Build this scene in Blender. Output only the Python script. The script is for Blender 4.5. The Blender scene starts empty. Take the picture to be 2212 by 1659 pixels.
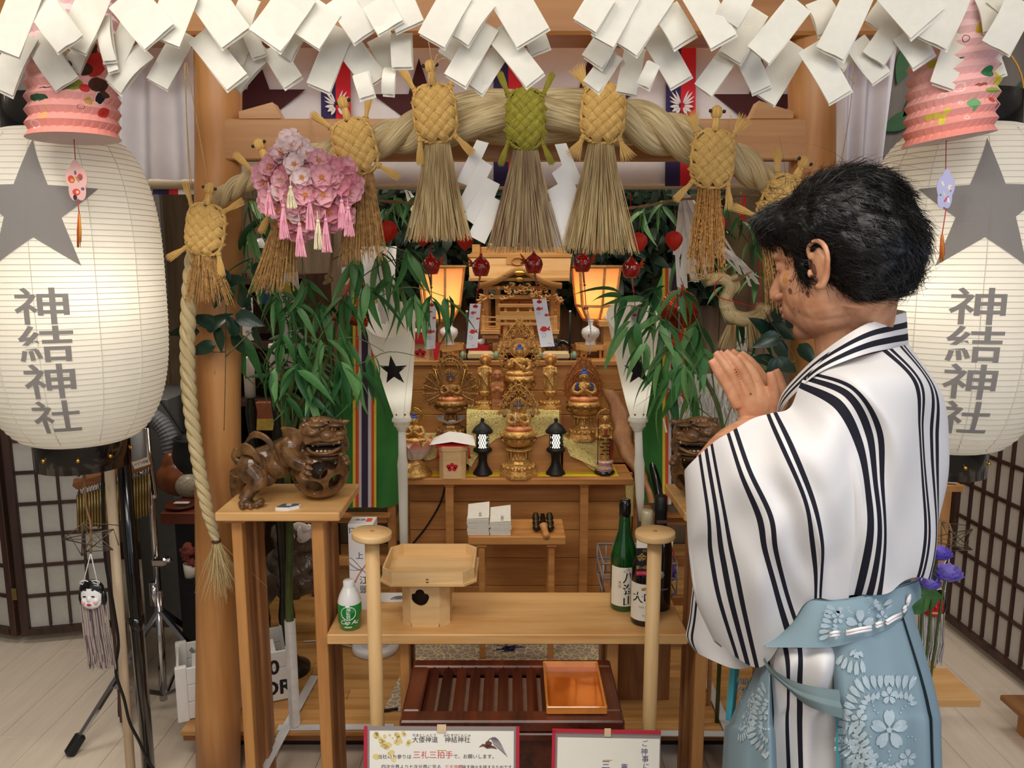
import bpy, bmesh, math, random
import numpy as np
from mathutils import Vector, Matrix, Euler, noise
pi = math.pi; sin = math.sin; cos = math.cos; rad = math.radians
RN = random.Random(11)
S = bpy.context.scene; COL = S.collection
# ---------------- camera
FPX = 1660.0; TH = rad(9); HC = 1.6
cam = bpy.data.cameras.new('camera'); cam.sensor_width = 36; cam.lens = 36*FPX/2212; cam.clip_start = .05
CAM = bpy.data.objects.new('camera', cam); COL.objects.link(CAM)
CAM.location = (0, 0, HC); CAM.rotation_euler = (pi/2-TH, 0, 0); S.camera = CAM
# ---------------- world, lights, exposure
S.view_settings.view_transform = 'Standard'; S.view_settings.look = 'None'
S.view_settings.gamma = 1; S.view_settings.use_curve_mapping = False
S.view_settings.exposure = 0.17
w = bpy.data.worlds.new('world'); S.world = w; w.use_nodes = True
w.node_tree.nodes['Background'].inputs[0].default_value = (.95, .96, 1, 1)
w.node_tree.nodes['Background'].inputs[1].default_value = .42
def area(name, loc, to, sx, sy, power, col):
    l = bpy.data.lights.new(name, 'AREA'); l.shape = 'RECTANGLE'; l.size = sx; l.size_y = sy
    l.energy = power; l.color = col
    o = bpy.data.objects.new(name, l); COL.objects.link(o); o.location = loc
    o.rotation_euler = (Vector(to)-Vector(loc)).to_track_quat('-Z', 'Y').to_euler()
    return o
area('ceiling_or_fill_lamp', (-.9, .5, 2.68), (-.9, .9, 0), 1.2, .5, 22, (1, .93, .83))
area('ceiling_or_fill_lamp', (.6, .1, 2.68), (.6, .6, 0), 1.2, .5, 18, (1, .93, .83))
area('ceiling_or_fill_lamp', (0, 2.75, 2.7), (0, 3.0, 0), 1.4, .3, 12, (1, .9, .76))
area('ceiling_or_fill_lamp', (-1.9, 2.7, 2.68), (-1.8, 2.7, 0), .6, .6, 11, (1, .94, .86))
area('ceiling_or_fill_lamp', (1.75, 2.6, 2.68), (1.7, 2.6, 0), .6, .6, 10, (1, .94, .86))
area('ceiling_or_fill_lamp', (-.2, -1.7, 2.6), (0, 2.3, 1.5), 2.2, .6, 24, (1, .95, .88))  # added frontal fill behind the camera to brighten the curtain, not a known lamp
area('daylight_window', (2.2, -.6, 1.7), (.8, 1.4, 1.1), .8, 1.4, 12, (.56, .72, 1))
def bulb(name, loc, power, col, r=.02):
    l = bpy.data.lights.new(name, 'POINT'); l.energy = power; l.color = col; l.shadow_soft_size = r
    o = bpy.data.objects.new(name, l); COL.objects.link(o); o.location = loc
    return o
# ---------------- pixel helpers (a photograph pixel at world depth y)
def P(px, py, Y):
    u = (px-1106)/FPX; v = (829.5-py)/FPX
    dy = cos(TH)+v*sin(TH); dz = -sin(TH)+v*cos(TH)
    return Vector((u*Y/dy, Y, HC+dz*Y/dy))
def m(px, Y, py=830):                       # length in metres of px pixels there
    v = (829.5-py)/FPX
    return px/FPX*Y/(cos(TH)+v*sin(TH))
# ---------------- materials
def lin(c):
    return tuple(((x/255)/12.92 if x/255 <= .04045 else ((x/255+.055)/1.055)**2.4) for x in c)+(1,)
def newmat(name):
    M = bpy.data.materials.new(name); M.use_nodes = True
    nt = M.node_tree; return M, nt, nt.nodes['Principled BSDF']
def N(nt, t, **k):
    n = nt.nodes.new(t)
    for a, b in k.items(): setattr(n, a, b)
    return n
MC = {}
def mat(name, c, rough=.6, metal=0, spec=.4, var=.12, scale=30, bump=0, coat=0, trans=0, emit=0, ecol=None, sss=0, stretch=(1, 1, 1), coord='Object', c2=None, transl=0, alpha=1):
    if name in MC: return MC[name]
    M, nt, B = newmat(name); L = nt.links
    B.inputs['Roughness'].default_value = rough; B.inputs['Metallic'].default_value = metal
    B.inputs['Specular IOR Level'].default_value = spec
    B.inputs['Coat Weight'].default_value = coat; B.inputs['Transmission Weight'].default_value = trans
    c1 = lin(c)
    if var or c2:
        tc = N(nt, 'ShaderNodeTexCoord'); mp = N(nt, 'ShaderNodeMapping'); L.new(tc.outputs[coord], mp.inputs[0])
        mp.inputs['Scale'].default_value = stretch
        nz = N(nt, 'ShaderNodeTexNoise'); L.new(mp.outputs[0], nz.inputs['Vector'])
        nz.inputs['Scale'].default_value = scale; nz.inputs['Detail'].default_value = 5
        rp = N(nt, 'ShaderNodeValToRGB'); L.new(nz.outputs[0], rp.inputs[0])
        rp.color_ramp.elements[0].position = .33; rp.color_ramp.elements[1].position = .67
        lo = lin(c2) if c2 else tuple(x*(1-var) for x in c1[:3])+(1,)
        rp.color_ramp.elements[0].color = lo
        rp.color_ramp.elements[1].color = c1 if c2 else tuple(min(1, x*(1+var*.6)) for x in c1[:3])+(1,)
        L.new(rp.outputs[0], B.inputs['Base Color'])
        if bump:
            bp = N(nt, 'ShaderNodeBump'); bp.inputs['Strength'].default_value = bump; bp.inputs['Distance'].default_value = .002
            L.new(nz.outputs[0], bp.inputs['Height']); L.new(bp.outputs[0], B.inputs['Normal'])
    else: B.inputs['Base Color'].default_value = c1
    if emit:
        B.inputs['Emission Color'].default_value = lin(ecol or c); B.inputs['Emission Strength'].default_value = emit
    if alpha < 1: B.inputs['Alpha'].default_value = alpha
    if sss:
        B.inputs['Subsurface Weight'].default_value = sss; B.inputs['Subsurface Radius'].default_value = (.012, .005, .003); B.inputs['Subsurface Scale'].default_value = .5
    if transl:
        out = nt.nodes['Material Output']; tr = N(nt, 'ShaderNodeBsdfTranslucent'); mx = N(nt, 'ShaderNodeMixShader')
        mx.inputs[0].default_value = transl; tr.inputs[0].default_value = c1
        L.new(B.outputs[0], mx.inputs[1]); L.new(tr.outputs[0], mx.inputs[2]); L.new(mx.outputs[0], out.inputs[0])
    MC[name] = M; return M
def wood(name, c, c2, rough=.5, axis=0, scale=14, bump=.15, coat=0):
    if name in MC: return MC[name]
    st = [9, 9, 9]; st[axis] = .7
    M, nt, B = newmat(name); L = nt.links
    tc = N(nt, 'ShaderNodeTexCoord'); mp = N(nt, 'ShaderNodeMapping'); L.new(tc.outputs['Object'], mp.inputs[0]); mp.inputs['Scale'].default_value = st
    oi = N(nt, 'ShaderNodeObjectInfo'); L.new(oi.outputs['Random'], mp.inputs['Location'])
    n1 = N(nt, 'ShaderNodeTexNoise'); n1.inputs['Scale'].default_value = scale*.16; n1.inputs['Detail'].default_value = 6; n1.inputs['Distortion'].default_value = .6
    L.new(mp.outputs[0], n1.inputs['Vector'])
    n2 = N(nt, 'ShaderNodeTexNoise'); n2.inputs['Scale'].default_value = scale; n2.inputs['Detail'].default_value = 4
    L.new(mp.outputs[0], n2.inputs['Vector'])
    ad = N(nt, 'ShaderNodeMath', operation='MULTIPLY_ADD'); ad.inputs[1].default_value = .35
    L.new(n2.outputs[0], ad.inputs[0]); L.new(n1.outputs[0], ad.inputs[2])
    rp = N(nt, 'ShaderNodeValToRGB'); L.new(ad.outputs[0], rp.inputs[0])
    rp.color_ramp.elements[0].position = .48; rp.color_ramp.elements[1].position = .82
    rp.color_ramp.elements[0].color = lin(c2); rp.color_ramp.elements[1].color = lin(c)
    L.new(rp.outputs[0], B.inputs['Base Color'])
    B.inputs['Roughness'].default_value = rough; B.inputs['Coat Weight'].default_value = coat; B.inputs['Coat Roughness'].default_value = .2
    bp = N(nt, 'ShaderNodeBump'); bp.inputs['Strength'].default_value = bump; bp.inputs['Distance'].default_value = .001
    L.new(ad.outputs[0], bp.inputs['Height']); L.new(bp.outputs[0], B.inputs['Normal'])
    MC[name] = M; return M
# ---------------- mesh builder
class MB:
    def __init__(s): s.v = []; s.f = []; s.mi = []; s.sm = []; s.uv = {}
    def add(s, vs, fs, mi=0, sm=False, M=None, uvs=None):
        o = len(s.v)
        if M is not None: vs = [M @ Vector(p) for p in vs]
        s.v += [tuple(p) for p in vs]
        for k, f in enumerate(fs):
            if uvs: s.uv[len(s.f)] = uvs[k]
            s.f.append([i+o for i in f]); s.mi.append(mi); s.sm.append(sm)
        return s
    def box(s, c, d, R=None, mi=0, bev=0):
        x, y, z = d[0]/2, d[1]/2, d[2]/2
        M = Matrix.Translation(c) @ (R.to_4x4() if R is not None else Matrix())
        if bev:
            b = min(bev, x*.9, y*.9, z*.9); vs = []
            for k, (zz, ins) in enumerate(((-z, b), (-z+b, 0), (z-b, 0), (z, b))):
                X, Y = x-ins, y-ins; c2 = b if not ins else b*.6
                vs += [(-X+c2, -Y, zz), (X-c2, -Y, zz), (X, -Y+c2, zz), (X, Y-c2, zz), (X-c2, Y, zz), (-X+c2, Y, zz), (-X, Y-c2, zz), (-X, -Y+c2, zz)]
            fs = [list(range(7, -1, -1)), list(range(24, 32))]
            for k in range(3):
                for i in range(8):
                    j = (i+1) % 8; fs.append([k*8+i, k*8+j, k*8+8+j, k*8+8+i])
            return s.add(vs, fs, mi, False, M)
        vs = [(-x, -y, -z), (x, -y, -z), (x, y, -z), (-x, y, -z), (-x, -y, z), (x, -y, z), (x, y, z), (-x, y, z)]
        return s.add(vs, [[3, 2, 1, 0], [4, 5, 6, 7], [0, 1, 5, 4], [1, 2, 6, 5], [2, 3, 7, 6], [3, 0, 4, 7]], mi, False, M)
    def bx(s, x0, x1, y0, y1, z0, z1, mi=0, bev=0):
        return s.box(((x0+x1)/2, (y0+y1)/2, (z0+z1)/2), (abs(x1-x0), abs(y1-y0), abs(z1-z0)), None, mi, bev)
    def beam(s, a, b, w, d, mi=0, up=(0, 0, 1), bev=0):         # box along a-b
        a = Vector(a); b = Vector(b); z = (b-a); L = z.length; z.normalize()
        x = Vector(up).cross(z)
        if x.length < 1e-4: x = Vector((1, 0, 0))
        x.normalize(); y = z.cross(x)
        return s.box((a+b)/2, (w, d, L), Matrix((x, y, z)).transposed(), mi, bev)
    def lathe(s, prof, n=24, M=None, mi=0, sm=True, a0=0, a1=2*pi, cap=True):
        full = abs(a1-a0-2*pi) < 1e-6; k = n if full else n+1
        vs = []; fs = []
        for r, z in prof:
            for i in range(k):
                a = a0+(a1-a0)*i/n; vs.append((r*cos(a), r*sin(a), z))
        for j in range(len(prof)-1):
            for i in range(n):
                i2 = (i+1) % k; fs.append([j*k+i, j*k+i2, (j+1)*k+i2, (j+1)*k+i])
        s.add(vs, fs, mi, sm, M)
        if cap and full:
            for j, rev in ((0, True), (len(prof)-1, False)):
                if prof[j][0] > 1e-5:
                    q = [(prof[j][0]*cos(2*pi*i/n), prof[j][0]*sin(2*pi*i/n), prof[j][1]) for i in range(n)]
                    s.add(q, [list(range(n))[::-1] if rev else list(range(n))], mi, False, M)
        return s
    def tube(s, pts, r, n=8, mi=0, sm=True, cap=True, closed=False, flat=1, up=None, vs_=1):
        pts = [Vector(p) for p in pts]; K = len(pts)
        rr = r if isinstance(r, (list, tuple)) else [r]*K
        vs = []; fs = []; uvs = []; prev = None; acc = [0]
        for i in range(1, K): acc.append(acc[-1]+(pts[i]-pts[i-1]).length)
        for i, p in enumerate(pts):
            t = (pts[(i+1) % K]-pts[i-1]) if closed else (pts[min(i+1, K-1)]-pts[max(i-1, 0)])
            if t.length < 1e-9: t = Vector((0, 0, 1))
            t.normalize()
            if up is not None: x = Vector(up).cross(t)
            elif prev is None: x = t.orthogonal()
            else: x = prev-t*prev.dot(t)
            if x.length < 1e-6: x = t.orthogonal()
            x.normalize(); prev = x; y = t.cross(x)
            for k in range(n):
                a = 2*pi*k/n; vs.append(p+x*(rr[i]*cos(a))+y*(rr[i]*flat*sin(a)))
        for i in range(K if closed else K-1):
            for k in range(n):
                k2 = (k+1) % n; i2 = (i+1) % K
                fs.append([i*n+k, i*n+k2, i2*n+k2, i2*n+k])
                u0 = acc[i]*vs_; u1 = acc[i2]*vs_ if i2 else u0+.01
                uvs.append(((u0, k/n), (u0, (k+1)/n), (u1, (k+1)/n), (u1, k/n)))
        if cap and not closed:
            if rr[0] > 1e-5: fs.append(list(range(n))[::-1]); uvs.append([(0, 0)]*n)
            if rr[-1] > 1e-5: fs.append([(K-1)*n+k for k in range(n)]); uvs.append([(0, 0)]*n)
        return s.add(vs, fs, mi, sm, None, uvs)
    def ball(s, c, r, n=16, k=10, R=None, mi=0):
        if not isinstance(r, (list, tuple, Vector)): r = (r, r, r)
        M = Matrix.Translation(c) @ (R.to_4x4() if R is not None else Matrix()) @ Matrix.Diagonal((*r, 1))
        vs = [(0, 0, -1)]; fs = []
        for j in range(1, k):
            t = -pi/2+pi*j/k
            for i in range(n): vs.append((cos(t)*cos(2*pi*i/n), cos(t)*sin(2*pi*i/n), sin(t)))
        vs.append((0, 0, 1)); L = len(vs)-1
        for i in range(n):
            i2 = (i+1) % n; fs.append([0, 1+i2, 1+i]); fs.append([L, L-n+i, L-n+i2])
            for j in range(k-2): fs.append([1+j*n+i, 1+j*n+i2, 1+(j+1)*n+i2, 1+(j+1)*n+i])
        return s.add(vs, fs, mi, True, M)
    def prism(s, poly, t, M=None, mi=0, sm=False, bev=0):         # 2D polygon in XY, thickness t along +Z
        n = len(poly); vs = [(x, y, 0) for x, y in poly]+[(x, y, t) for x, y in poly]
        fs = [list(range(n))[::-1], list(range(n, 2*n))]+[[i, (i+1) % n, n+(i+1) % n, n+i] for i in range(n)]
        return s.add(vs, fs, mi, sm, M)
    def grid(s, rows, mi=0, sm=True, closed=False, uv=None, thick=0):
        nr = len(rows); nc = len(rows[0]); vs = [p for r in rows for p in r]; fs = []; uvs = []
        for i in range(nr-1):
            for j in range(nc if closed else nc-1):
                j2 = (j+1) % nc; fs.append([i*nc+j, i*nc+j2, (i+1)*nc+j2, (i+1)*nc+j])
                if uv: uvs.append((uv[i][j], uv[i][j2], uv[i+1][j2], uv[i+1][j]))
                else: uvs.append(((j/(nc-1), i/(nr-1)), ((j+1)/(nc-1), i/(nr-1)), ((j+1)/(nc-1), (i+1)/(nr-1)), (j/(nc-1), (i+1)/(nr-1))))
        return s.add(vs, fs, mi, sm, None, uvs)
    def xf(s, M): s.v = [tuple(M @ Vector(p)) for p in s.v]; return s
    def mesh(s, name, off=(0, 0, 0)):
        me = bpy.data.meshes.new(name)
        me.from_pydata([(p[0]-off[0], p[1]-off[1], p[2]-off[2]) for p in s.v], [], s.f)
        me.polygons.foreach_set('use_smooth', s.sm); me.polygons.foreach_set('material_index', s.mi)
        if s.uv:
            ul = me.uv_layers.new(name='uv'); d = [0.0]*(2*len(me.loops)); k = 0
            for fi, f in enumerate(s.f):
                q = s.uv.get(fi)
                for j in range(len(f)):
                    if q: d[2*k], d[2*k+1] = q[j]
                    k += 1
            ul.data.foreach_set('uv', d)
        me.update(); return me
def setmat(me, mt):
    for q in (mt if isinstance(mt, (list, tuple)) else [mt]): me.materials.append(q)
def thing(name, label, cat, loc=(0, 0, 0), rz=0, group=None):
    o = bpy.data.objects.new(name, None); COL.objects.link(o); o.location = loc; o.rotation_euler = (0, 0, rz)
    o.empty_display_size = .05
    o['label'] = label; o['category'] = cat
    if group: o['group'] = group
    return o
def root(o):
    q = Vector((0, 0, 0))
    while o is not None: q += o.location; o = o.parent
    return q
def part(T, name, mb, mt, world=True, kind=None, label=None, at=None):
    """mesh part of T; vertices in world coordinates (world=True) or in T's own"""
    off = root(T) if world else Vector((0, 0, 0))
    if at is not None: off = Vector(at)
    me = mb.mesh(name, off) if isinstance(mb, MB) else mb
    if not isinstance(mb, MB) and world and off.length: me.transform(Matrix.Translation(-off))
    setmat(me, mt)
    o = bpy.data.objects.new(name, me); COL.objects.link(o); o.parent = T
    if at is not None: o.location = Vector(at)-root(T)
    if kind: o['kind'] = kind
    if label: o['label'] = label
    return o
def solo(name, label, cat, mb, mt, loc=None, group=None, kind=None):
    """a thing that is one mesh (world coordinates)"""
    loc = Vector(loc) if loc is not None else Vector((0, 0, 0))
    me = mb.mesh(name, loc) if isinstance(mb, MB) else mb
    if not isinstance(mb, MB): me.transform(Matrix.Translation(-loc))
    setmat(me, mt)
    o = bpy.data.objects.new(name, me); COL.objects.link(o); o.location = loc
    if label: o['label'] = label
    if cat: o['category'] = cat
    if group: o['group'] = group
    if kind: o['kind'] = kind
    return o
def struct(name, mb, mt, loc=(0, 0, 0)): return solo(name, None, None, mb, mt, loc, None, 'structure')
def piece(T, name, me, loc, rot=(0, 0, 0), sc=(1, 1, 1)):         # an object sharing mesh data, in T's space
    o = bpy.data.objects.new(name, me); COL.objects.link(o); o.parent = T; o.location = loc; o.rotation_euler = rot; o.scale = sc
    return o
def dup(o, dloc=None, label=None, parent=None, loc=None, rz=None):
    c = o.copy(); COL.objects.link(c)
    if parent is not None: c.parent = parent
    if loc is not None: c.location = loc
    if rz is not None: c.rotation_euler[2] = rz
    if label: c['label'] = label
    for k in o.children: dup(k, parent=c)
    return c
def sculpt(mb, voxel, smooth=4, name='m', factor=.5):
    """overlapping solids -> one continuous surface"""
    me = mb.mesh(name); o = bpy.data.objects.new('tmp', me); COL.objects.link(o)
    r = o.modifiers.new('r', 'REMESH'); r.mode = 'VOXEL'; r.voxel_size = voxel; r.use_smooth_shade = True
    if smooth: q = o.modifiers.new('s', 'SMOOTH'); q.factor = factor; q.iterations = smooth
    return bake(o, name)
def bake(o, name):
    dg = bpy.context.evaluated_depsgraph_get(); dg.update()
    out = bpy.data.meshes.new_from_object(o.evaluated_get(dg)); out.name = name
    old = o.data; bpy.data.objects.remove(o); bpy.data.meshes.remove(old)
    return out
def cr(pts, n):                                  # Catmull-Rom through points, n samples
    pts = [Vector(p) for p in pts]; K = len(pts)-1; out = []
    for i in range(n):
        t = i/(n-1)*K; k = min(int(t), K-1); f = t-k
        a, b, c, d = pts[max(k-1, 0)], pts[k], pts[k+1], pts[min(k+2, K)]
        out.append(.5*((2*b)+(c-a)*f+(2*a-5*b+4*c-d)*f*f+(3*b-a-3*c+d)*f**3))
    return out
def text_mesh(body, size, bold=0, align='CENTER', name='lettering', shear=0, vertical=False, gap=1.05, ext=0):
    """flat lettering in XY, origin centred; vertical=True stacks the characters"""
    mb = MB(); rows = list(body) if vertical else [body]
    for k, t in enumerate(rows):
        cu = bpy.data.curves.new('t', 'FONT'); cu.body = t; cu.size = size; cu.align_x = align; cu.align_y = 'CENTER'; cu.offset = bold; cu.shear = shear
        cu.resolution_u = 3; cu.extrude = ext
        o = bpy.data.objects.new('t', cu); COL.objects.link(o)
        dg = bpy.context.evaluated_depsgraph_get(); dg.update()
        me = bpy.data.meshes.new_from_object(o.evaluated_get(dg))
        dy = -k*size*gap+(len(rows)-1)*size*gap/2 if vertical else 0
        mb.add([(v.co.x, v.co.y+dy, v.co.z) for v in me.vertices], [list(p.vertices) for p in me.polygons])
        bpy.data.objects.remove(o); bpy.data.curves.remove(cu); bpy.data.meshes.remove(me)
    return mb
def frame3(o, x, y):                              # matrix: local XY plane -> origin o with axes x,y
    x = Vector(x).normalized(); y = Vector(y); y = (y-x*y.dot(x)).normalized(); z = x.cross(y)
    M = Matrix((x, y, z)).transposed().to_4x4(); M.translation = o; return M
FACE = Matrix(((1, 0, 0, 0), (0, 0, -1, 0), (0, 1, 0, 0), (0, 0, 0, 1)))   # XY drawing stood up facing the camera
def facing(o, rot=0): return Matrix.Translation(o) @ FACE @ Matrix.Rotation(rot, 4, 'Z')
def star(R, r=None, n=5, a0=pi/2):
    r = r or R*.382
    return [((R if k % 2 == 0 else r)*cos(a0+pi*k/n), (R if k % 2 == 0 else r)*sin(a0+pi*k/n)) for k in range(2*n)]
def ngon(n, r, a0=0, sy=1): return [(r*cos(a0+2*pi*k/n), r*sy*sin(a0+2*pi*k/n)) for k in range(n)]
def fz(a, b, t): return a+(b-a)*t
# ================= materials used in many places
W_post = wood('post_wood', (196, 140, 84), (168, 112, 60), .42, 2, 8, .05)
W_beam = wood('beam_wood', (196, 148, 100), (172, 122, 76), .45, 0, 10, .05)
W_table = wood('table_wood', (226, 180, 120), (206, 152, 90), .42, 0, 12, .06)
W_leg = wood('leg_wood', (204, 146, 84), (176, 116, 62), .5, 2, 12, .08)
W_dark = wood('dark_plank_wood', (176, 122, 74), (130, 82, 44), .55, 2, 14, .1)
W_plat = wood('platform_wood', (196, 148, 88), (164, 114, 58), .4, 0, 16, .06)
W_altar = wood('altar_wood', (206, 148, 84), (168, 108, 54), .5, 0, 10, .1)
W_pale = wood('pale_wood', (232, 198, 146), (216, 174, 118), .5, 0, 14, .05)
W_shrine = wood('shrine_wood', (222, 174, 108), (196, 142, 78), .5, 0, 20, .06)
W_redwood = wood('dark_redwood', (104, 46, 26), (48, 16, 10), .32, 1, 10, .06, .15)
W_screen = wood('screen_wood', (72, 46, 36), (44, 26, 20), .5, 2, 12, .05)
black = mat('black_lacquer', (14, 14, 16), .18, coat=.6, var=0)
blackm = mat('black_matte', (22, 22, 24), .5, var=.1)
chrome = mat('chrome', (200, 200, 204), .12, 1, var=0)
white = mat('white_plastic', (228, 226, 224), .4, var=.03)
paper = mat('white_paper', (244, 241, 230), .75, var=.03, scale=60, spec=.2, transl=.22)
# ================= floor of pale planks
floor = struct('floor', MB().bx(-3, 3, -2.5, 4.3, -.08, -.005), mat('floor_base', (150, 136, 118), .6, var=.1))
fm = mat('floor_plank', (224, 208, 188), .45, var=.07, scale=6, stretch=(6, .6, 1), bump=.02)
for k in range(3):
    me = MB().box((0, 0, 0), (.1385, .8985, .008), None, 0, .0012).mesh('plank'); setmat(me, fm)
    if k == 0: pm = [me]
    else: pm.append(me)
for i in range(-16, 17):
    for j in range(3):
        y = 1.95+.9*j+(.3*(i % 3)); x = i*.14
        if abs(x) < .9 and y > 2.75: continue
        o = piece(floor, 'plank', pm[(i+j) % 3], (x, y, -.005))
# ================= walls
wm = wood('wall_veneer', (150, 128, 100), (112, 92, 70), .6, 2, 7, .05)
wb = struct('wall_back', MB().bx(-3, 3, 4.02, 4.1, 0, 2.8), mat('wall_back_base', (84, 76, 66), .7))
me = MB().box((0, 0, 0), (.238, .02, 2.78), None, 0, .003).mesh('panel'); setmat(me, wm)
for i in range(-11, 12): piece(wb, 'panel', me, (i*.24, 4.012, 1.39))
wg = mat('wall_grey', (118, 112, 106), .8, var=.08, scale=4)
wl = struct('wall_left', MB().bx(-3.05, -2.95, -2.5, 4.1, 0, 2.8), wg)
wr = struct('wall_right', MB().bx(2.9, 3, -2.5, 4.1, 0, 2.8), wg)
struct('ceiling', MB().bx(-3.05, 3, -2.5, 4.1, 2.8, 2.88), mat('ceiling_white', (226, 222, 214), .8, var=.02))
struct('baseboard_back', MB().bx(-2.95, 2.9, 3.99, 4.002, 0, .09), W_screen)
# grey painted partition panels seen beside the lanterns
gp = mat('partition_grey', (92, 86, 80), .8, var=.2, scale=5, stretch=(5, 1, .6))
p1 = solo('partition_panel', 'dark grey partition panel behind the right white lantern with dim painted leaves', 'partition', MB().bx(1.18, 2.3, 3.30, 3.33, 1.34, 2.75), gp)
lf = MB()
for (x, y, a, s_) in ((1955, 130, 1.3, .2), (1985, 210, .9, .2), (1945, 262, .5, .16), (2140, 150, 1.1, .2), (2190, 230, 1.4, .2)):
    c = P(x, y, 3.29); pl = [(s_*(t-.5), .035*sin(pi*t)) for t in [k/8 for k in range(9)]]+[(s_*(t-.5), -.035*sin(pi*t)) for t in [k/8 for k in range(7, 0, -1)]]
    lf.prism(pl, .004, facing(c, a))
part(p1, 'painted_leaf', lf, mat('painted_leaf_green', (40, 74, 44), .8), kind='stuff')
solo('partition_panel', 'plain grey partition panel behind the left white lantern, below the paper streamers', 'partition', MB().bx(-2.7, -1.5, 3.35, 3.38, 1.4, 2.75), gp)
# ================= folding screens (shoji)
shp = mat('screen_paper', (208, 204, 196), .85, var=.04, scale=40, transl=.15)
def screen(label, posts, h, cols, rows):
    T = thing('folding_screen', label, 'screen', (posts[0][0], posts[0][1], 0))
    for k in range(len(posts)-1):
        a = Vector((*posts[k], 0)); b = Vector((*posts[k+1], 0)); d = (b-a).normalized(); L = (b-a).length
        nrm = Vector((d.y, -d.x, 0)); Z = Vector((0, 0, 1)); a2 = a+d*.008; b2 = b-d*.008; nc = cols[k]
        fr = MB()
        for q in (a2+d*.017, b2-d*.017): fr.beam(q+Z*.03, q+Z*h, .034, .026, up=nrm, bev=.003)
        for z in (.05, h-.02): fr.beam(a2+d*.034+Z*z, b2-d*.034+Z*z, .026, .036, up=nrm)
        fo = part(T, 'frame', fr, W_screen)
        for i in range(1, nc):
            q = a2+d*(.034+(L-.084)*i/nc); part(fo, 'lattice_bar', MB().beam(q+Z*.07, q+Z*(h-.04), .009, .014, up=nrm), W_screen)
        for j in range(1, rows):
            z = .07+(h-.11)*j/rows; part(fo, 'lattice_bar', MB().beam(a2+d*.034+Z*z, b2-d*.034+Z*z, .014, .009, up=nrm), W_screen)
        pp = MB(); q0 = a2+d*.03; q1 = b2-d*.03; e = nrm*-.006
        pp.add([q0+e+Z*.06, q1+e+Z*.06, q1+e+Z*(h-.03), q0+e+Z*(h-.03)], [[0, 1, 2, 3]])
        part(fo, 'paper', pp, shp)
        if k: 
            hb = MB()
            for z in (.2, h-.25): hb.beam(a-nrm*0+Z*z-d*.0+nrm*.014, a+Z*(z+.05)+nrm*.014, .02, .006)
            part(T, 'hinge', hb, mat('hinge_brass', (150, 130, 80), .35, .8))
    return T
screen('dark framed paper folding screen standing behind the left white lantern', [(-2.62, 3.22), (-2.09, 3.06), (-1.70, 3.145), (-1.335, 2.43)], 1.32, [5, 4, 7], 9)
screen('dark framed paper folding screen running along the right side wall', [(2.30, 3.95), (1.935, 3.25), (1.95, 2.62), (2.35, 2.1)], 1.46, [6, 7, 6], 9)
# ================= shrine platform with a plank floor
Tp = thing('platform', 'low wooden platform with plank floor inside the gate', 'platform', (0, 2.9, 0))
base = MB().bx(-1.06, 1.06, 2.27, 3.9, .075, .105)
part(Tp, 'base', base, wood('platform_side', (150, 96, 50), (112, 66, 30), .5, 0))
part(Tp, 'skirt', MB().bx(-1.0, 1.0, 2.36, 3.85, 0, .075), mat('skirt_dark', (34, 22, 18), .7))
for k in range(27):
    y = 2.25+.0615*k
    xs = [-1.06]+sorted(RN.uniform(-.9, .9) for _ in range(2))+[1.06]
    for a, b in zip(xs, xs[1:]):
        part(Tp, 'plank', MB().box(((a+b)/2, y+.03, .1125), (b-a-.0012, .0605, .015), None, 0, .001), W_plat, at=((a+b)/2, y, .11))
ZP = .12
# ================= torii gate
T = thing('torii_gate', 'wooden torii gate of round posts framing the altar', 'gate', (0, 2.2, 0))
for sx, xb, xt in ((-1, -.926, -.785), (1, .955, .80)):
    pts = [(fz(xb, xt, t), 2.2, 2.36*t) for t in [k/10 for k in range(11)]]
    mb = MB().tube(pts, [.066-.004*k/10+.0015*sin(k*2.1) for k in range(11)], 32)
    part(T, 'post', mb, W_post)
mb = MB().bx(-1.35, 1.35, 2.13, 2.27, 2.19, 2.36, bev=.008); part(T, 'top_beam', mb, wood('top_beam_wood', (190, 132, 74), (160, 104, 54), .45, 0, 8, .05))
zb, zt = P(1106, 345, 2.15).z, P(1106, 256, 2.15).z
part(T, 'tie_beam', MB().bx(-.79, .82, 2.15, 2.2, zb, zt, bev=.004), W_beam)
for x0, x1, fl in ((516, 607, 1), (1622, 1714, -1)):
    a = P(x0, 250, 2.15).x; b = P(x1, 250, 2.15).x; z0 = zt; 
    if fl > 0: poly = [(a, z0), (b, z0), (P(588, 220, 2.15).x, z0+.042), (a, z0+.018)]
    else: poly = [(a, z0), (b, z0), (b, z0+.018), (P(1640, 212, 2.15).x, z0+.046)]
    mb = MB().prism(poly, .05, Matrix.Translation((0, 2.2, 0)) @ FACE); part(T, 'wedge', mb, W_beam)
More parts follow.
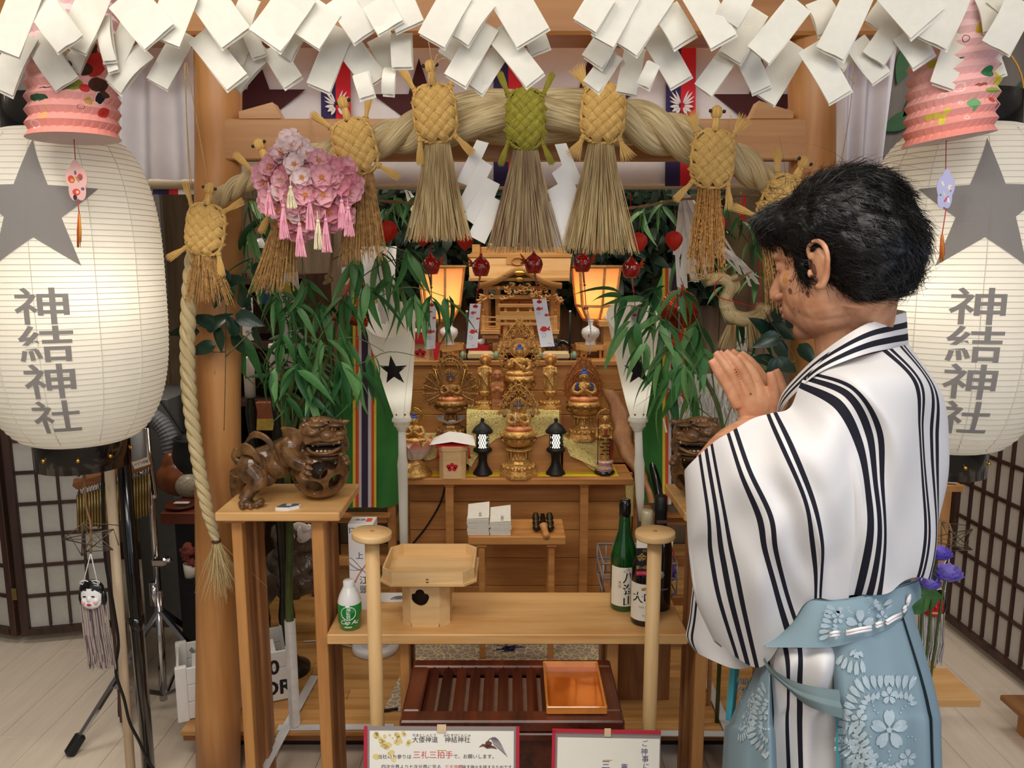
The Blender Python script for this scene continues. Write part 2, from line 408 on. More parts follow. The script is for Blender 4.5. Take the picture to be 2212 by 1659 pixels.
# ================= curtains
cl = mat('white_cloth', (236, 232, 234), .85, var=.02, scale=50, spec=.1)
maroon = mat('maroon_cloth', (74, 32, 36), .8, var=.06, scale=80); navy = mat('navy_cloth', (54, 44, 92), .75, var=.05); red = mat('red_cloth', (224, 42, 56), .75, var=.04)
YC = 2.46
def cloth_panel(x0, x1, y0, y1, Y, folds, amp, lean=0, n=60):
    rows = []
    for i in range(13):
        t = i/12; r = []
        for j in range(n+1):
            s_ = j/n; px = fz(x0, x1, s_)+lean*t*s_
            q = P(px, fz(y0, y1, t), Y); q.y += amp*sin(s_*folds*2*pi+1.3*sin(3*s_+t))*(.6+.4*t)
            r.append(q)
        rows.append(r)
    return rows
Tc = thing('curtain', 'white shrine curtain with maroon stars and navy and red ribbons behind the tie beam', 'curtain', P(1106, 60, YC))
part(Tc, 'cloth', MB().grid(cloth_panel(512, 1718, 60, 398, YC, 9, .008)), cl)
for x, y in ((560, 228), (907, 238), (1272, 232), (1640, 238)):
    c = P(x, y, YC-.012); part(Tc, 'star', MB().prism(star(m(106, YC, 230)), .002, facing(c)), maroon)
def emblem(c, s_):
    mb = MB()
    def petal(a, l, wd, r0=.15):
        pts = []
        for k in range(9):
            t = k/8; pts.append((r0+l*t, wd*sin(pi*min(1, t*1.02))**.8))
        poly = pts+[(x, -y) for x, y in pts[-2:0:-1]]
        M = facing(c) @ Matrix.Scale(s_, 4) @ Matrix.Rotation(a, 4, 'Z'); mb.prism(poly, .03, M)
    for sg in (0, 1):
        for a, l, wd in ((.35, .62, .05), (.62, .75, .055), (.9, .85, .06), (1.15, .8, .05), (-.1, .55, .09), (-.55, .5, .1), (-1.0, .5, .09)):
            petal(a if not sg else pi-a, l, wd)
    return mb
for k, xc in enumerate((725, 1099, 1473)):
    for i, (a, b, mt) in enumerate(((xc-33, xc-1, navy), (xc-1, xc+31, red))):
        sh = -5*k+5
        q = [[P(fz(a, b, s_)+sh*t*.6, fz(72, 402, t), YC-.03-.004*sin(5*t)) for s_ in (0, .5, 1)] for t in [j/8 for j in range(9)]]
        mb = MB().grid(q); mb.grid([[v+Vector((0, .003, 0)) for v in r] for r in q])
        rb = part(Tc, 'ribbon', mb, mt)
    part(Tc, 'emblem', emblem(P(xc+1+(-5*k+5)*.3, 228, YC-.046), m(36, YC, 230)), cl)
def sidec(label, x0, x1, lean, y1):
    Ts = solo('curtain', label, 'curtain', MB().grid(cloth_panel(x0, x1, 40, y1, 2.42, 3.2, .022, lean)), mat('side_curtain', (226, 222, 228), .85, var=.02, spec=.1))
sidec('white hanging curtain with soft folds left of the left gate post', 240, 432, 0, 388)
sidec('white hanging curtain slanting behind the right gate post', 1800, 1950, -52, 430)
rod = MB().tube([P(322, 398, 2.5), P(1720, 398, 2.5)], m(11, 2.5, 400), 14)
solo('curtain_rod', 'pale bamboo rod along the bottom of the white curtain', 'rod', rod, mat('bamboo_pale', (206, 184, 150), .5, var=.08, stretch=(1, 8, 8)), P(1106, 398, 2.5))
bd = MB()
for a, b, mi in ((330, 365, 0), (365, 385, 1), (385, 425, 2)): bd.add([P(a, 408, 2.5), P(b, 408, 2.5), P(b, 420, 2.5), P(a, 420, 2.5)], [[0, 1, 2, 3]], mi)
solo('banner_edge', 'narrow navy, red and white cloth edge below the rod left of the post', 'cloth', bd, [navy, red, cl], P(375, 412, 2.5))
# ================= straw rope (shimenawa) with three twisted strands
def straw(name, c, c2, sc=(2.2, 26)):
    if name in MC: return MC[name]
    M, nt, B = newmat(name); L = nt.links
    uv = N(nt, 'ShaderNodeUVMap'); mp = N(nt, 'ShaderNodeMapping'); mp.inputs['Scale'].default_value = (sc[0], sc[1], 1)
    L.new(uv.outputs[0], mp.inputs[0]); nz = N(nt, 'ShaderNodeTexNoise'); nz.inputs['Scale'].default_value = 2.2; nz.inputs['Detail'].default_value = 4
    L.new(mp.outputs[0], nz.inputs['Vector']); rp = N(nt, 'ShaderNodeValToRGB'); L.new(nz.outputs[0], rp.inputs[0])
    rp.color_ramp.elements[0].position = .36; rp.color_ramp.elements[1].position = .6
    rp.color_ramp.elements[0].color = lin(c2); rp.color_ramp.elements[1].color = lin(c)
    L.new(rp.outputs[0], B.inputs['Base Color']); B.inputs['Roughness'].default_value = .65; B.inputs['Specular IOR Level'].default_value = .25
    bp = N(nt, 'ShaderNodeBump'); bp.inputs['Strength'].default_value = .55; bp.inputs['Distance'].default_value = .003
    L.new(nz.outputs[0], bp.inputs['Height']); L.new(bp.outputs[0], B.inputs['Normal'])
    MC[name] = M; return M
rope_m = straw('rope_straw', (222, 204, 160), (168, 146, 104))
straw_y = straw('yellow_straw', (238, 200, 124), (196, 148, 76), (6, 9))
straw_g = straw('green_straw', (178, 168, 66), (120, 116, 38), (4, 6))
RP = [(1712, 455, 19), (1690, 420, 24), (1650, 388, 30), (1590, 348, 38), (1510, 315, 44), (1430, 286, 49), (1340, 262, 52), (1240, 252, 58), (1135, 250, 62), (1030, 256, 58), (950, 270, 48), (880, 288, 41), (810, 308, 36), (750, 322, 32), (690, 336, 28),
      (630, 352, 26), (575, 372, 24), (530, 394, 22), (490, 418, 20), (452, 452, 19), (428, 505, 18), (416, 570, 17), (409, 650, 17), (405, 740, 16), (408, 840, 16), (418, 930, 15), (432, 1020, 14), (448, 1100, 13), (460, 1140, 11.5), (467, 1168, 9)]
def ydep(i, n): return 2.075 if i < n else 2.075-.02
ctr = [P(x, y, 2.062 if i < 19 else fz(2.062, 2.03, min(1, (i-19)/8))) for i, (x, y, r) in enumerate(RP)]
rr_ = [m(r, 2.06, y) for (x, y, r) in RP]
NS = 520; cc = cr(ctr, NS); rc = [v.x for v in cr([(r, 0, 0) for r in rr_], NS)]
Tr = thing('shimenawa_rope', 'thick twisted straw rope arched across the gate, tail hanging by left post', 'rope', cc[200])
for k in range(3):
    pts = []; rs = []; ph = 2*pi*k/3; prev = None
    for i, c in enumerate(cc):
        t = (cc[min(i+1, NS-1)]-cc[max(i-1, 0)]).normalized(); x = Vector((0, 1, 0)); x = (x-t*x.dot(t)).normalized(); y = t.cross(x)
        r = rc[i]; d = (cc[i]-cc[i-1]).length if i else 0
        ph += d/(r*(.85+2.6*max(0, 1-abs(i-143)/34)))*(-1 if i > 143 else 1)
        pts.append(c+x*(r*.5*cos(ph))+y*(r*.5*sin(ph))); rs.append(r*.54)
    part(Tr, 'strand', MB().tube(pts, rs, 14, vs_=3), rope_m)
wisps = MB()
def wisp(mb, a, d, l, r, sag=.2, n=3, bend=.1, sides=3):
    d = Vector(d).normalized(); a = Vector(a); b = Vector((RN.gauss(0, 1), RN.gauss(0, 1), RN.gauss(0, 1)))*bend
    pts = [a+d*(l*t)+b*(l*t*t)+Vector((0, 0, -sag*l*t*t)) for t in [i/n for i in range(n+1)]]
    mb.tube(pts, [r*(1-.75*i/n) for i in range(n+1)], sides, sm=False)
e = cc[-1]
for k in range(230): wisp(wisps, e+Vector((RN.uniform(-.006, .006), RN.uniform(-.006, .006), RN.uniform(-.005, .01))), (RN.gauss(.1, .2), RN.gauss(0, .2), -1), RN.uniform(.06, .16), .0011, .1, 3, .12)
part(Tr, 'frayed_end', wisps, mat('straw_wisp', (186, 162, 112), .7, var=.2, scale=200), kind='stuff')
part(Tr, 'binding', MB().tube([e+Vector((.0, 0, .004)), e+Vector((.0, 0, -.004))], .0125, 14), mat('brown_string', (84, 54, 40), .8))
# ================= woven straw turtles
def weave(w, h, dome, cell):
    mb = MB(); c = cell; n = int(max(w, h)/c)+3
    def surf(x, y, o):
        q = max(0, 1-(x/w)**4*.55-(y/h)**4*.55-.25*((x/w)**2+(y/h)**2))
        return Vector((x, -(dome*q**.6)-o, y))
    for i in range(-n, n):
        for j in range(-n, n):
            u0, v0 = i*c, j*c
            ctrx, ctry = ((u0+v0+c)*.7071, (u0-v0)*.7071)
            if (abs(ctrx)/w)**3.2+(abs(ctry)/h)**3.2 > 1: continue
            al = (i+j) % 2; rows = []
            for a in range(4):
                r = []
                for b in range(4):
                    s_, t = a/3, b/3
                    if al: uu = u0+c*(-.16+1.32*s_); vv = v0+c*(.03+.94*t); hgt = sin(pi*s_)
                    else: uu = u0+c*(.03+.94*t); vv = v0+c*(-.16+1.32*s_); hgt = sin(pi*s_)
                    edge = 1-(2*t-1)**2
                    r.append(surf((uu+vv)*.7071, (uu-vv)*.7071, c*(.34*hgt+.16*edge-.12)))
                rows.append(r)
            mb.grid(rows if al else [q[::-1] for q in rows], uv=[[(a/3*.1+i*.3, b/3+j*.7) for b in range(4)] for a in range(4)])
    # braided rim
    for ph in (0, pi):
        pts = []
        for k in range(73):
            a = 2*pi*k/72; ex = .62
            x = w*1.0*abs(cos(a))**ex*(1 if cos(a) > 0 else -1); y = h*abs(sin(a))**ex*(1 if sin(a) > 0 else -1)
            pts.append(Vector((x*(1+.03*cos(14*a+ph)), -.004-.005*sin(14*a+ph), y*(1+.025*cos(14*a+ph)))))
        mb.tube(pts[:-1], .0042, 6, closed=True)
    # back of the shell
    mb.grid([[Vector((w*.97*s_*cos(2*pi*k/24), .002, h*.97*s_*sin(2*pi*k/24))) for k in range(24)] for s_ in (.02, .5, .93)], closed=True)
    return mb
def flipper(l, fan):
    mb = MB()
    for k in range(12):
        a = (k-5.5)/5.5; x0 = a*.0055; 
        pts = [Vector((x0*(1-.35*sin(pi*min(1, t*1.8))*(t < .55))+a*fan*max(0, t-.25)**1.2*l, -.004*cos(a*1.5)-(k % 3)*.0012, l*t*(1-.06*abs(a)-.05*(k % 2)))) for t in (0, .15, .3, .6, 1)]
        mb.tube(pts, [.0022, .0022, .002, .0018, .0006], 5, sm=False)
    mb.tube([Vector((-.007, -.003, l*.12)), Vector((0, -.009, l*.13)), Vector((.007, -.003, l*.12)), Vector((0, .004, l*.12))], .0016, 5, closed=True)
    return mb
SHELL = weave(.051, .068, .03, .0205).mesh('shell'); SHELLG = weave(.047, .074, .03, .0205).mesh('shell')
FLIP = [flipper(.07, .10).mesh('flipper'), flipper(.062, .35).mesh('flipper')]; FLIPG = flipper(.07, .06).mesh('flipper')
hm = MB().ball((0, 0, .045), (.014, .013, .017), 12, 8); hm.tube([(0, 0, 0), (0, 0, .02), (0, 0, .034)], [.012, .0095, .0075], 10)
for k in range(10):
    a = 2*pi*k/10; hm.tube([Vector((.0138*sin(t)*cos(a), .0128*sin(t)*sin(a), .045-.0172*cos(t))) for t in (.4, 1, 1.57, 2.2, 2.9)], [.0008, .0016, .002, .0016, .0006], 4)
HEAD = hm.mesh('head'); HEADG = hm.mesh('head'); EYE = MB().ball((0, 0, 0), .0046, 10, 8).mesh('eye')
for a in (SHELL, FLIP[0], FLIP[1], HEAD): a.materials.append(straw_y)
for a in (SHELLG, FLIPG, HEADG): a.materials.append(straw_g)
EYE.materials.append(black)
TAILM = {'wheat': mat('rice_straw', (190, 146, 84), .7, c2=(140, 98, 48), scale=90), 'pale': mat('rice_straw_pale', (206, 184, 132), .65, c2=(150, 118, 74), scale=70, stretch=(1, 1, .1)),
         'grey': mat('rice_straw_grey', (184, 162, 116), .65, c2=(120, 88, 66), scale=60, stretch=(1, 1, .12)), 'grain': mat('rice_grain', (202, 152, 80), .6, c2=(160, 108, 50), scale=120)}
def turtle(label, px, py, tilt, sc, tail, kind, Y=1.985, eyes=True, fl=(35, -30, 150, -150), fm_=(0, 0, 0, 0), green=False, twist=0):
    c = P(px, py, Y); T = thing('straw_turtle', label, 'straw turtle', c, 0, 'woven straw turtles on the rope'); T.scale = (sc, sc, sc); T.rotation_euler = (0, rad(-tilt), rad(twist))
    piece(T, 'shell', SHELLG if green else SHELL, (0, 0, 0))
    h = piece(T, 'head', HEADG if green else HEAD, (0, -.004, .066))
    if eyes:
        for sx in (-1, 1): piece(h, 'eye', EYE, (sx*.0168, -.006, .047))
    for k, (sx, sz) in enumerate(((-1, 1), (1, 1), (-1, -1), (1, -1))):
        o = piece(T, 'flipper', FLIPG if green else FLIP[fm_[k] if k < len(fm_) else 0], (sx*.043, -.004, sz*.055), (0, rad(-fl[k]), 0))
    L, sp, dx, n, r = tail; mb = MB(); ct = Matrix.Rotation(rad(tilt), 3, 'Y')
    for k in range(n):
        a = RN.uniform(-1, 1); b = RN.uniform(-1, 1)
        if a*a+b*b > 1: continue
        l = L*(RN.uniform(.93, 1) if kind in ('pale', 'grey') else RN.uniform(.55, 1)); p0 = Vector((a*.028, .006+b*.012, -.055))
        down = ct @ Vector((dx, 0, -1)); out = ct @ Vector((a*sp, b*sp*.45, 0))
        pts = [p0+down*(l*t)+out*(l*t**1.2)+Vector((RN.gauss(0, .002), RN.gauss(0, .002), 0))*(t > 0) for t in (0, .25, .55, 1)]
        mb.tube(pts, [r, r, r*.9, r*.45], 3, sm=False)
        if kind in ('grain', 'wheat') and k % (2 if kind == 'grain' else 3) == 0:
            for q in range(7 if kind == 'grain' else 4):
                t = RN.uniform(.15, 1); g = p0+down*(l*t)+out*(l*t**1.2)
                mb.ball(g+Vector((RN.gauss(0, .0025), RN.gauss(0, .002), 0)), (.0018, .0018, .0042), 5, 4, Matrix.Rotation(RN.gauss(0, .4), 3, 'Y'))
    part(T, 'tail', mb, TAILM[kind], world=False, kind='stuff')
    return T
turtle('straw turtle lowest on the left, beside the left gate post', 445, 496, -10, .92, (.155, .32, .03, 420, .0011), 'wheat', 1.99, fl=(22, -52, 130, -165))
turtle('straw turtle behind the pink blossom ball', 600, 400, 22, .95, (.24, .2, -.22, 420, .0011), 'wheat', 2.0, fl=(25, -22, 130, -150))
turtle('straw turtle just right of the pink blossom ball', 768, 318, 14, .97, (.245, .17, -.02, 460, .0011), 'wheat', 1.975, fl=(40, -25, 165, -135))
turtle('straw turtle with eyes, second left of centre, below the string bow', 940, 246, 5, .98, (.26, .24, -.01, 460, .0013), 'pale', 1.955, fl=(25, -22, 175, -140))
turtle('green straw turtle at the centre of the rope', 1135, 258, 0, .93, (.29, .28, .0, 520, .0013), 'grey', 1.94, fl=(22, -25, 160, -155), green=True)
turtle('straw turtle with splayed feet and no eyes, right of the green one', 1302, 246, -3, 1.0, (.285, .26, 0, 520, .0013), 'pale', 1.955, False, (30, -20, 155, -150), (1, 1, 1, 1))
turtle('straw turtle with eyes and heavy grain tail, under the right tie beam', 1538, 344, -3, 1.0, (.245, .12, 0, 300, .001), 'grain', 1.975, True, (22, -32, 140, -170), (1, 1, 0, 0))
turtle("straw turtle half hidden behind the man's head", 1688, 440, -26, 1.0, (.24, .24, .35, 420, .0011), 'wheat', 1.975, True, (30, -20, 95, -140))
# ================= pair of zigzag papers at the centre
def quadpanel(mb, pts, Y, bend=.004, back=None, thick=.0012):
    q = [P(x, y, Y) for x, y in pts]; rows = []
    for i in range(7):
        t = i/6; r = []
        for j in range(4):
            s_ = j/3; a = q[0].lerp(q[1], s_); b = q[3].lerp(q[2], s_); p = a.lerp(b, t); p.y -= bend*sin(pi*t)+bend*.3*sin(2*pi*s_)*t; r.append(p)
        rows.append(r)
    mb.grid([r[::-1] for r in rows]); mb.grid([[p+Vector((0, thick, 0)) for p in r] for r in rows])
    return mb
wp = mat('bright_paper', (246, 244, 240), .7, var=.015, spec=.2, transl=.12)
ZL = [[(1030, 302), (1056, 309), (1014, 402), (986, 392)], [(1039, 342), (1064, 359), (1014, 464), (988, 442)], [(1050, 383), (1080, 398), (1040, 497), (1000, 468)], [(1056, 420), (1090, 439), (1047, 527), (1011, 508)]]
ZR = [[(1198, 312), (1223, 309), (1258, 392), (1232, 404)], [(1192, 374), (1218, 354), (1264, 442), (1240, 462)], [(1180, 412), (1208, 396), (1252, 482), (1224, 502)], [(1166, 449), (1192, 432), (1234, 526), (1199, 538)]]
for side, zz in (('left', ZL), ('right', ZR)):
    T = thing('zigzag_paper', 'white zigzag paper strip hanging %s of the green turtle tail' % side, 'paper streamer', P(zz[0][0][0], zz[0][0][1], 1.99), 0, 'zigzag papers on the rope')
    for k, q in enumerate(zz): part(T, 'paper_panel', quadpanel(MB(), q, 1.985-.006*k, .002), wp)
# ================= white paper streamers along the top: (centre of one end, centre of other end, width)
SH = '''60,-25,8,108,72;85,0,150,92,66;55,78,3,192,56;78,80,143,178,58;205,-12,154,98,72;194,62,150,146,52;268,-8,342,76,84;224,38,236,128,28;222,78,244,150,22;280,58,250,122,46;312,112,246,184,46;398,74,340,178,52;392,-18,352,84,78;442,-10,508,78,76;430,76,510,174,56;540,0,522,50,45;645,-18,573,84,84;530,42,558,118,30;526,70,506,132,42;585,105,632,174,46;576,112,508,184,36;640,78,614,120,38;708,18,664,86,64;735,-8,792,70,72;738,66,688,186,54;733,74,810,174,56;818,82,852,146,54;800,-14,842,56,62;855,-8,884,54,66;866,76,868,142,44;778,162,792,205,34;843,150,838,200,28;990,-16,933,84,66;1045,0,990,80,56;1088,-22,1150,78,82;1052,56,984,170,54;1070,68,1154,170,50;992,80,964,120,40;1080,112,1026,188,42;1150,70,1166,108,46;1302,-10,1264,52,58;1357,-14,1302,86,56;1428,-20,1348,98,70;1436,22,1478,86,58;1408,72,1470,174,54;1500,-20,1562,86,64;1312,82,1280,130,52;1326,118,1278,184,42;1372,106,1353,198,46;1410,140,1390,182,30;1602,-14,1570,44,58;1634,26,1578,120,54;1726,10,1640,116,60;1574,118,1520,192,46;1610,120,1644,190,46;1718,100,1650,210,56;1750,102,1814,206,58;1766,4,1790,64,54;1858,-18,1794,112,66;1942,42,1888,124,54;1848,92,1902,165,48;1912,12,1886,52,38;1836,112,1812,140,30;1925,-40,2002,48,98;2064,-20,2012,88,74;1954,72,1994,128,58;2072,76,2036,182,54;2105,52,2150,164,50;2204,4,2152,100,66;2090,-8,2114,46,42;2150,-14,2182,12,52;2122,-6,2140,62,36'''
lanes = [[] for _ in range(12)]
names12 = ['white paper streamer at the far left edge of the top', 'white paper streamer draped over the left pink lantern', 'white paper streamer right beside the left pink lantern', 'white paper streamer crossing in front of the left gate post', 'white paper streamer over the leftmost maroon star', 'white paper streamer over the left navy and red ribbon',
           'white paper streamer right of the string bow, over the middle ribbon', 'white paper streamer above the turtle with splayed feet', 'white paper streamer over the right navy and red ribbon', 'white paper streamer crossing in front of the right gate post', 'white paper streamer in front of the right slanting curtain', 'white paper streamer draped over the right pink lantern']
edges = [70, 175, 300, 420, 560, 680, 920, 1230, 1480, 1640, 1800, 1960]
for k, s_ in enumerate(SH.split(';')):
    x0, y0, x1, y1, wd = map(float, s_.split(',')); xm = (x0+x1)/2
    ln = max(i for i in range(12) if i == 0 or xm > edges[i-1]+ (edges[i]-edges[i-1])*.5) if xm > 60 else 0
    lanes[ln].append((x0, y0, x1, y1, wd, k))
for ln, qs in enumerate(lanes):
    if not qs: continue
    T = thing('paper_streamer', names12[ln], 'paper streamer', P(qs[0][0], qs[0][1], 1.52), 0, 'paper streamers along the top')
    for (x0, y0, x1, y1, wd, k) in qs:
        d = Vector((x1-x0, y1-y0)); L = d.length; n_ = Vector((d.y, -d.x))/L*wd/2; e = d/L*3
        top = y0 < 30 and wd > 55
        Y = 1.49+.012*(k % 5) if top else 1.56+.011*(k % 7)
        pts = [(x0-n_.x-e.x, y0-n_.y-e.y), (x0+n_.x-e.x, y0+n_.y-e.y), (x1+n_.x+e.x, y1+n_.y+e.y), (x1-n_.x+e.x, y1-n_.y+e.y)]
        if d.x < 0: pts = [pts[1], pts[0], pts[3], pts[2]]
        mb = quadpanel(MB(), pts, Y, RN.uniform(-.006, .012))
        o_ = 4+RN.uniform(0, 4); 
        mb2 = quadpanel(mb, [(a+o_*.5*(1 if i in (1, 2) else .3), b+o_*(1 if i > 1 else -.2)) for i, (a, b) in enumerate(pts)], Y+.006, .003)
        part(T, 'paper_panel', mb2, paper)
# strings that tie the rope up
st = mat('jute_string', (190, 160, 112), .8, var=.15, scale=200)
mb = MB()
for pts in ([(908, -10), (930, 115), (934, 150)], [(934, 150), (925, 178), (917, 200)], [(934, 150), (938, 180), (944, 205)], [(934, 150), (945, 172), (953, 188)], [(934, 150), (950, 128), (975, 127)], [(934, 150), (942, 122), (948, 118)], [(934, 148), (928, 180), (930, 205)]):
    mb.tube(cr([P(x, y, 1.93) for x, y in pts], 8), .0011, 5)
solo('string_bow', 'thin jute string with a loose knot above the second turtle', 'string', mb, st, P(934, 150, 1.93))
mb = MB()
for pts in ([(400, 135), (404, 280), (412, 440)], [(403, 135), (432, 300), (456, 440)], [(398, 140), (406, 300), (414, 400)]): mb.tube(cr([P(x, y, 1.98) for x, y in pts], 10), .0011, 5)
solo('string_tie', 'thin strings holding up the rope in front of the left curtain', 'string', mb, st, P(404, 280, 1.98))
mb = MB()
for pts in ([(1843, 140), (1836, 240), (1808, 400)], [(1840, 130), (1846, 180), (1834, 165)]): mb.tube(cr([P(x, y, 2.2) for x, y in pts], 10), .0012, 5)
solo('string_tie', 'thin string hanging in front of the right slanting curtain', 'string', mb, st, P(1836, 240, 2.2))
mb = MB()
for (x, y0, y1) in ((667, 255, 330), (1578, 250, 300)): mb.tube([P(x, y0, 2.14), P(x+3, y1, 2.12)], .0011, 5)
solo('string_tie', 'two short strings looped over the tie beam', 'string', mb, st, P(1106, 255, 2.14))
# ================= big white paper lanterns on stands
def uvblobs(nt, uv, sock, blobs):
    L = nt.links
    for (u, v, ru, rv, rot, col, kind) in blobs:
        mp = N(nt, 'ShaderNodeMapping', vector_type='TEXTURE'); mp.inputs['Location'].default_value = (u, v, 0); mp.inputs['Rotation'].default_value = (0, 0, rot); mp.inputs['Scale'].default_value = (ru, rv, 1)
        L.new(uv, mp.inputs[0]); ln = N(nt, 'ShaderNodeVectorMath', operation='LENGTH'); L.new(mp.outputs[0], ln.inputs[0])
        lt = N(nt, 'ShaderNodeMath', operation='LESS_THAN'); lt.inputs[1].default_value = 1; L.new(ln.outputs['Value'], lt.inputs[0]); fac = lt.outputs[0]
        if kind:
            g = N(nt, 'ShaderNodeMath', operation='GREATER_THAN'); g.inputs[1].default_value = kind; L.new(ln.outputs['Value'], g.inputs[0])
            mu = N(nt, 'ShaderNodeMath', operation='MULTIPLY'); L.new(fac, mu.inputs[0]); L.new(g.outputs[0], mu.inputs[1]); fac = mu.outputs[0]
        mx = N(nt, 'ShaderNodeMix', data_type='RGBA'); L.new(fac, mx.inputs['Factor']); L.new(sock, mx.inputs['A']); mx.inputs['B'].default_value = lin(col); sock = mx.outputs['Result']
    return sock
lan_m = mat('lantern_paper', (240, 236, 226), .75, var=.015, spec=.2, transl=.38)
ink = mat('lantern_ink', (150, 146, 144), .8, var=0, spec=.1, transl=.3)
hoop = mat('lantern_hoop', (196, 186, 170), .7, var=0)
gold = mat('gold_metal', (214, 168, 76), .25, .9, var=0)
def lprof(s, Rm=.226, e=.107): return e+(Rm-e)*max(0, 1-abs(s)**3.2)**.6
def white_lantern(label, X, Y, rot_star, rot_text, bulb_pos, power, Rm=.226, z0=1.142, z1=1.914):
    T = thing('paper_lantern', label, 'lantern', (X, Y, z0))
    A0 = math.atan2(-Y, -X)
    def surf(phi, z, off=.0): 
        s_ = (z-(z0+z1)/2)/((z1-z0)/2); r = lprof(s_, Rm)+off; a = A0+phi
        return Vector((X+r*cos(a), Y+r*sin(a), z))
    NR = 58; rows = []
    for i in range(NR*2+1):
        s_ = -1+2*i/(NR*2); z = fz(z0, z1, (s_+1)/2); r = lprof(s_, Rm)-(.0016 if i % 2 else 0)
        rows.append([Vector((X+r*cos(2*pi*k/72), Y+r*sin(2*pi*k/72), z)) for k in range(72)])
    body = part(T, 'paper_body', MB().grid(rows, closed=True), lan_m)
    hb = MB()
    for i in range(NR+1):
        s_ = -1+2*i/NR; z = fz(z0, z1, (s_+1)/2); r = lprof(s_, Rm)+.0002
        hb.grid([[Vector((X+(r+.0004)*cos(2*pi*k/72), Y+(r+.0004)*sin(2*pi*k/72), z+d)) for k in range(72)] for d in (-.0007, .0007)], closed=True)
    part(body, 'hoops', hb, hoop)
    def decal(mb, name):
        bm = bmesh.new(); bm.from_mesh(mb.mesh('d')); bmesh.ops.triangulate(bm, faces=bm.faces[:])
        for k in range(-14, 15):
            for ax in ((1, 0, 0), (0, 1, 0)):
                bmesh.ops.bisect_plane(bm, geom=bm.verts[:]+bm.edges[:]+bm.faces[:], plane_co=Vector(ax)*k*.014, plane_no=ax)
        bmesh.ops.triangulate(bm, faces=bm.faces[:])
        for v in bm.verts:
            p = surf(dstate[0]+v.co.x/.226, dstate[1]+v.co.y, .0016); v.co = p
        me = bpy.data.meshes.new(name); bm.to_mesh(me); bm.free(); return me
    def flat(poly): 
        mb = MB(); n = len(poly); mb.add([(0, 0, 0)]+[(x, y, 0) for x, y in poly], [[0, 1+i, 1+(i+1) % n] for i in range(n)]); return mb
    dstate = [rot_star, P(1106, 462, Y).z]
    part(body, 'star_print', decal(flat(star(.153, .062)), 'star_print'), ink)
    for k, ch in enumerate('神結神社'):
        t = text_mesh(ch, .112, .0016); t.xf(Matrix.Diagonal((1.08, .76, 1, 1)))
        dstate = [rot_text, P(1106, 657+73*k, Y).z]
        part(body, 'brush_character', decal(t, 'brush_character'), ink)
    seam = MB()
    for ph in (-.75, -.32, .25, .7):
        seam.tube([surf(ph, fz(z0+.02, z1-.02, i/24), .0006) for i in range(25)], .0009, 4)
    part(body, 'paper_seam', seam, mat('lantern_seam', (222, 216, 204), .8, var=0))
    part(T, 'base_ring', MB().lathe([(.098, z0-.066), (.108, z0-.066), (.109, z0), (.112, z0+.012), (.1, z0+.012), (.098, z0-.06)], 48, Matrix.Translation((X, Y, 0))), black)
    st_ = MB()
    for ph in (-.9, -.12, .55, 1.4, 2.4): st_.ball((X+.109*cos(A0+ph), Y+.109*sin(A0+ph), z0-.03), .0055, 10, 6)
    part(T, 'stud', st_, gold)
    part(T, 'top_cap', MB().lathe([(.1, z1-.01), (.112, z1-.01), (.108, z1+.004), (.106, z1+.075), (.098, z1+.075), (.097, z1)], 48, Matrix.Translation((X, Y, 0))), black)
    d = Vector((-sin(A0), cos(A0), 0)); c = Vector((X, Y, z1+.045))
    part(T, 'wire_handle', MB().tube([c+d*(.107*cos(a))+Vector((0, 0, .15*sin(a)))+(Vector((0, 0, 0))) for a in [pi*k/20 for k in range(21)]], .0022, 6), mat('amber_cord', (210, 150, 60), .5, var=0))
    b = Vector(bulb_pos); part(T, 'light_bulb', MB().lathe([(.004, -.045), (.012, -.04), (.013, -.02), (.026, .0), (.03, .02), (.024, .04), (.004, .052)], 16, Matrix.Translation(b)), mat('bulb_glow', (255, 246, 228), .3, emit=14, ecol=(255, 240, 214), var=0))
    hk = MB().tube(cr([(X-.005, Y-.03, z0-.06), (X-.008, Y-.03, z0-.085), (X+.006, Y-.03, z0-.09), (X+.004, Y-.03, z0-.068)], 12), .0022, 6)
    part(T, 'hook', hk, white); bulb('lantern_bulb', b+Vector((0, 0, .0)), power, (1, .93, .82), .035)
    return T, A0
LX, LY = -1.088, 1.90
white_lantern('large white paper lantern at the left with star and brushed characters, on black pole', LX, LY, -.27, -.245, (LX+.075, LY-.075, P(1106, 632, LY-.05).z), 2.2, .219, 1.157, 1.904)
RX, RY = 1.085, 1.90
white_lantern("large white paper lantern on the right behind the man's back, with star and brushed characters", RX, RY, .22, .23, (RX-.1, RY-.06, P(1106, 618, RY-.05).z), 2.2)
# stands
def stand(label, X, Y, X2, Y2):
    T = thing('lantern_stand', label, 'stand', (X, Y, 0)); mb = MB().tube([(X, Y, 0), (X, Y, 1.25)], .019, 16); mb.tube([(X, Y, 1.2), (X, Y, 2.22)], .015, 14); mb.tube([(X, Y, 2.2), (X2, Y2, 2.23)], .012, 10); mb.tube([(X, Y, .52), (X, Y, .56)], .021, 16)
    part(T, 'pole', mb, black); part(T, 'foot', MB().lathe([(.0, .0), (.026, 0), (.026, .02), (.02, .03), (0, .03)], 20, Matrix.Translation((X, Y, 0))), black)
    part(T, 'hook', MB().tube(cr([(X2, Y2, 2.23), (X2, Y2, 2.16), (X2+.01, Y2, 2.13), (X2-.012, Y2, 2.125)], 10), .003, 6), black)
    return T
stand('black pole stand holding up the left white lantern', -1.118, 2.15, LX, LY)
stand('black pole stand holding the right white lantern, mostly hidden by the man', 1.17, 2.2, RX, RY)
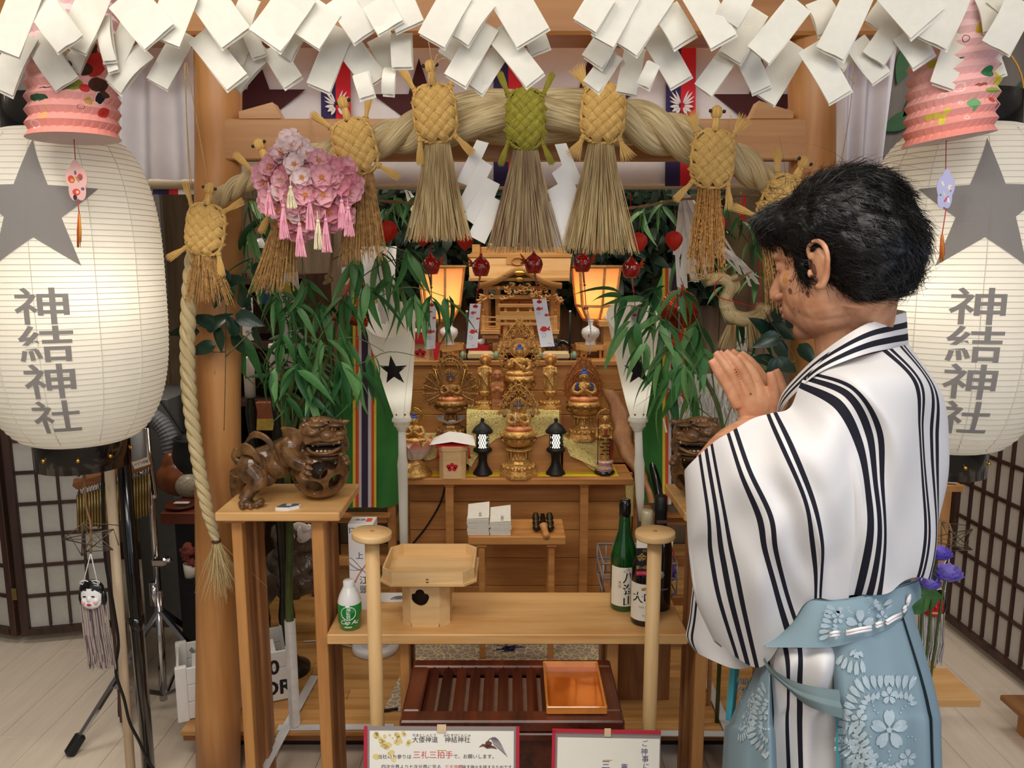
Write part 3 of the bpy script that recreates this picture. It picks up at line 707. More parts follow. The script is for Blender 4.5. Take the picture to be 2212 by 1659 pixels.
solo('wooden_staff', 'pale round wooden staff leaning on the black lantern pole at left', 'staff', MB().tube([(-1.158, 2.12, 0), (-1.147, 2.125, P(1106, 1003, 2.12).z)], .0135, 16), mat('staff_wood', (222, 198, 164), .5, var=.06, stretch=(8, 8, .6)), (-1.158, 2.12, 0))
mb = MB().tube(cr([P(222, 1020, 2.08), P(222, 1100, 2.08), P(228, 1210, 2.08), P(245, 1310, 2.08), P(256, 1390, 2.09), P(250, 1450, 2.08), P(268, 1510, 2.07), P(280, 1560, 2.06), P(300, 1600, 2.07), P(318, 1640, 2.1), P(345, 1680, 2.16)], 60), .0042, 6)
solo('power_cable', 'black cable hanging down along the pale staff from the left lantern', 'cable', mb, blackm, P(256, 1390, 2.13))
# ================= pleated pink paper lanterns
def pink_lantern(label, cb, ct, tilt_b, tilt_t, r_px, Y, blobs, strpts, card, cardc, tas, cardblobs):
    n = 11; T = thing('pink_lantern', label, 'lantern', P(*cb, Y)); rows = []; r0 = m(r_px, Y, 250)
    for i in range(2*n+1):
        t = i/(2*n); c = P(fz(cb[0], ct[0], t), fz(cb[1], ct[1], t), Y); ti = rad(fz(tilt_b, tilt_t, t)); r = r0*(1.0 if i % 2 == 0 else .9)
        if i == 0: r = r0*1.0
        R = Matrix.Rotation(-ti, 3, 'Y')
        rows.append([c+R @ Vector((r*cos(-pi/2+(j/96-.5)*2*pi), r*sin(-pi/2+(j/96-.5)*2*pi), .0012*sin(j*pi/1.5)*(i % 2))) for j in range(97)])
    M_, nt, B = newmat('pink_pleats'); L = nt.links; uv = N(nt, 'ShaderNodeUVMap'); sx = N(nt, 'ShaderNodeSeparateXYZ'); L.new(uv.outputs[0], sx.inputs[0])
    rp = N(nt, 'ShaderNodeValToRGB'); L.new(sx.outputs[1], rp.inputs[0]); rp.color_ramp.elements[0].color = lin((240, 150, 136)); rp.color_ramp.elements[1].color = lin((242, 206, 208)); rp.color_ramp.elements[1].position = .75
    e = rp.color_ramp.elements.new(.3); e.color = lin((242, 178, 172))
    bl = []
    for (x, y, ru, rv, rot, col, kind) in blobs:
        t = (cb[1]-y)/(cb[1]-ct[1]); dx = max(-.97, min(.97, (x-fz(cb[0], ct[0], t))/r_px)); u = .5+math.asin(dx)/(2*pi); fs = 1/(2*pi*r_px*max(.35, cos(math.asin(dx))))
        bl.append((u, t, ru*fs, rv/(cb[1]-ct[1]), 0, col, kind))
    L.new(uvblobs(nt, uv.outputs[0], rp.outputs[0], bl), B.inputs['Base Color']); B.inputs['Roughness'].default_value = .75; B.inputs['Specular IOR Level'].default_value = .2
    part(T, 'pleated_paper', MB().grid(rows, sm=False), M_)
    b0 = rows[0]; c0 = P(*cb, Y); part(T, 'bottom_disc', MB().add([c0]+b0[:-1], [[0, 1+(k+1) % 96, 1+k] for k in range(96)]), mat('disc_paper', (226, 206, 206), .8, var=.02))
    sp = [P(x, y, Y) for x, y in strpts]; redstr = mat('crimson_string', (176, 44, 56), .7, var=0); part(T, 'string', MB().tube(sp, .0009, 5), redstr)
    cx, cy, w_, h_ = card; cc_ = P(cx, cy, Y); W_, H_ = m(w_, Y, cy), m(h_, Y, cy); pl = []
    for k in range(60):
        a = 2*pi*k/60; q = .80+.2*abs(cos(2.5*(a-pi/2))); pl.append((W_*q*cos(a), H_*q*sin(a)))
    M2, nt, B = newmat('card_print'); tc = N(nt, 'ShaderNodeTexCoord'); rg = N(nt, 'ShaderNodeRGB'); rg.outputs[0].default_value = lin(cardc)
    L = nt.links; mp = N(nt, 'ShaderNodeMapping'); L.new(tc.outputs['Object'], mp.inputs[0]); mp.inputs['Rotation'].default_value = (-pi/2, 0, 0); mp.inputs['Scale'].default_value = (1/W_, 1/W_, 1/H_)
    sp2 = N(nt, 'ShaderNodeSeparateXYZ'); L.new(tc.outputs['Object'], sp2.inputs[0]); cb2 = N(nt, 'ShaderNodeCombineXYZ'); L.new(sp2.outputs[0], cb2.inputs[0]); L.new(sp2.outputs[2], cb2.inputs[1])
    L.new(uvblobs(nt, cb2.outputs[0], rg.outputs[0], [(u*W_, v*H_, ru*W_, rv*W_, rot, col, 0) for (u, v, ru, rv, rot, col) in cardblobs]), B.inputs['Base Color'])
    part(T, 'flower_card', MB().prism(pl, .0012, facing(cc_)), M2, at=cc_)
    tx, y0, y1, y2 = tas; tb = MB(); tb.tube([P(cx+2, cy+h_*.9, Y), P(tx, y1, Y)], .0011, 5)
    for k in range(26):
        a = RN.uniform(-6, 6); tb.tube([P(tx+a*.4, y1, Y), P(tx+a*.9, (y1+y2)/2, Y+RN.uniform(-.003, .003)), P(tx+a*.8, y2-RN.uniform(0, 22), Y)], .0007, 4, mi=k % 2)
    part(T, 'tassel', tb, [mat('tassel_red', (200, 50, 60), .7, var=0), mat('tassel_gold', (214, 150, 50), .7, var=0)])
    return T
BR, RD, YL, GN, LG, NV, CR_ = (84, 56, 48), (206, 62, 56), (196, 160, 70), (60, 96, 66), (142, 150, 66), (44, 40, 52), (240, 222, 210)
pink_lantern('pleated pink paper lantern hanging at the left with dark flowers and a plum blossom card', (160, 300), (156, -8), 1.5, 0, 93, 1.69,
    [(178, 152, 9, 20, 0, RD, 0), (232, 150, 16, 30, 0, RD, 0), (205, 140, 15, 17, 0, (214, 186, 130), 0), (207, 141, 12, 13, 0, YL, 0), (226, 118, 15, 14, 0, BR, 0), (193, 120, 14, 12, 0, BR, 0), (198, 166, 20, 15, 0, CR_, 0), (198, 166, 18, 13, 0, BR, 0), (218, 166, 16, 14, 0, BR, 0), (207, 160, 5, 4, 0, CR_, 0), (213, 168, 2, 2, 0, CR_, 0), (199, 200, 24, 12, 0, LG, 0), (185, 207, 8, 7, 0, LG, 0), (128, 227, 25, 7, 0, GN, 0), (240, 195, 11, 16, 0, BR, 0), (242, 222, 6, 14, 0, CR_, 0), (242, 222, 5, 12, 0, NV, 0), (246, 212, 4, 9, 0, BR, 0), (246, 252, 5, 11, 0, RD, 0), (122, 281, 13, 9, 0, (244, 206, 206), .72), (144, 265, 10, 8, 0, (232, 176, 110), 0), (156, 246, 4, 3, 0, (236, 180, 120), 0), (148, 208, 16, 1.3, 0, NV, 0), (216, 246, 6, 5, 0, NV, .86), (228, 232, 6, 8, 0, (200, 160, 90), 0), (222, 206, 8, 9, 0, RD, 0)],
    [(160, 301), (163, 352)], (166, 392, 24, 45), (226, 178, 172), (171, 435, 462, 537),
    [(-.45, .1, .3, .35, .4, (206, 70, 56)), (.35, .2, .25, .3, 0, (206, 70, 56)), (-.1, -.5, .35, .3, 0, (206, 70, 56)), (-.4, .05, .16, .16, 0, YL), (.38, .15, .12, .2, 0, (120, 90, 90)), (0, -.5, .14, .14, 0, (232, 190, 160)), (-.25, -.75, .18, .25, 0, NV), (.5, -.35, .16, .14, 0, (108, 84, 110)), (-.05, .4, .1, .2, 0, (108, 84, 110)), (.1, .1, .1, .3, .5, (160, 140, 90))])
pink_lantern('pleated pink paper lantern hanging crooked at the right with yellow flowers and a lavender card', (2048, 302), (2074, -5), 9, 3, 92, 1.67,
    [(2124, 178, 10, 16, 0, YL, 0), (2128, 200, 13, 15, 0, (226, 214, 110), 0), (2136, 180, 8, 22, 0, (226, 214, 110), 0), (2122, 162, 8, 13, 0, (226, 140, 70), 0), (2110, 190, 9, 14, 0, (216, 190, 60), 0), (2086, 178, 16, 12, 0, (66, 130, 84), 0), (2098, 217, 22, 6, 0, (150, 170, 80), 0), (2052, 240, 15, 9, 0, (116, 176, 120), 0), (2053, 249, 5, 8, 0, (116, 176, 120), 0), (2025, 203, 12, 10, 0, (246, 216, 212), .74), (1996, 214, 7, 6, 0, (246, 216, 212), .74), (2038, 268, 6, 4, 0, (246, 216, 212), .6), (2027, 235, 5, 4, 0, (246, 216, 212), .6), (1980, 252, 11, 6, 0, (222, 206, 84), 0), (1994, 262, 6, 12, 0, (222, 206, 84), 0), (2003, 247, 6, 6, 0, (222, 206, 84), 0), (2100, 237, 10, 6, 0, (204, 84, 60), 0), (2114, 246, 3, 9, 0, (120, 70, 90), 0), (2072, 203, 16, 3, 0, (170, 100, 84), 0), (2066, 85, 10, 12, 0, (222, 190, 60), 0), (2090, 82, 10, 10, 0, (222, 190, 60), 0), (2078, 60, 5, 16, 0, (206, 60, 70), 0), (1986, 143, 9, 7, 0, (200, 190, 70), 0), (1999, 170, 5, 7, 0, NV, .78), (2036, 105, 7, 8, 0, NV, .82), (2120, 128, 14, 2, 0, NV, 0), (2020, 143, 14, 1.5, 0, NV, 0)],
    [(2044, 303), (2043, 366)], (2042, 410, 20, 44), (186, 186, 222), (2035, 455, 508, 568),
    [(.4, .15, .3, .1, .7, (240, 226, 200)), (.4, .1, .1, .34, .3, (240, 226, 200)), (-.35, .3, .12, .3, .5, (240, 226, 200)), (.15, -.45, .12, .4, -.6, (206, 70, 90)), (.4, -.5, .12, .3, .3, (240, 236, 230)), (-.1, -.2, .1, .3, .4, (206, 210, 190)), (.55, -.05, .1, .1, 0, (190, 90, 70)), (-.5, -.25, .1, .12, 0, (90, 120, 110))])
# ================= side tables, middle shelf
def slab_leg(T, x0, x1, y0, y1, z1, inner, fr):
    """leg of upright boards: narrow front batten and stepped side boards"""
    part(T, 'leg_board', MB().bx(x0, x1, y0, y0+.03, 0, z1, 0, .002), W_leg)
    sg = 1 if inner else -1; n = 4; xi = x1 if inner else x0
    for k in range(n):
        a = y0+.03+(y1-y0-.03)*k/n; b = y0+.03+(y1-y0-.03)*(k+1)/n; d = (-.004, -.010, -.003, -.008)[k]*sg
        q0, q1 = (x0, xi+d) if inner else (xi+d, x1)
        part(T, 'leg_board', MB().bx(q0, q1, a+.0005, b-.0005, 0, z1, 0, .002), W_dark)
    part(T, 'cleat', MB().bx(x0-.02, x1+.012, y0-.006, y0+.034, z1, z1+.014, 0, .002), W_leg)
def side_table(label, sx, ox=0):
    T = thing('side_table', label, 'table', (sx*.62+ox, 2.08, 0)); zt = .947; zb = P(1106, 1127, 1.95).z
    a, b = sorted((sx*.786+ox, sx*.456+ox)); part(T, 'table_top', MB().bx(a, b, 1.95, 2.222, zb, zt, 0, .003), W_table)
    for (q0, q1) in ((.757, .7285), (.5416, .5085)):
        c, d = sorted((sx*q0+ox, sx*q1+ox)); slab_leg(T, c, d, 1.985, 2.19, zb-.014, sx < 0, 0)
    return T
side_table('tall narrow wooden side table on the left carrying a carved lion', -1)
side_table("tall narrow wooden side table on the right beside the man's sleeve", 1)
ZS = P(1106, 1371, 1.95).z; zb = P(1106, 1393, 1.95).z
T = thing('offering_shelf', 'long low wooden shelf in the middle holding bottles and an offering stand', 'shelf', (0, 2.08, 0))
part(T, 'shelf_board', MB().bx(-.503, .478, 1.95, 2.222, zb, ZS, 0, .003), W_table)
for (a, b, inn) in ((-.314, -.287, True), (.264, .297, False)): slab_leg(T, a, b, 2.0, 2.19, zb-.014, inn, 0)
def z_on(Z): return Z
# ================= carved lions with pierced balls
lion_m = mat('carved_brown', (134, 96, 58), .32, c2=(64, 42, 26), scale=28, coat=.3, bump=.3)
def lion(label):
    Y0 = 2.075; zt = .947
    T = thing('carved_lion', label, 'statue', (P(640, 1070, 2.06).x, 2.06, zt))
    px = lambda x, y, Y=Y0: P(x, y, Y)
    q = lambda r: m(r, 2.05, 1000)
    mb = MB()
    B_ = lambda x, y, Y, rx, ry=None, rz=None: mb.ball(P(x, y, Y), (q(rx), q(ry or rx), q(rz or rx)), 16, 12)
    TT = lambda pts, rs: mb.tube(cr([P(*p) for p in pts], 14), [v.x for v in cr([(q(r), 0, 0) for r in rs], 14)], 12)
    TT([(668, 955, 2.10), (630, 968, 2.10), (590, 985, 2.10), (550, 1002, 2.09)], [30, 32, 30, 34])
    B_(545, 1012, 2.045, 33, 28, 36); B_(575, 1030, 2.08, 24, 22, 22); B_(600, 1005, 2.08, 30, 26, 30); B_(618, 985, 2.07, 26, 24, 26)
    TT([(545, 1018, 2.03), (560, 1040, 2.015), (540, 1060, 2.01), (528, 1082, 2.0)], [26, 19, 15, 14])
    B_(532, 1087, 1.995, 17, 18, 11)
    for k, (x, y) in enumerate(((524, 1092), (541, 1092), (555, 1089), (564, 1084))): B_(x, y, 1.978+.006*k, 8, 9, 9); mb.ball(P(x, y+4, 1.966+.006*k), (q(4), q(6), q(4)), 8, 6)
    TT([(516, 1020, 2.12), (512, 1050, 2.13), (515, 1078, 2.13)], [20, 16, 14]); B_(517, 1079, 2.125, 15, 18, 9)
    B_(628, 965, 2.045, 24, 20, 24)
    TT([(622, 975, 2.04), (640, 996, 2.01), (664, 1008, 1.995)], [20, 18, 13])
    for (x, y) in ((668, 997), (666, 1010), (664, 1022), (656, 1033)): B_(x, y, 1.982, 8, 9, 6.5); mb.ball(P(x+6, y+3, 1.974), (q(5), q(4), q(3)), 8, 6)
    TT([(655, 1000, 1.99), (657, 1018, 1.985), (648, 1028, 1.985)], [6, 6, 4])
    for (x, y) in ((738, 980), (746, 990), (750, 1000)): B_(x, y, 2.03, 8, 12, 7)
    # head
    B_(698, 935, 2.07, 52, 44, 33); B_(690, 925, 2.06, 44, 40, 26); B_(700, 952, 2.035, 46, 30, 9); B_(655, 955, 2.07, 18, 24, 32)
    B_(707, 940, 2.005, 17, 18, 13); B_(696, 944, 2.003, 8, 9, 7); B_(722, 942, 2.006, 8, 9, 7)
    for sx in (-1, 1): B_(705+sx*20, 918, 2.015, 17, 12, 6); B_(705+sx*30, 935, 2.02, 12, 12, 8)
    B_(695, 984, 2.06, 46, 30, 9); B_(695, 980, 2.02, 36, 16, 5); B_(655, 975, 2.06, 14, 16, 18); B_(742, 960, 2.06, 12, 18, 18)
    TT([(660, 958, 2.01), (690, 950, 1.995), (715, 951, 1.995), (742, 945, 2.02)], [4, 4.5, 4.5, 4])
    TT([(664, 968, 2.02), (675, 978, 2.0), (705, 980, 1.995), (738, 966, 2.02)], [4, 4, 4, 3.5])
    TT([(728, 918, 2.07), (742, 912, 2.06), (756, 909, 2.055)], [11, 8, 1.5]); TT([(650, 940, 2.06), (648, 955, 2.05), (652, 972, 2.05)], [9, 11, 4])
    # brow curls, mane, flowing hair
    for k in range(34):
        x = 650+RN.uniform(0, 92); y = 906+abs(x-700)*.12+RN.uniform(-3, 9); TT([(x, y, 2.05), (x+RN.uniform(-7, 7), y-4, 2.03), (x+RN.uniform(-10, 10), y+3, 2.02)], [4, 3, 1.5])
    for k in range(9):
        TT([(608+k*2, 925+k*4, 2.05), (632, 926+k*4.2, 2.03), (652, 935+k*3, 2.04)], [3, 3.4, 2.5])
    for k in range(5): 
        o = k*5; TT([(600-o*.2, 993-o*.4, 2.03), (588, 970-o*.6, 2.02), (570, 948-o*.4, 2.02), (545, 944-o*.2-k, 2.03), (524, 965+o*.4, 2.04)], [3.2, 3.4, 3.6, 3.4, 3])
        TT([(568-o*.4, 1010-k, 2.02), (557-o*.3, 985+k, 2.01), (543, 966+o*.8, 2.01), (525, 960+o, 2.03), (513, 975+o*.6, 2.05)], [3, 3.4, 3.6, 3.2, 2.6])
    TT([(520, 1000, 2.06), (508, 985, 2.06), (514, 966, 2.05)], [10, 9, 7])
    body = part(T, 'body', sculpt(mb, .0016, 2, 'body'), lion_m)
    # pierced ball
    c = P(692, 1014, 2.085); R = q(63); bm_ = MB().ball(c, R, 48, 32)
    o = bpy.data.objects.new('ball', bm_.mesh('ball')); COL.objects.link(o)
    cut = MB().ball(c, R*.84, 32, 20)
    dirs = [(-.25, -.85, .42), (.55, -.7, .5), (-.75, -.55, -.35), (.0, -.88, -.42), (.68, -.62, -.28), (-.6, .6, .4), (.4, .75, .3), (.1, .8, -.5), (-.8, -.1, .35), (.9, .1, .2)]
    dirs[0] = (.18, -.95, .22)
    for d in dirs:
        v = Vector(d).normalized(); cut.tube([c+v*R*.55, c+v*R*1.3], R*.3, 28)
    oc = bpy.data.objects.new('cut', cut.mesh('cut')); COL.objects.link(oc)
    bo = o.modifiers.new('b', 'BOOLEAN'); bo.object = oc; bo.solver = 'EXACT'; bo.use_self = True; me = bake(o, 'pierced_ball'); d_ = oc.data; bpy.data.objects.remove(oc); bpy.data.meshes.remove(d_)
    for p in me.polygons: p.use_smooth = len(p.vertices) <= 4 and p.area < R*R*.05
    part(T, 'pierced_ball', me, lion_m)
    mm = MB().ball(P(699, 966, 2.055), (q(42), q(26), q(12)), 16, 10); part(T, 'mouth', mm, mat('mouth_dark', (16, 10, 8), .6))
    tm = MB()
    for k, (x, y) in enumerate(((676, 960), (687, 959), (699, 955), (708, 955), (720, 957), (731, 954))): tm.ball(P(x, y, 2.005+.004*abs(k-2.5)), (q(3.6), q(3), q(5.5)), 8, 6)
    for x in (685, 694, 703, 712): tm.ball(P(x, 976, 2.004), (q(3.4), q(3), q(4)), 8, 6)
    part(T, 'teeth', tm, mat('tooth_wood', (196, 164, 120), .4))
    for x in (690, 721):
        e = part(T, 'eye', MB().ball(P(x, 927, 2.012), (q(5.5), q(4), q(5)), 12, 8), mat('eye_wood', (170, 120, 70), .3)); part(e, 'pupil', MB().ball(P(x, 927, 2.0075), (q(2.6), q(2.2), q(2.6)), 10, 8), black)
    tg = MB().ball(P(703, 974, 2.03), (q(16), q(16), q(6)), 12, 8); part(T, 'tongue', tg, lion_m)
    return T
Tl = lion('glossy carved brown lion on the left side table, paws on a pierced ball')
Tm = dup(Tl, label="carved brown lion on the right side table, half hidden by the man's sleeve", loc=(-Tl.location.x-.012, Tl.location.y, Tl.location.z)); Tm.scale = (-1, 1, 1)
# remote control
c = P(622, 1090, 1.985); c.z = .947; T = thing('remote_control', 'small white remote with a grey face lying before the left lion', 'remote', c)
pl = [(-.029, -.017), (.006, -.019), (.029, -.0), (.031, .015), (-.018, .014)]
part(T, 'case', MB().prism(pl, .0085, Matrix.Translation(c)), white); part(T, 'face_plate', MB().prism([(x*.92, y*.9+.0004) for x, y in pl], .001, Matrix.Translation(c+Vector((0, 0, .0085)))), mat('grey_plate', (92, 98, 104), .4, var=0))
part(T, 'button', MB().box(c+Vector((.003, .002, .0105)), (.014, .014, .002), None, 0, .0006), mat('grey_button', (196, 200, 204), .35, var=0))
# ================= round stands on staffs
W_staff = wood('staff_pale', (226, 190, 138), (210, 170, 114), .5, 2, 12, .05)
for (x, lab) in ((803, 'left'), (1415, 'right')):
    Y = 1.80; c = P(x, 1152, Y); T = thing('disc_stand', 'round wooden disc on a tall staff before the shelf, the %s one' % lab, 'stand', (c.x, Y, 0))
    r = m(43, Y, 1155); M = Matrix.Translation(c) @ Matrix.Rotation(rad(4 if x < 1000 else -2), 4, 'Y')
    part(T, 'disc', MB().lathe([(0, -.011), (r*.97, -.011), (r, -.008), (r, .002), (r*.98, .005), (0, .005)], 40, M), W_pale, label=None)
    part(T, 'disc_plug', MB().lathe([(.0, .0), (.0055, 0), (.0055, .0062), (0, .0062)], 12, M), W_leg)
    part(T, 'staff', MB().tube([(c.x+(-.006 if x < 1000 else .006), Y, 0), (c.x, Y, .3), (c.x, Y, c.z-.01)], m(15.5, Y, 1300), 18), W_staff)
    part(T, 'foot', MB().lathe([(0, 0), (.09, 0), (.09, .018), (.02, .03), (0, .03)], 28, Matrix.Translation((c.x, Y, 0))), W_pale)
# ================= offering stand (sanbo)
def oct_(hx, hy, c): return [(-hx+c, -hy), (hx-c, -hy), (hx, -hy+c), (hx, hy-c), (hx-c, hy), (-hx+c, hy), (-hx, hy-c), (-hx, -hy+c)]
cx = P(919, 1350, 1.995).x; cy = 2.06; hb = .066
T = thing('offering_stand', 'plain wooden octagonal offering tray on a pierced base, on the middle shelf', 'tray stand', (cx, cy, ZS))
zt0 = P(1106, 1262, cy-.095).z
out = oct_(hb, hb, .026); pan = MB(); inn = oct_(hb-.006, hb-.006, .024)
for k in range(8):
    a, b, c2, d2 = out[k], out[(k+1) % 8], inn[(k+1) % 8], inn[k]
    if k == 0: continue
    pan.add([(cx+x, cy+y, z) for z in (ZS, zt0) for (x, y) in (a, b, c2, d2)], [[0, 1, 5, 4], [1, 2, 6, 5], [2, 3, 7, 6], [3, 0, 4, 7], [0, 3, 2, 1], [4, 5, 6, 7]])
part(T, 'base_side', pan, W_pale)
# front board with the clover-shaped opening
zc = P(907, 1292, cy-hb).z; xc = P(907, 1292, cy-hb).x; cl_ = []
for k in range(48):
    a = 2*pi*k/48; q = [(x-1428, 185-y) for x, y in ((1345, 170), (1355, 146), (1384, 142), (1400, 110), (1430, 100), (1457, 110), (1472, 142), (1502, 150), (1513, 175), (1500, 215), (1475, 250), (1435, 265), (1395, 250), (1360, 215))]
    q = sorted((math.atan2(y, x) % (2*pi), math.hypot(x, y)) for x, y in q); r = float(np.interp(a, [p[0] for p in q], [p[1] for p in q], period=2*pi))*.0003; cl_.append((r*cos(a), r*sin(a)))
x0, x1 = out[0][0]+cx, out[1][0]+cx; fb = MB(); yf = cy-hb
def sq(a):
    dx, dz = cos(a), sin(a); w0, w1, h0, h1 = x0-xc, x1-xc, ZS-zc, zt0-zc
    t = min([q for q in ((w1/dx if dx > 1e-6 else 9), (w0/dx if dx < -1e-6 else 9), (h1/dz if dz > 1e-6 else 9), (h0/dz if dz < -1e-6 else 9)) if q > 0]); return (t*dx, t*dz)
rows = [[], [], [], []]
for k in range(49):
    x, y = cl_[k % 48]; a = math.atan2(y, x); s_ = sq(a)
    rows[0].append(Vector((xc+s_[0], yf, zc+s_[1]))); rows[1].append(Vector((xc+x, yf, zc+y))); rows[2].append(Vector((xc+x, yf+.006, zc+y))); rows[3].append(Vector((xc+s_[0], yf+.006, zc+s_[1])))
fb.grid(rows, sm=False); part(T, 'pierced_board', fb, W_pale)
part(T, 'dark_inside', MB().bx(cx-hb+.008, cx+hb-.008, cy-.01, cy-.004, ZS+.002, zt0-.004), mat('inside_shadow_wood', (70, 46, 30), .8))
hx, hy = m(96, cy, 1220), .105; ot = oct_(hx, hy, .03)
part(T, 'tray_bottom', MB().prism(oct_(hx+.006, hy+.006, .032), .006, Matrix.Translation((cx+.012, cy, zt0))), W_pale)
it = oct_(hx-.005, hy-.005, .028); rim = MB()
ht = .033
for k in range(8):
    a, b, c2, d2 = ot[k], ot[(k+1) % 8], it[(k+1) % 8], it[k]
    rim.add([(cx+.012+x, cy+y, z) for z in (zt0+.006, zt0+.006+ht) for (x, y) in (a, b, c2, d2)], [[0, 1, 5, 4], [1, 2, 6, 5], [2, 3, 7, 6], [3, 0, 4, 7], [4, 5, 6, 7]])
part(T, 'tray_rim', rim, W_pale)
part(T, 'stitch', MB().box((cx+.012, cy-hy-.0005, zt0+.018), (.007, .002, .002)).box((cx+.012, cy-hy-.0005, zt0+.010), (.007, .002, .002)), mat('bark_stitch', (60, 30, 24), .7))
# ================= offering box with slatted top and tray
zf = P(1106, 1558, 1.66).z; xl = P(862, 1558, 1.66).x; xr = P(1350, 1556, 1.66).x; yb = 1.965-.02; 
T = thing('offering_box', 'dark reddish wooden offering box with slatted top in front', 'box', ((xl+xr)/2, 1.8, 0)); Y0, Y1 = 1.66, yb; fw = .045
mb = MB()
for (a, b, c, d) in ((xl, xr, Y0, Y0+fw), (xl, xr, Y1-fw*.8, Y1), (xl, xl+fw, Y0+fw, Y1-fw*.8), (xr-fw, xr, Y0+fw, Y1-fw*.8)): mb.bx(a, b, c, d, zf-.03, zf, 0, .004)
part(T, 'top_frame', mb, W_redwood)
part(T, 'body', MB().bx(xl+.012, xr-.012, Y0+.012, Y1-.012, 0, zf-.03, 0, .003).bx(xl-.004, xr+.004, Y0-.004, Y1, zf-.05, zf-.03, 0, .003), W_redwood)
for k in range(12):
    x = xl+fw+.014+k*(xr-xl-2*fw)/12; 
    part(T, 'slat', MB().prism([(x-.013, -.03), (x+.013, -.03), (x+.013, -.012), (x, -.002), (x-.013, -.012)], Y1-Y0-fw*1.6, Matrix.Translation((0, Y1-fw*.7, zf)) @ FACE), W_redwood)
part(T, 'inner_tray', MB().bx(xl+fw, xr-fw, Y0+fw, Y1-fw, zf-.0298, zf-.0285), mat('box_inside', (150, 116, 96), .6))
ta, tb_ = P(1180, 1530, 1.69).x, P(1312, 1530, 1.69).x
T = thing('lacquer_tray', 'shiny amber lacquer tray lying on the offering box slats', 'tray', ((ta+tb_)/2, 1.8, zf)); y0, y1 = 1.685, 1.9; amber = mat('amber_lacquer', (206, 110, 36), .12, c2=(170, 76, 18), scale=9, coat=.9)
part(T, 'tray_floor', MB().bx(ta+.006, tb_-.006, y0+.006, y1-.006, zf+.001, zf+.006), amber)
rm = MB()
for (a, b, c, d) in ((ta, tb_, y0, y0+.006), (ta, tb_, y1-.006, y1), (ta, ta+.006, y0+.006, y1-.006), (tb_-.006, tb_, y0+.006, y1-.006)): rm.bx(a, b, c, d, zf+.001, zf+.021, 0, .002)
part(T, 'rim', rm, mat('amber_rim', (224, 140, 56), .15, coat=.8, var=.1))
# ================= signs in clear sleeves with red edge
sign_w = mat('sign_paper', (246, 242, 232), .6, var=.01); redp = mat('red_plastic', (192, 44, 66), .35, var=0); clear = mat('clear_sleeve', (214, 208, 206), .08, var=0, trans=.6, alpha=.35)
ink_k = mat('print_black', (60, 52, 52), .7, var=0); ink_r = mat('print_red', (206, 84, 84), .7, var=0); ink_b = mat('print_indigo', (70, 62, 120), .7, var=0)
def onsign(mb, cx_, cy_, o, ux, uy): return mb.xf(frame3(o+ux*cx_+uy*cy_, ux, uy))
def sign(label, q, Y, tilt, red_l, red_t, red_r):
    x0, x1, y0 = q; a = P(x0, y0, Y); b = P(x1, y0+(4 if x0 > 1000 else 1), Y); ux = (b-a).normalized(); wd = (b-a).length; uy = Vector((0, sin(rad(tilt)), cos(rad(tilt)))); hh = wd*.72 if x0 < 1000 else wd*1.3
    T = thing('sign_holder', label, 'sign', a-uy*hh+ux*wd/2); nrm = ux.cross(uy)
    def rect(u0, u1, v0, v1, off, t): return MB().prism([(u0, v0), (u1, v0), (u1, v1), (u0, v1)], t, frame3(a+nrm*off, ux, uy))
    part(T, 'board', rect(0, wd, -hh, 0, -.004, .002), mat('sleeve_back', (150, 140, 138), .3, var=.02))
    part(T, 'paper', rect(.008 if red_l else .006, wd-(.008 if red_r else .002), -hh+.01, -.009 if x0 < 1000 else -.016, -.0018, .0004), sign_w)
    e = MB()
    if red_l: e.add(*[(lambda r: (r.v, r.f))(rect(-.004, .003, -hh, 0, -.005, .006))][0])
    if red_r: e.add(*[(lambda r: (r.v, r.f))(rect(wd-.003, wd+.004, -hh, 0, -.005, .006))][0])
    if red_t: e.add(*[(lambda r: (r.v, r.f))(rect(-.004, wd, -.005, .001, -.005, .006))][0])
    part(T, 'red_edge', e, redp)
    part(T, 'leg', MB().beam(a+ux*wd*.5-uy*hh*.2-nrm*.01, Vector((a.x+wd/2, Y+.12, 0)), .02, .02), W_pale)
    part(T, 'tape', rect(wd*.47, wd*.53, -.012, .006, .0006, .0005), mat('masking_tape', (226, 200, 160), .7))
    return T, (lambda u, v: a+ux*u-uy*v+nrm*-.0006), ux, uy, wd, hh
T, at, ux, uy, wd, hh = sign('printed notice in a red edged sleeve, left one before the offering box', (790, 1118, 1570), 1.5, 8, True, False, True)
k_ = wd/328
def lettering(T, at, ux, uy, s_, px, py, size, mt, vert=False, bold=0): part(T, 'lettering', text_mesh(s_, size*k_, bold*k_, vertical=vert).xf(frame3(at(px*k_, py*k_), ux, uy)), mt)
lettering(T, at, ux, uy, 'やまとしんとう　　みむすびじんじゃ', 164, 19, 7.5, ink_k); lettering(T, at, ux, uy, '大倭神道　神結神社', 163, 29, 14, ink_k)
lettering(T, at, ux, uy, '当社のお参りは', 62, 66, 10.5, ink_k); lettering(T, at, ux, uy, '三礼三拍手', 145, 62, 17.5, ink_r); lettering(T, at, ux, uy, 'で、お願いします。', 236, 65, 10.5, ink_k)
lettering(T, at, ux, uy, '四次元界より七次元界に至る', 98, 88, 10, ink_k); lettering(T, at, ux, uy, '三千世界', 190, 88, 10, ink_r); lettering(T, at, ux, uy, 'に座す神々を拝するためです。', 262, 88, 9, ink_k)
bl = MB()
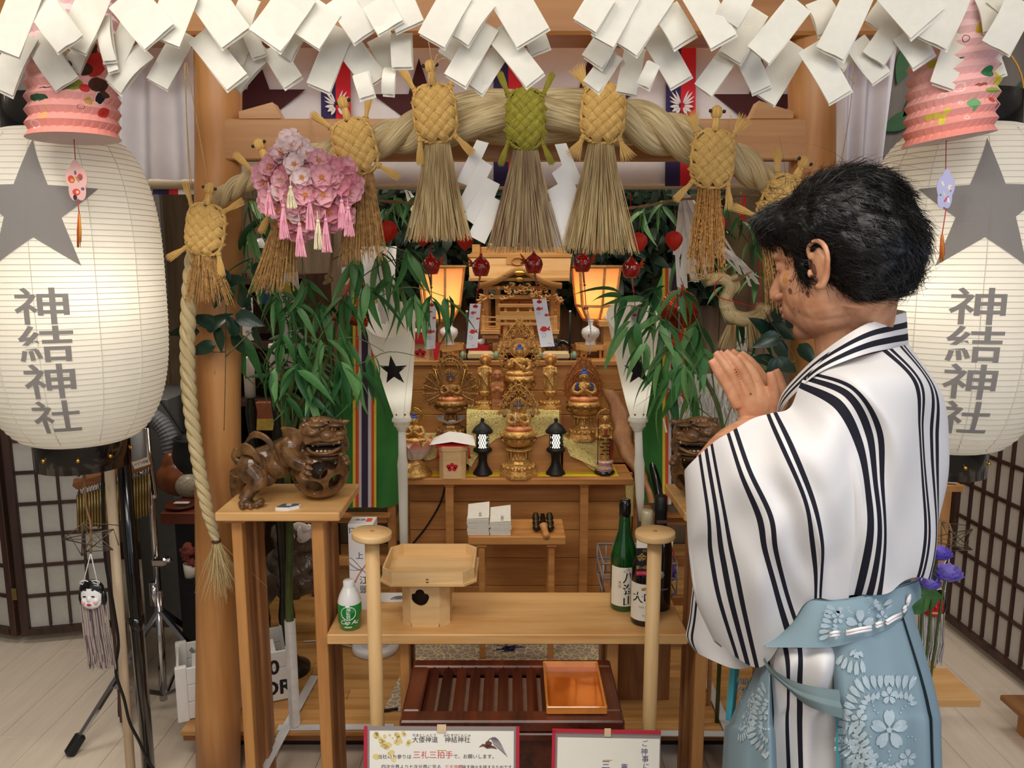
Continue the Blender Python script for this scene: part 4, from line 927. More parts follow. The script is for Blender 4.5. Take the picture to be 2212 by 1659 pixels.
for k in range(46):
    x = 22+RN.random()**1.5*80; y = 14+RN.random()**1.3*60; 
    if x > 70 and y > 40: continue
    bl.prism([(px_*RN.uniform(.6, 1.3), py_) for px_, py_ in ngon(7, RN.uniform(2, 7)*k_, RN.random())], .0002, frame3(at(x*k_, y*k_), ux, uy))
part(T, 'ginkgo_print', bl, mat('print_yellow', (236, 214, 140), .7, var=.08))
bd = MB()
for pts in ([(-20, 4), (-12, -3), (0, -2), (14, 2), (20, 8), (8, 6), (-2, 7), (-10, 2)], [(-6, -6), (0, -11), (9, -6), (6, 4), (-4, 5)]): bd.prism([(x*k_, -y*k_) for x, y in pts], .0003, frame3(at(264*k_, 40*k_), ux, uy))
part(T, 'bird_print', bd, mat('print_brown', (122, 84, 70), .7, var=.3))
tl = MB()
for k in range(9): tl.tube([at((264+t*(14+3.4*k)*k_/k_*1)*k_, (30-13*sin(pi*min(1, t*1.1))*(.5+k*.06)+t*t*(10+3*k))*k_) for t in [j/8 for j in range(9)]], .0005, 4)
part(T, 'tail_print', tl, mat('print_grey', (120, 110, 124), .7, var=.2))
T, at, ux, uy, wd, hh = sign('white notice with upright lettering in a red edged sleeve, right of the first', (1197, 1428, 1577), 1.5, 8, True, True, False)
k_ = wd/231
for (x, y, s_, sz) in ((196, 27, 'ご', 15), (195, 45, '神', 16), (197, 61, '事', 16), (199, 77, 'に', 15), (152, 79, '審', 15), (112, 75, '三', 20)): lettering(T, at, ux, uy, s_, x, y, sz, ink_b)
# ================= metal cross feet and bamboo pipe
alu = mat('white_steel', (206, 206, 208), .35, .1, var=.03)
def strip(mb, a, b, wd):
    a = Vector(a); b = Vector(b); mb.beam(a, b, wd, .003, up=(0, 0, 1)); return mb
def gpt(x, y, z):            # point on a height plane under a pixel
    d = P(x, y, 1)-Vector((0, 0, HC)); t = (z-HC)/d.z; q = Vector((0, 0, HC))+d*t; return q
T = thing('pipe_stand', 'grey plastic pipe on crossed white steel strips behind the left table', 'stand', gpt(632, 1565, ZP))
fl_ = MB(); strip(fl_, gpt(600, 1572, .123), gpt(850, 1570, .123), .028); strip(fl_, gpt(680, 1460, .126), gpt(570, 1659, .126), .03); part(T, 'foot_strip', fl_, alu)
q = gpt(637, 1566, .126); part(T, 'pipe', MB().lathe([(.017, 0), (.017, .0), (.017, .36), (.013, .36), (.013, .3)], 20, Matrix.Translation(q)), mat('grey_pipe', (188, 180, 174), .4)); PIPE = q
T = thing('steel_strips', 'crossed white steel strips with a hole on the platform at right', 'bracket', gpt(1570, 1570, ZP)); fl_ = MB(); strip(fl_, gpt(1526, 1468, .126), gpt(1592, 1620, .126), .03); strip(fl_, gpt(1410, 1584, .123), gpt(1600, 1586, .123), .028); part(T, 'foot_strip', fl_, alu)
part(T, 'hole', MB().lathe([(0, 0), (.003, 0), (.003, .001), (0, .001)], 10, Matrix.Translation(gpt(1529, 1470, .1285))), blackm)
# ================= tiered altar
ZA = P(1106, 1034, 2.9).z; ZU = 1.2; ZM = P(1106, 947, 3.03).z; ZC = P(1106, 887, 3.0).z
ax0, ax1 = P(859, 1034, 2.9).x, P(1369, 1034, 2.9).x
T = ALT = thing('altar', 'tiered wooden altar with plank front inside the gate', 'altar', (.02, 3.0, ZP))
part(T, 'lower_shelf', MB().bx(ax0, ax1, 2.9, 3.12, ZA-.026, ZA, 0, .003), W_altar)
for x in (972, 1261): c = P(x, 1100, 2.95).x; part(T, 'leg', MB().bx(c-.016, c+.016, 2.935, 2.965, ZP, ZA-.026), W_altar); part(T, 'leg_cap', MB().bx(c-.02, c+.02, 2.93, 2.97, ZA-.04, ZA-.026), W_altar)
bx0, bx1 = P(886, 1100, 3.1).x, P(1364, 1100, 3.1).x; zz = [ZP+(ZA-.03-ZP)*k/5 for k in range(6)]
for a, b in zip(zz, zz[1:]): part(T, 'plank', MB().bx(bx0, bx1, 3.09, 3.11, a+.0012, b-.0012, 0, .002), W_altar)
ux0, ux1 = P(872, 880, 3.15).x, P(1384, 880, 3.15).x; zz = [ZA+(ZU-.02-ZA)*k/4 for k in range(5)]
for a, b in zip(zz, zz[1:]): part(T, 'plank', MB().bx(ux0, ux1, 3.135, 3.155, a+.001, b-.001, 0, .002), W_altar)
part(T, 'upper_shelf', MB().bx(ux0, ux1, 3.13, 3.8, ZU-.02, ZU, 0, .002), W_altar)
for s_ in (ux0+.01, ux1-.01): part(T, 'side_panel', MB().bx(s_-.01, s_+.01, 3.16, 3.8, ZP, ZU-.02), W_altar)
part(T, 'centre_tier', MB().bx(P(1012, 887, 3).x, P(1212, 887, 3).x, 2.99, 3.13, ZA, ZC-.002), W_altar)
for a, b in ((908, 1008), (1216, 1322)): part(T, 'side_tier', MB().bx(P(a, 947, 3.03).x, P(b, 947, 3.03).x, 3.0, 3.13, ZA, ZM-.002), W_altar)
# lace cloth
def lace():
    M, nt, B = newmat('yellow_lace'); L = nt.links; tc = N(nt, 'ShaderNodeTexCoord'); v = N(nt, 'ShaderNodeTexVoronoi', feature='F1'); v.inputs['Scale'].default_value = 210; v.inputs['Randomness'].default_value = .5
    L.new(tc.outputs['Object'], v.inputs['Vector']); lt = N(nt, 'ShaderNodeMath', operation='GREATER_THAN'); lt.inputs[1].default_value = .34; L.new(v.outputs['Distance'], lt.inputs[0])
    B.inputs['Base Color'].default_value = lin((224, 206, 130)); B.inputs['Roughness'].default_value = .8; L.new(lt.outputs[0], B.inputs['Alpha']); return M
lace_m = lace(); T = thing('lace_cloth', 'yellow lace cloth draped over the altar tiers under the statues', 'cloth', P(1110, 900, 2.98))
def drape(xs, top_y, bot, Yb, Yf, wav=.006, z=None):
    rows = [[], [], [], [], [], [], []]
    for k, x in enumerate(xs):
        f = P(x, top_y, Yf-.012); f.z = z+.003; b = Vector((f.x, Yb, z+.003)); q = P(x, bot[k], Yf-.016); q.x = f.x+(q.x-f.x); q.y += wav*sin(k*1.9)
        for i, t in enumerate((0, .5, 1)): rows[i].append(b.lerp(f, t))
        for i, t in enumerate((.25, .5, .75, 1)): p = f.lerp(q, t); p.y -= .004+wav*t*sin(k*1.9); rows[3+i].append(p)
    return MB().grid(rows)
xs = list(range(1008, 1218, 10)); bt = [1000, 1008, 990, 978, 968, 958, 950, 945, 942, 940, 938, 938, 940, 942, 944, 944, 942, 938, 938, 944, 952]
part(T, 'centre_drape', drape(xs, 889, bt, 3.12, 2.99, .006, ZC), lace_m)
xs = list(range(912, 1008, 8)); part(T, 'left_drape', drape(xs, 949, [990+4*sin(k) for k in range(len(xs))], 3.12, 3.0, .004, ZM), lace_m)
xs = list(range(1216, 1326, 10)); part(T, 'right_drape', drape(xs, 949, [962, 968, 974, 984, 994, 1004, 1012, 1018, 1022, 1026, 1028], 3.12, 3.0, .004, ZM), lace_m)
tail = [[P(1216+a*8, 940+a*6, 2.972-.01*(a % 2)) for a in range(18)], [P(1222+a*8, 962+a*5.5, 2.965) for a in range(18)], [P(1232+a*7.8, 985+a*3.4, 2.955) for a in range(18)]]
part(T, 'right_swag', MB().grid(tail), lace_m)
tl2 = [[P(1350+a*5, 1040, 2.93-.03*(a % 2)) for a in range(5)], [P(1352+a*4, 1075, 2.92-.02*(a % 2)) for a in range(5)], [P(1356+a*3, 1115, 2.92-.02*(a % 2)) for a in range(5)]]
part(T, 'right_tail', MB().grid(tl2), lace_m)
tl3 = [[P(858+a*6, 1046, 2.94-.03*(a % 2)) for a in range(5)], [P(862+a*5, 1100, 2.93-.02*(a % 2)) for a in range(5)], [P(850+a*7, 1140, 2.93-.02*(a % 2)) for a in range(5)], [P(852+a*3, 1168, 2.93) for a in range(5)]]
part(T, 'left_tail', MB().grid(tl3), mat('ochre_cloth', (150, 122, 70), .85, var=.2))
a = P(905, 1010, 2.96).x; b = P(1335, 1010, 2.96).x
solo('yellow_cloth', 'plain bright yellow cloth strip lying on the lower altar shelf', 'cloth', MB().bx(a, b, 2.935, 3.12, ZA, ZA+.0015), mat('bright_yellow', (226, 200, 40), .8, var=.08), ((a+b)/2, 3, ZA))
# ================= statues
goldw = mat('statue_gold', (238, 194, 116), .4, .5, c2=(172, 118, 58), scale=160, bump=.35); goldd = mat('statue_bronze', (206, 158, 92), .42, .45, c2=(130, 88, 46), scale=150, bump=.4)
blue = mat('statue_blue', (62, 88, 160), .5, var=.1); rose = mat('statue_rose', (214, 138, 92), .4, .3, var=.15, scale=200)
class Fr:                          # figure frame: pixel units around a foot point
    def __init__(s, x, yb, Y, zb): s.k = m(1, Y, yb); s.o = Vector((P(x, yb, Y).x, Y, zb))
    def __call__(s, dx, up, dep=0): return s.o+Vector((dx, dep, up))*s.k
    def M(s): return Matrix.Translation(s.o) @ Matrix.Scale(s.k, 4)
    def bl(s, mb, dx, up, dep, rx, ry=None, rz=None): mb.ball(s(dx, up, dep), (rx*s.k, (ry or rx)*s.k, (rz or rx)*s.k), 12, 8)
    def tb(s, mb, pts, rs, n=8): mb.tube(cr([s(*p) for p in pts], 10), [v.x*s.k for v in cr([(r, 0, 0) for r in rs], 10)], n)
def petals(mb, F, up, r, h, n, lean=.35, w=None, k2=1):
    w = w or 2*pi*r/n*.62
    for i in range(n):
        a = 2*pi*i/n; d = Vector((cos(a), sin(a), 0)); t = Vector((-sin(a), cos(a), 0)); rows = []
        for j in range(6):
            q = j/5; wd = w*sin(pi*(.12+.83*q)**.8)**.8 if q < 1 else 0.001
            rr = r*(.62+.42*sin(q*pi*.62)*k2)+lean*h*q*q*.4; z = up+h*q
            rows.append([F.o+(d*(rr-abs(e)*wd*.12)+t*(e*wd)+Vector((0, 0, z)))*F.k for e in (-1, -.5, 0, .5, 1)])
        mb.grid(rows)
def pedestal(T, F, foot, waist, plate, bowl, mt):
    """octagonal foot, waist, plate and lotus bowl: (bottom, top, radius) in pixels"""
    mb = MB(); b, t, r = foot; h = t-b
    mb.lathe([(0, b), (r, b), (r, b+h*.22), (r*.93, b+h*.24), (r*.9, b+h*.45), (r*.8, b+h*.5), (r*.74, b+h*.75), (r*.6, b+h*.85), (r*.55, t), (0, t)], 8, F.M() @ Matrix.Rotation(pi/8, 4, 'Z'), sm=False)
    for i in range(16): a = 2*pi*i/16; F.bl(mb, r*.76*cos(a), b+h*.62, r*.76*sin(a), h*.16, h*.16, h*.14)
    part(T, 'pedestal', mb, mt)
    b, t, r = waist; mb = MB().lathe([(r*1.3, b), (r, b+2), (r, t-2), (r*1.4, t)], 12, F.M())
    for i in range(8): a = 2*pi*i/8; F.tb(mb, [(r*1.25*cos(a), b, r*1.25*sin(a)), (r*1.35*cos(a), (b+t)/2, r*1.35*sin(a)), (r*1.25*cos(a), t, r*1.25*sin(a))], [1.6, 2, 1.6], 5)
    part(T, 'waist', mb, mt)
    if plate: b, t, r = plate; part(T, 'plate', MB().lathe([(r*.6, b), (r, (b+t)/2), (r*.98, t), (r*.5, t+1)], 16, F.M()), mt)
    b, t, r = bowl; mb = MB().lathe([(r*.35, b-3), (r*.7, b+2), (r*.92, (b+t)/2), (r*.9, t), (0, t)], 20, F.M()); h = t-b
    petals(mb, F, b-2, r, h*.62, 12, .2); petals(mb, F, b+h*.32, r*1.0, h*.6, 14, .3)
    part(T, 'lotus_seat', mb, mt)
def seated(T, F, z, s_, mt, skirt, hair, crown=0, hands='pray'):
    mb = MB(); f = lambda dx, up, dep=0: (dx*s_, z+up*s_, dep*s_)
    F.bl(mb, 0*s_, z+6*s_, -3*s_, 19*s_, 13*s_, 7*s_); F.bl(mb, -16*s_, z+5*s_, -5*s_, 13*s_, 10*s_, 6*s_); F.bl(mb, 16*s_, z+5*s_, -5*s_, 13*s_, 10*s_, 6*s_)
    F.tb(mb, [f(-22, 5, -8), f(0, 3, -14), f(20, 6, -10)], [5*s_, 5*s_, 4*s_]); part(T, 'folded_legs', sculpt(mb, F.k*1.1, 2, 'folded_legs'), skirt)
    mb = MB(); F.bl(mb, 0, z+18*s_, 0, 12*s_, 8*s_, 10*s_); F.bl(mb, 0, z+29*s_, 0, 15*s_, 8.5*s_, 10*s_); F.bl(mb, -15*s_, z+31*s_, 0, 5.5*s_); F.bl(mb, 15*s_, z+31*s_, 0, 5.5*s_); F.tb(mb, [f(0, 36), f(0, 44)], [5*s_, 4.5*s_])
    F.bl(mb, 0, z+49*s_, -1*s_, 8*s_, 8*s_, 9.5*s_)
    for sx in (-1, 1): F.bl(mb, sx*8*s_, z+47*s_, 0, 1.6*s_, 2*s_, 5*s_)
    F.bl(mb, 0, z+47*s_, -8.5*s_, 1.4*s_, 2*s_, 2.4*s_)
    if hands == 'pray':
        for sx in (-1, 1): F.tb(mb, [f(sx*17, 31), f(sx*21, 20, -3), f(sx*12, 17, -9), f(sx*2, 24, -12)], [5*s_, 4.6*s_, 4*s_, 3*s_]); F.tb(mb, [f(sx*2, 22, -12), f(sx*1, 31, -13)], [2.6*s_, 1.4*s_])
    else:
        F.tb(mb, [f(-17, 31), f(-21, 20, -3), f(-16, 22, -9), f(-14, 31, -10)], [5*s_, 4.6*s_, 4*s_, 3*s_]); F.tb(mb, [f(17, 31), f(21, 19, -3), f(14, 13, -9), f(6, 14, -12)], [5*s_, 4.6*s_, 4*s_, 3*s_]); F.bl(mb, 9*s_, z+17*s_, -13*s_, 4*s_, 4*s_, 6*s_)
    for k in range(5): F.tb(mb, [f(-14+3*k, 34-2*k, -6), f(-4+3*k, 24-3*k, -9.5), f(6+3*k, 15-1.5*k, -8)], [1.3*s_, 1.6*s_, 1.3*s_], 6)
    b_ = part(T, 'body', sculpt(mb, F.k*.9, 1, 'body'), mt)
    mb = MB(); F.bl(mb, 0, z+54*s_, .8*s_, 8.4*s_, 8.4*s_, 6*s_); F.bl(mb, 0, z+61*s_, .5*s_, 4*s_, 4*s_, 4*s_)
    if crown: mb.tube([F(*f(8.6*cos(a), 53, 8.6*sin(a))) for a in [2*pi*i/14 for i in range(14)]], 1.5*s_*F.k, 6, closed=True)
    part(T, 'hair', mb, hair)
    if crown:
        mb = MB()
        for i in range(crown): a = pi*(i+.5)/crown; F.tb(mb, [f(8*cos(a), 55, -6*sin(a)), f(10*cos(a), 62+6*sin(a), -7*sin(a)), f(7*cos(a), 66+8*sin(a), -6*sin(a))], [2.2*s_, 1.8*s_, .5*s_], 6)
        part(T, 'crown', mb, mt)
def halo_flame(T, F, zc, w, h0, h1, dep, mt, ring, tip=.25, knobs=True, solid=False, dense=26):
    """openwork flame halo: rim, inner ring, curls between"""
    def rim(a, q=1):
        c, s_ = cos(a), sin(a); hh = h1 if s_ > 0 else h0
        return (w*q*c*(1-(tip*s_*s_ if s_ > 0 else 0)), zc+hh*q*s_+(h1*tip*.35*max(0, s_)**6), dep)
    mb = MB(); n = 48
    if solid: mb.add([F(*rim(2*pi*i/n, .95)) for i in range(n)]+[F(rim(2*pi*i/n, .95)[0], rim(2*pi*i/n, .95)[1], dep+3) for i in range(n)], [list(range(n))[::-1], list(range(n, 2*n))]+[[i, (i+1) % n, n+(i+1) % n, n+i] for i in range(n)])
    mb.tube([F(*rim(2*pi*i/n)) for i in range(n)], 1.7*F.k, 5, closed=True); mb.tube([F(*rim(2*pi*i/n, .82)) for i in range(n)], 1.1*F.k, 5, closed=True)
    for i in range(dense):
        a = -.6+(pi+1.2)*i/(dense-1); sg = 1 if i % 2 else -1
        F.tb(mb, [rim(a, .98), rim(a+.06*sg, 1.06), rim(a+.02, 1.13)], [1.8, 1.5, .4], 5)
        if not solid:
            F.tb(mb, [rim(a, .97), rim(a+.16*sg, .86), rim(a-.06*sg, .74), rim(a+.1*sg, .6)], [1.5, 1.4, 1.3, .9], 5); F.tb(mb, [rim(a+.08, .9), rim(a-.1*sg, .8), rim(a-.02, .68)], [1.2, 1.3, .8], 5)
    for rr in ring: mb.tube([F(rr*cos(2*pi*i/28), zc+h1*.28+rr*sin(2*pi*i/28), dep-2) for i in range(28)], 1.8*F.k, 6, closed=True)
    part(T, 'halo', mb, mt)
    if knobs:
        for a in (-.1, .45, 1.0, pi-1.0, pi-.45, pi+.1): kb = MB(); F.bl(kb, rim(a, .72)[0], rim(a, .72)[1], dep-4, 4.2); part(T, 'halo_knob', kb, mat('knob_bronze', (150, 110, 84), .3, .6, var=.1))
G0 = 'gilded statues on the altar'
# E front seated
F = Fr(1120, 1043, 2.955, ZA); T = thing('gilded_statue', 'gilded seated statue with openwork halo at the front centre of the lower shelf', 'statue', F.o, 0, G0)
pedestal(T, F, (0, 34, 43), (34, 56, 17), (54, 60, 30), (68, 98, 37), goldw); seated(T, F, 98, 1.02, goldw, rose, blue, 5); halo_flame(T, F, 132, 42, 44, 58, 12, goldw, (17, 14))
part(T, 'hand_sword', MB().tube([F(-8, 112, -16), F(-6, 140, -15)], 1.3*F.k, 6), mat('ivory', (226, 216, 190), .4, var=0))
# D upper seated
F = Fr(1122, 886, 3.05, ZC); T = thing('gilded_statue', 'gilded seated statue with blue hair and large flame halo at the top centre', 'statue', F.o, 0, G0)
pedestal(T, F, (0, 18, 34), (18, 38, 13), None, (42, 72, 34), goldw); seated(T, F, 72, 1.04, goldw, goldw, blue, 0, 'jar'); halo_flame(T, F, 108, 42, 44, 72, 12, goldw, (20, 16))
# A many-armed
F = Fr(975, 950, 3.03, ZM); T = thing('gilded_statue', 'gilded many armed statue with round halo, at the left of the altar', 'statue', F.o, 0, G0)
pedestal(T, F, (0, 32, 37), (32, 54, 10), None, (62, 84, 35), goldd); seated(T, F, 83, .96, goldd, rose, blue, 6)
mb = MB()
for sx in (-1, 1):
    for i in range(17):
        a = -.75+1.9*i/16; r = 44+4*(i % 2)
        F.tb(mb, [(sx*12, 106, 4), (sx*(12+r*.45*cos(a)), 106+r*.5*sin(a)-3, 3-i % 3), (sx*(12+r*.9*cos(a)), 106+r*sin(a), -1-(i % 3)*2)], [2.6, 2.6, 1.8], 6); F.bl(mb, sx*(12+r*.95*cos(a)), 106+r*1.05*sin(a), -1-(i % 3)*2, 3)
part(T, 'many_arms', mb, goldd); halo_flame(T, F, 138, 35, 30, 42, 10, goldd, (16, 22), .1, False, False, 30)
st_ = MB()
for sx in (-1, 1): st_.tube([F(sx*16, 84, -16), F(sx*32, 152, -10)], .9*F.k, 6); st_.tube([F(sx*32+5*cos(a), 156+5*sin(a), -10) for a in [2*pi*i/10 for i in range(10)]], 1.1*F.k, 5, closed=True)
part(T, 'held_staffs', st_, gold)
wl_ = MB(); petals(wl_, F, 36, 27, 12, 9, 1.4, 12); part(T, 'white_lotus_leaf', wl_, mat('white_silk', (226, 222, 214), .6, var=.05))
# G right
F = Fr(1260, 950, 3.03, ZM); T = thing('gilded_statue', 'gilded seated statue with reddish leaf shaped halo, at the right of the altar', 'statue', F.o, 0, G0)
pedestal(T, F, (0, 30, 36), (28, 50, 15), (46, 53, 28), (56, 82, 37), goldw); seated(T, F, 82, 1.1, goldw, rose, blue, 0); halo_flame(T, F, 106, 40, 30, 62, 12, mat('copper_gilt', (206, 136, 78), .4, .5, c2=(140, 80, 40), scale=150, bump=.3), (20, 24), .3, False, True, 30)
mb = MB(); 
for sx in (-1, 1): F.tb(mb, [(sx*11, 122, -9), (sx*17, 118, -9), (sx*16, 106, -9)], [2.4, 2.6, 1.5])
part(T, 'blue_sash', mb, blue)
# B, F standing
def standing(label, x, yb, Y, zb):
    F = Fr(x, yb, Y, zb); T = thing('standing_statue', label, 'statue', F.o, 0, 'standing gilded figures')
    mb = MB().lathe([(0, 0), (27, 0), (27, 7), (22, 9), (20, 18), (10, 21), (0, 21)], 8, F.M() @ Matrix.Rotation(pi/8, 4, 'Z'), sm=False)
    for i in range(14): a = 2*pi*i/14; F.bl(mb, 20*cos(a), 15, 20*sin(a), 3.4)
    part(T, 'pedestal', mb, goldw); mb = MB().lathe([(6, 21), (5, 27), (14, 32), (15, 40), (0, 41)], 14, F.M()); petals(mb, F, 28, 14, 11, 10, .2); part(T, 'lotus_seat', mb, goldw)
    mb = MB(); F.tb(mb, [(0, 40), (0, 60), (0, 78), (0, 92)], [11, 10, 11, 7], 14); F.bl(mb, 0, 88, 0, 12, 7, 7); F.tb(mb, [(0, 92), (0, 99)], [4, 3]); F.bl(mb, 0, 104, 0, 6, 6, 7.5); F.bl(mb, 0, 110, 0, 3)
    for sx in (-1, 1): F.tb(mb, [(sx*11, 90), (sx*13, 78, -3), (sx*6, 72 if sx < 0 else 84, -9)], [4, 3.6, 2.6]); F.tb(mb, [(sx*11, 78, -2), (sx*13, 60, 0), (sx*10, 42, 0)], [2.5, 3.4, 2])
    for k in range(5): F.tb(mb, [(-8+k*3, 82-2*k, -8), (-2+k*2, 64-3*k, -11), (6, 50-k, -9)], [1.2, 1.5, 1.1], 6)
    part(T, 'robed_body', sculpt(mb, F.k*.95, 1, 'robed_body'), goldw)
    part(T, 'round_halo', MB().lathe([(0, 0), (13, 0), (13, 1.5), (0, 1.5)], 28, F.M() @ Matrix.Translation((1, 7, 106)) @ Matrix.Rotation(pi/2, 4, 'X')), mat('halo_wood', (206, 140, 76), .35, .4, var=.1)); return T, F
standing('small gilded standing figure with round halo, left of the top centre statue', 1048, 886, 3.04, ZC)
T, F = standing('small gilded standing figure with round halo, right of the top centre statue', 1188, 886, 3.04, ZC)
# C jizo
F = Fr(1075, 889, 3.015, ZC); T = thing('wooden_figure', 'plain carved wooden monk figure between two gilded statues', 'statue', F.o); jw = wood('jizo_wood', (200, 134, 80), (160, 94, 50), .5, 2, 14, .1)
mb = MB(); mb.box(F(0, 12), tuple(v*F.k for v in (25, 22, 24)), None, 0, .004); F.bl(mb, 0, 40, 0, 15, 12, 26); F.bl(mb, -9, 52, -2, 7, 8, 10); F.bl(mb, 9, 52, -2, 7, 8, 10); F.bl(mb, 0, 76, -1, 11, 11, 12); F.bl(mb, 0, 73, -11, 2, 3, 3); F.tb(mb, [(-11, 48, -5), (-8, 42, -11), (0, 50, -13), (8, 42, -11), (11, 48, -5)], [4, 4, 4, 4, 4]); F.bl(mb, -11, 74, 0, 2, 3, 4); F.bl(mb, 11, 74, 0, 2, 3, 4)
part(T, 'carving', sculpt(mb, F.k*1.1, 2, 'carving'), jw)
mb = MB(); F.tb(mb, [(-7, 79, -10.5), (-4, 80.5, -11.5), (-2, 79, -11.5)], [.7, .8, .6], 5); F.tb(mb, [(2, 79, -11.5), (4, 80.5, -11.5), (7, 79, -10.5)], [.7, .8, .6], 5); F.tb(mb, [(-4, 69, -11), (0, 67, -12), (4, 69, -11)], [.6, .8, .6], 5); part(T, 'carved_face', mb, mat('carved_line', (110, 60, 34), .6, var=0))
# H staff bearer
F = Fr(1305, 1029, 2.97, ZA); T = thing('staff_statue', 'small standing figure with ring halo and staff at the right end of the lower shelf', 'statue', F.o)
part(T, 'base', MB().lathe([(0, 0), (22, 0), (23, 6), (20, 9), (0, 9)], 20, F.M()), black); mb = MB().lathe([(18, 8), (14, 16), (12, 18), (18, 26), (19, 30), (0, 31)], 20, F.M()); petals(mb, F, 7, 19, 10, 12, .2); petals(mb, F, 18, 17, 12, 12, .5); part(T, 'lotus_seat', mb, mat('pale_pink_lotus', (224, 200, 190), .4, c2=(206, 150, 140), scale=120))
mb = MB(); F.tb(mb, [(0, 30), (0, 50), (0, 80), (0, 104)], [11, 10, 12, 10], 14); F.bl(mb, 0, 102, 0, 15, 8, 9); F.bl(mb, 0, 120, 0, 8, 8, 9.5); F.tb(mb, [(0, 106), (0, 114)], [5, 4])
for sx in (-1, 1): F.tb(mb, [(sx*14, 102), (sx*17, 86, -4), (sx*11, 80, -11)], [5, 4.6, 3])
part(T, 'robed_body', sculpt(mb, F.k, 1, 'robed_body'), goldw)
mb = MB()
for k in range(6): mb.box(F(-7+3*(k % 2)*1.5, 46+8*k, -11.5), (8*F.k, 1.5*F.k, 2*F.k)); mb.box(F(6, 46+8*k, -11), (6*F.k, 1.5*F.k, 2*F.k))
part(T, 'dark_key_pattern', mb, blackm); mb = MB(); F.tb(mb, [(-16, 24, -14), (-16, 125, -10)], [.9, .9], 6); part(T, 'staff', mb, blackm)
part(T, 'ring_halo', MB().tube([F(17*cos(a), 123+17*sin(a), 3) for a in [2*pi*i/30 for i in range(30)]], 1.7*F.k, 6, closed=True).ball(F(0, 141, 3), 3*F.k, 8, 6), goldw)
mb = MB(); F.tb(mb, [(12, 90, 2), (15, 60, 3), (13, 32, 3)], [3, 5, 3]); F.tb(mb, [(0, 100, -8), (0, 88, -11)], [4, 3.4]); part(T, 'red_robe', mb, mat('robe_red', (150, 54, 34), .5, var=.1))
# I lotus figure
F = Fr(897, 1036, 2.955, ZA); T = thing('lotus_statue', 'little gilded figure inside a pink lotus with a rayed halo, left end of lower shelf', 'statue', F.o)
part(T, 'pedestal', MB().lathe([(0, 0), (37, 0), (37, 6), (30, 9), (30, 14), (26, 18), (24, 26), (15, 30), (14, 36), (18, 40), (0, 40)], 20, F.M()), goldw)
mb = MB(); petals(mb, F, 38, 34, 36, 9, .25, 17); petals(mb, F, 42, 38, 40, 9, .4, 16, .9); M_, nt, B = newmat('pink_lotus_petal'); L = nt.links; tc = N(nt, 'ShaderNodeUVMap'); sp = N(nt, 'ShaderNodeSeparateXYZ'); L.new(tc.outputs[0], sp.inputs[0]); rp = N(nt, 'ShaderNodeValToRGB'); L.new(sp.outputs[1], rp.inputs[0])
rp.color_ramp.elements[0].color = lin((232, 214, 196)); rp.color_ramp.elements[0].position = .35; rp.color_ramp.elements[1].color = lin((226, 116, 100)); rp.color_ramp.elements[1].position = .85; L.new(rp.outputs[0], B.inputs['Base Color']); B.inputs['Roughness'].default_value = .4
part(T, 'lotus_petals', mb, M_); seated(T, F, 74, .95, goldw, goldw, blue, 0)
mb = MB()
for i in range(46):
    a = -.25+(pi+.5)*i/45; r1 = 40-8*(i % 2); mb.tube([F(17*cos(a), 128+17*sin(a), 8), F(r1*cos(a), 128+r1*sin(a), 8)], [.8*F.k, .35*F.k], 4, sm=False)
for r in (13, 17): mb.tube([F(r*cos(2*pi*i/28), 128+r*sin(2*pi*i/28), 8) for i in range(28)], 1.6*F.k, 6, closed=True)
part(T, 'rayed_halo', mb, gold)
# ================= black lattice lanterns
for x, lab in ((1043, 'left'), (1200, 'right')):
    F = Fr(x, 1032, 2.965, ZA); T = thing('lattice_lantern', 'small black lattice lantern with white glow, %s of the front statue' % lab, 'lantern', F.o, 0, 'black lattice lanterns')
    part(T, 'foot', MB().lathe([(0, 0), (21, 0), (21, 4), (18, 8), (11, 20), (9, 30), (10, 44), (13, 48), (20, 52), (20, 57), (14, 60)], 24, F.M()), blackm)
    part(T, 'glow_core', MB().lathe([(0, 60), (11.5, 60), (11.5, 90), (0, 90)], 20, F.M()), mat('lamp_white', (255, 246, 224), .5, emit=3.2, ecol=(255, 244, 216), var=0))
    mb = MB()
    for i in range(16):
        for sg in (-1, 1): mb.tube([F(13.6*cos(2*pi*i/16+sg*q*1.0), 60+30*q, 13.6*sin(2*pi*i/16+sg*q*1.0)) for q in (0, .25, .5, .75, 1)], .95*F.k, 4, sm=False)
    for i in range(4): a = pi/4+pi/2*i; mb.tube([F(14*cos(a), 58, 14*sin(a)), F(14*cos(a), 92, 14*sin(a))], 1.5*F.k, 6)
    part(T, 'lattice', mb, blackm); part(T, 'roof', MB().lathe([(13, 90), (22, 92), (22.5, 95), (17, 103), (12, 108), (6, 112), (4, 114), (3, 116), (4.5, 119), (3, 123), (0, 124)], 24, F.M()), blackm)
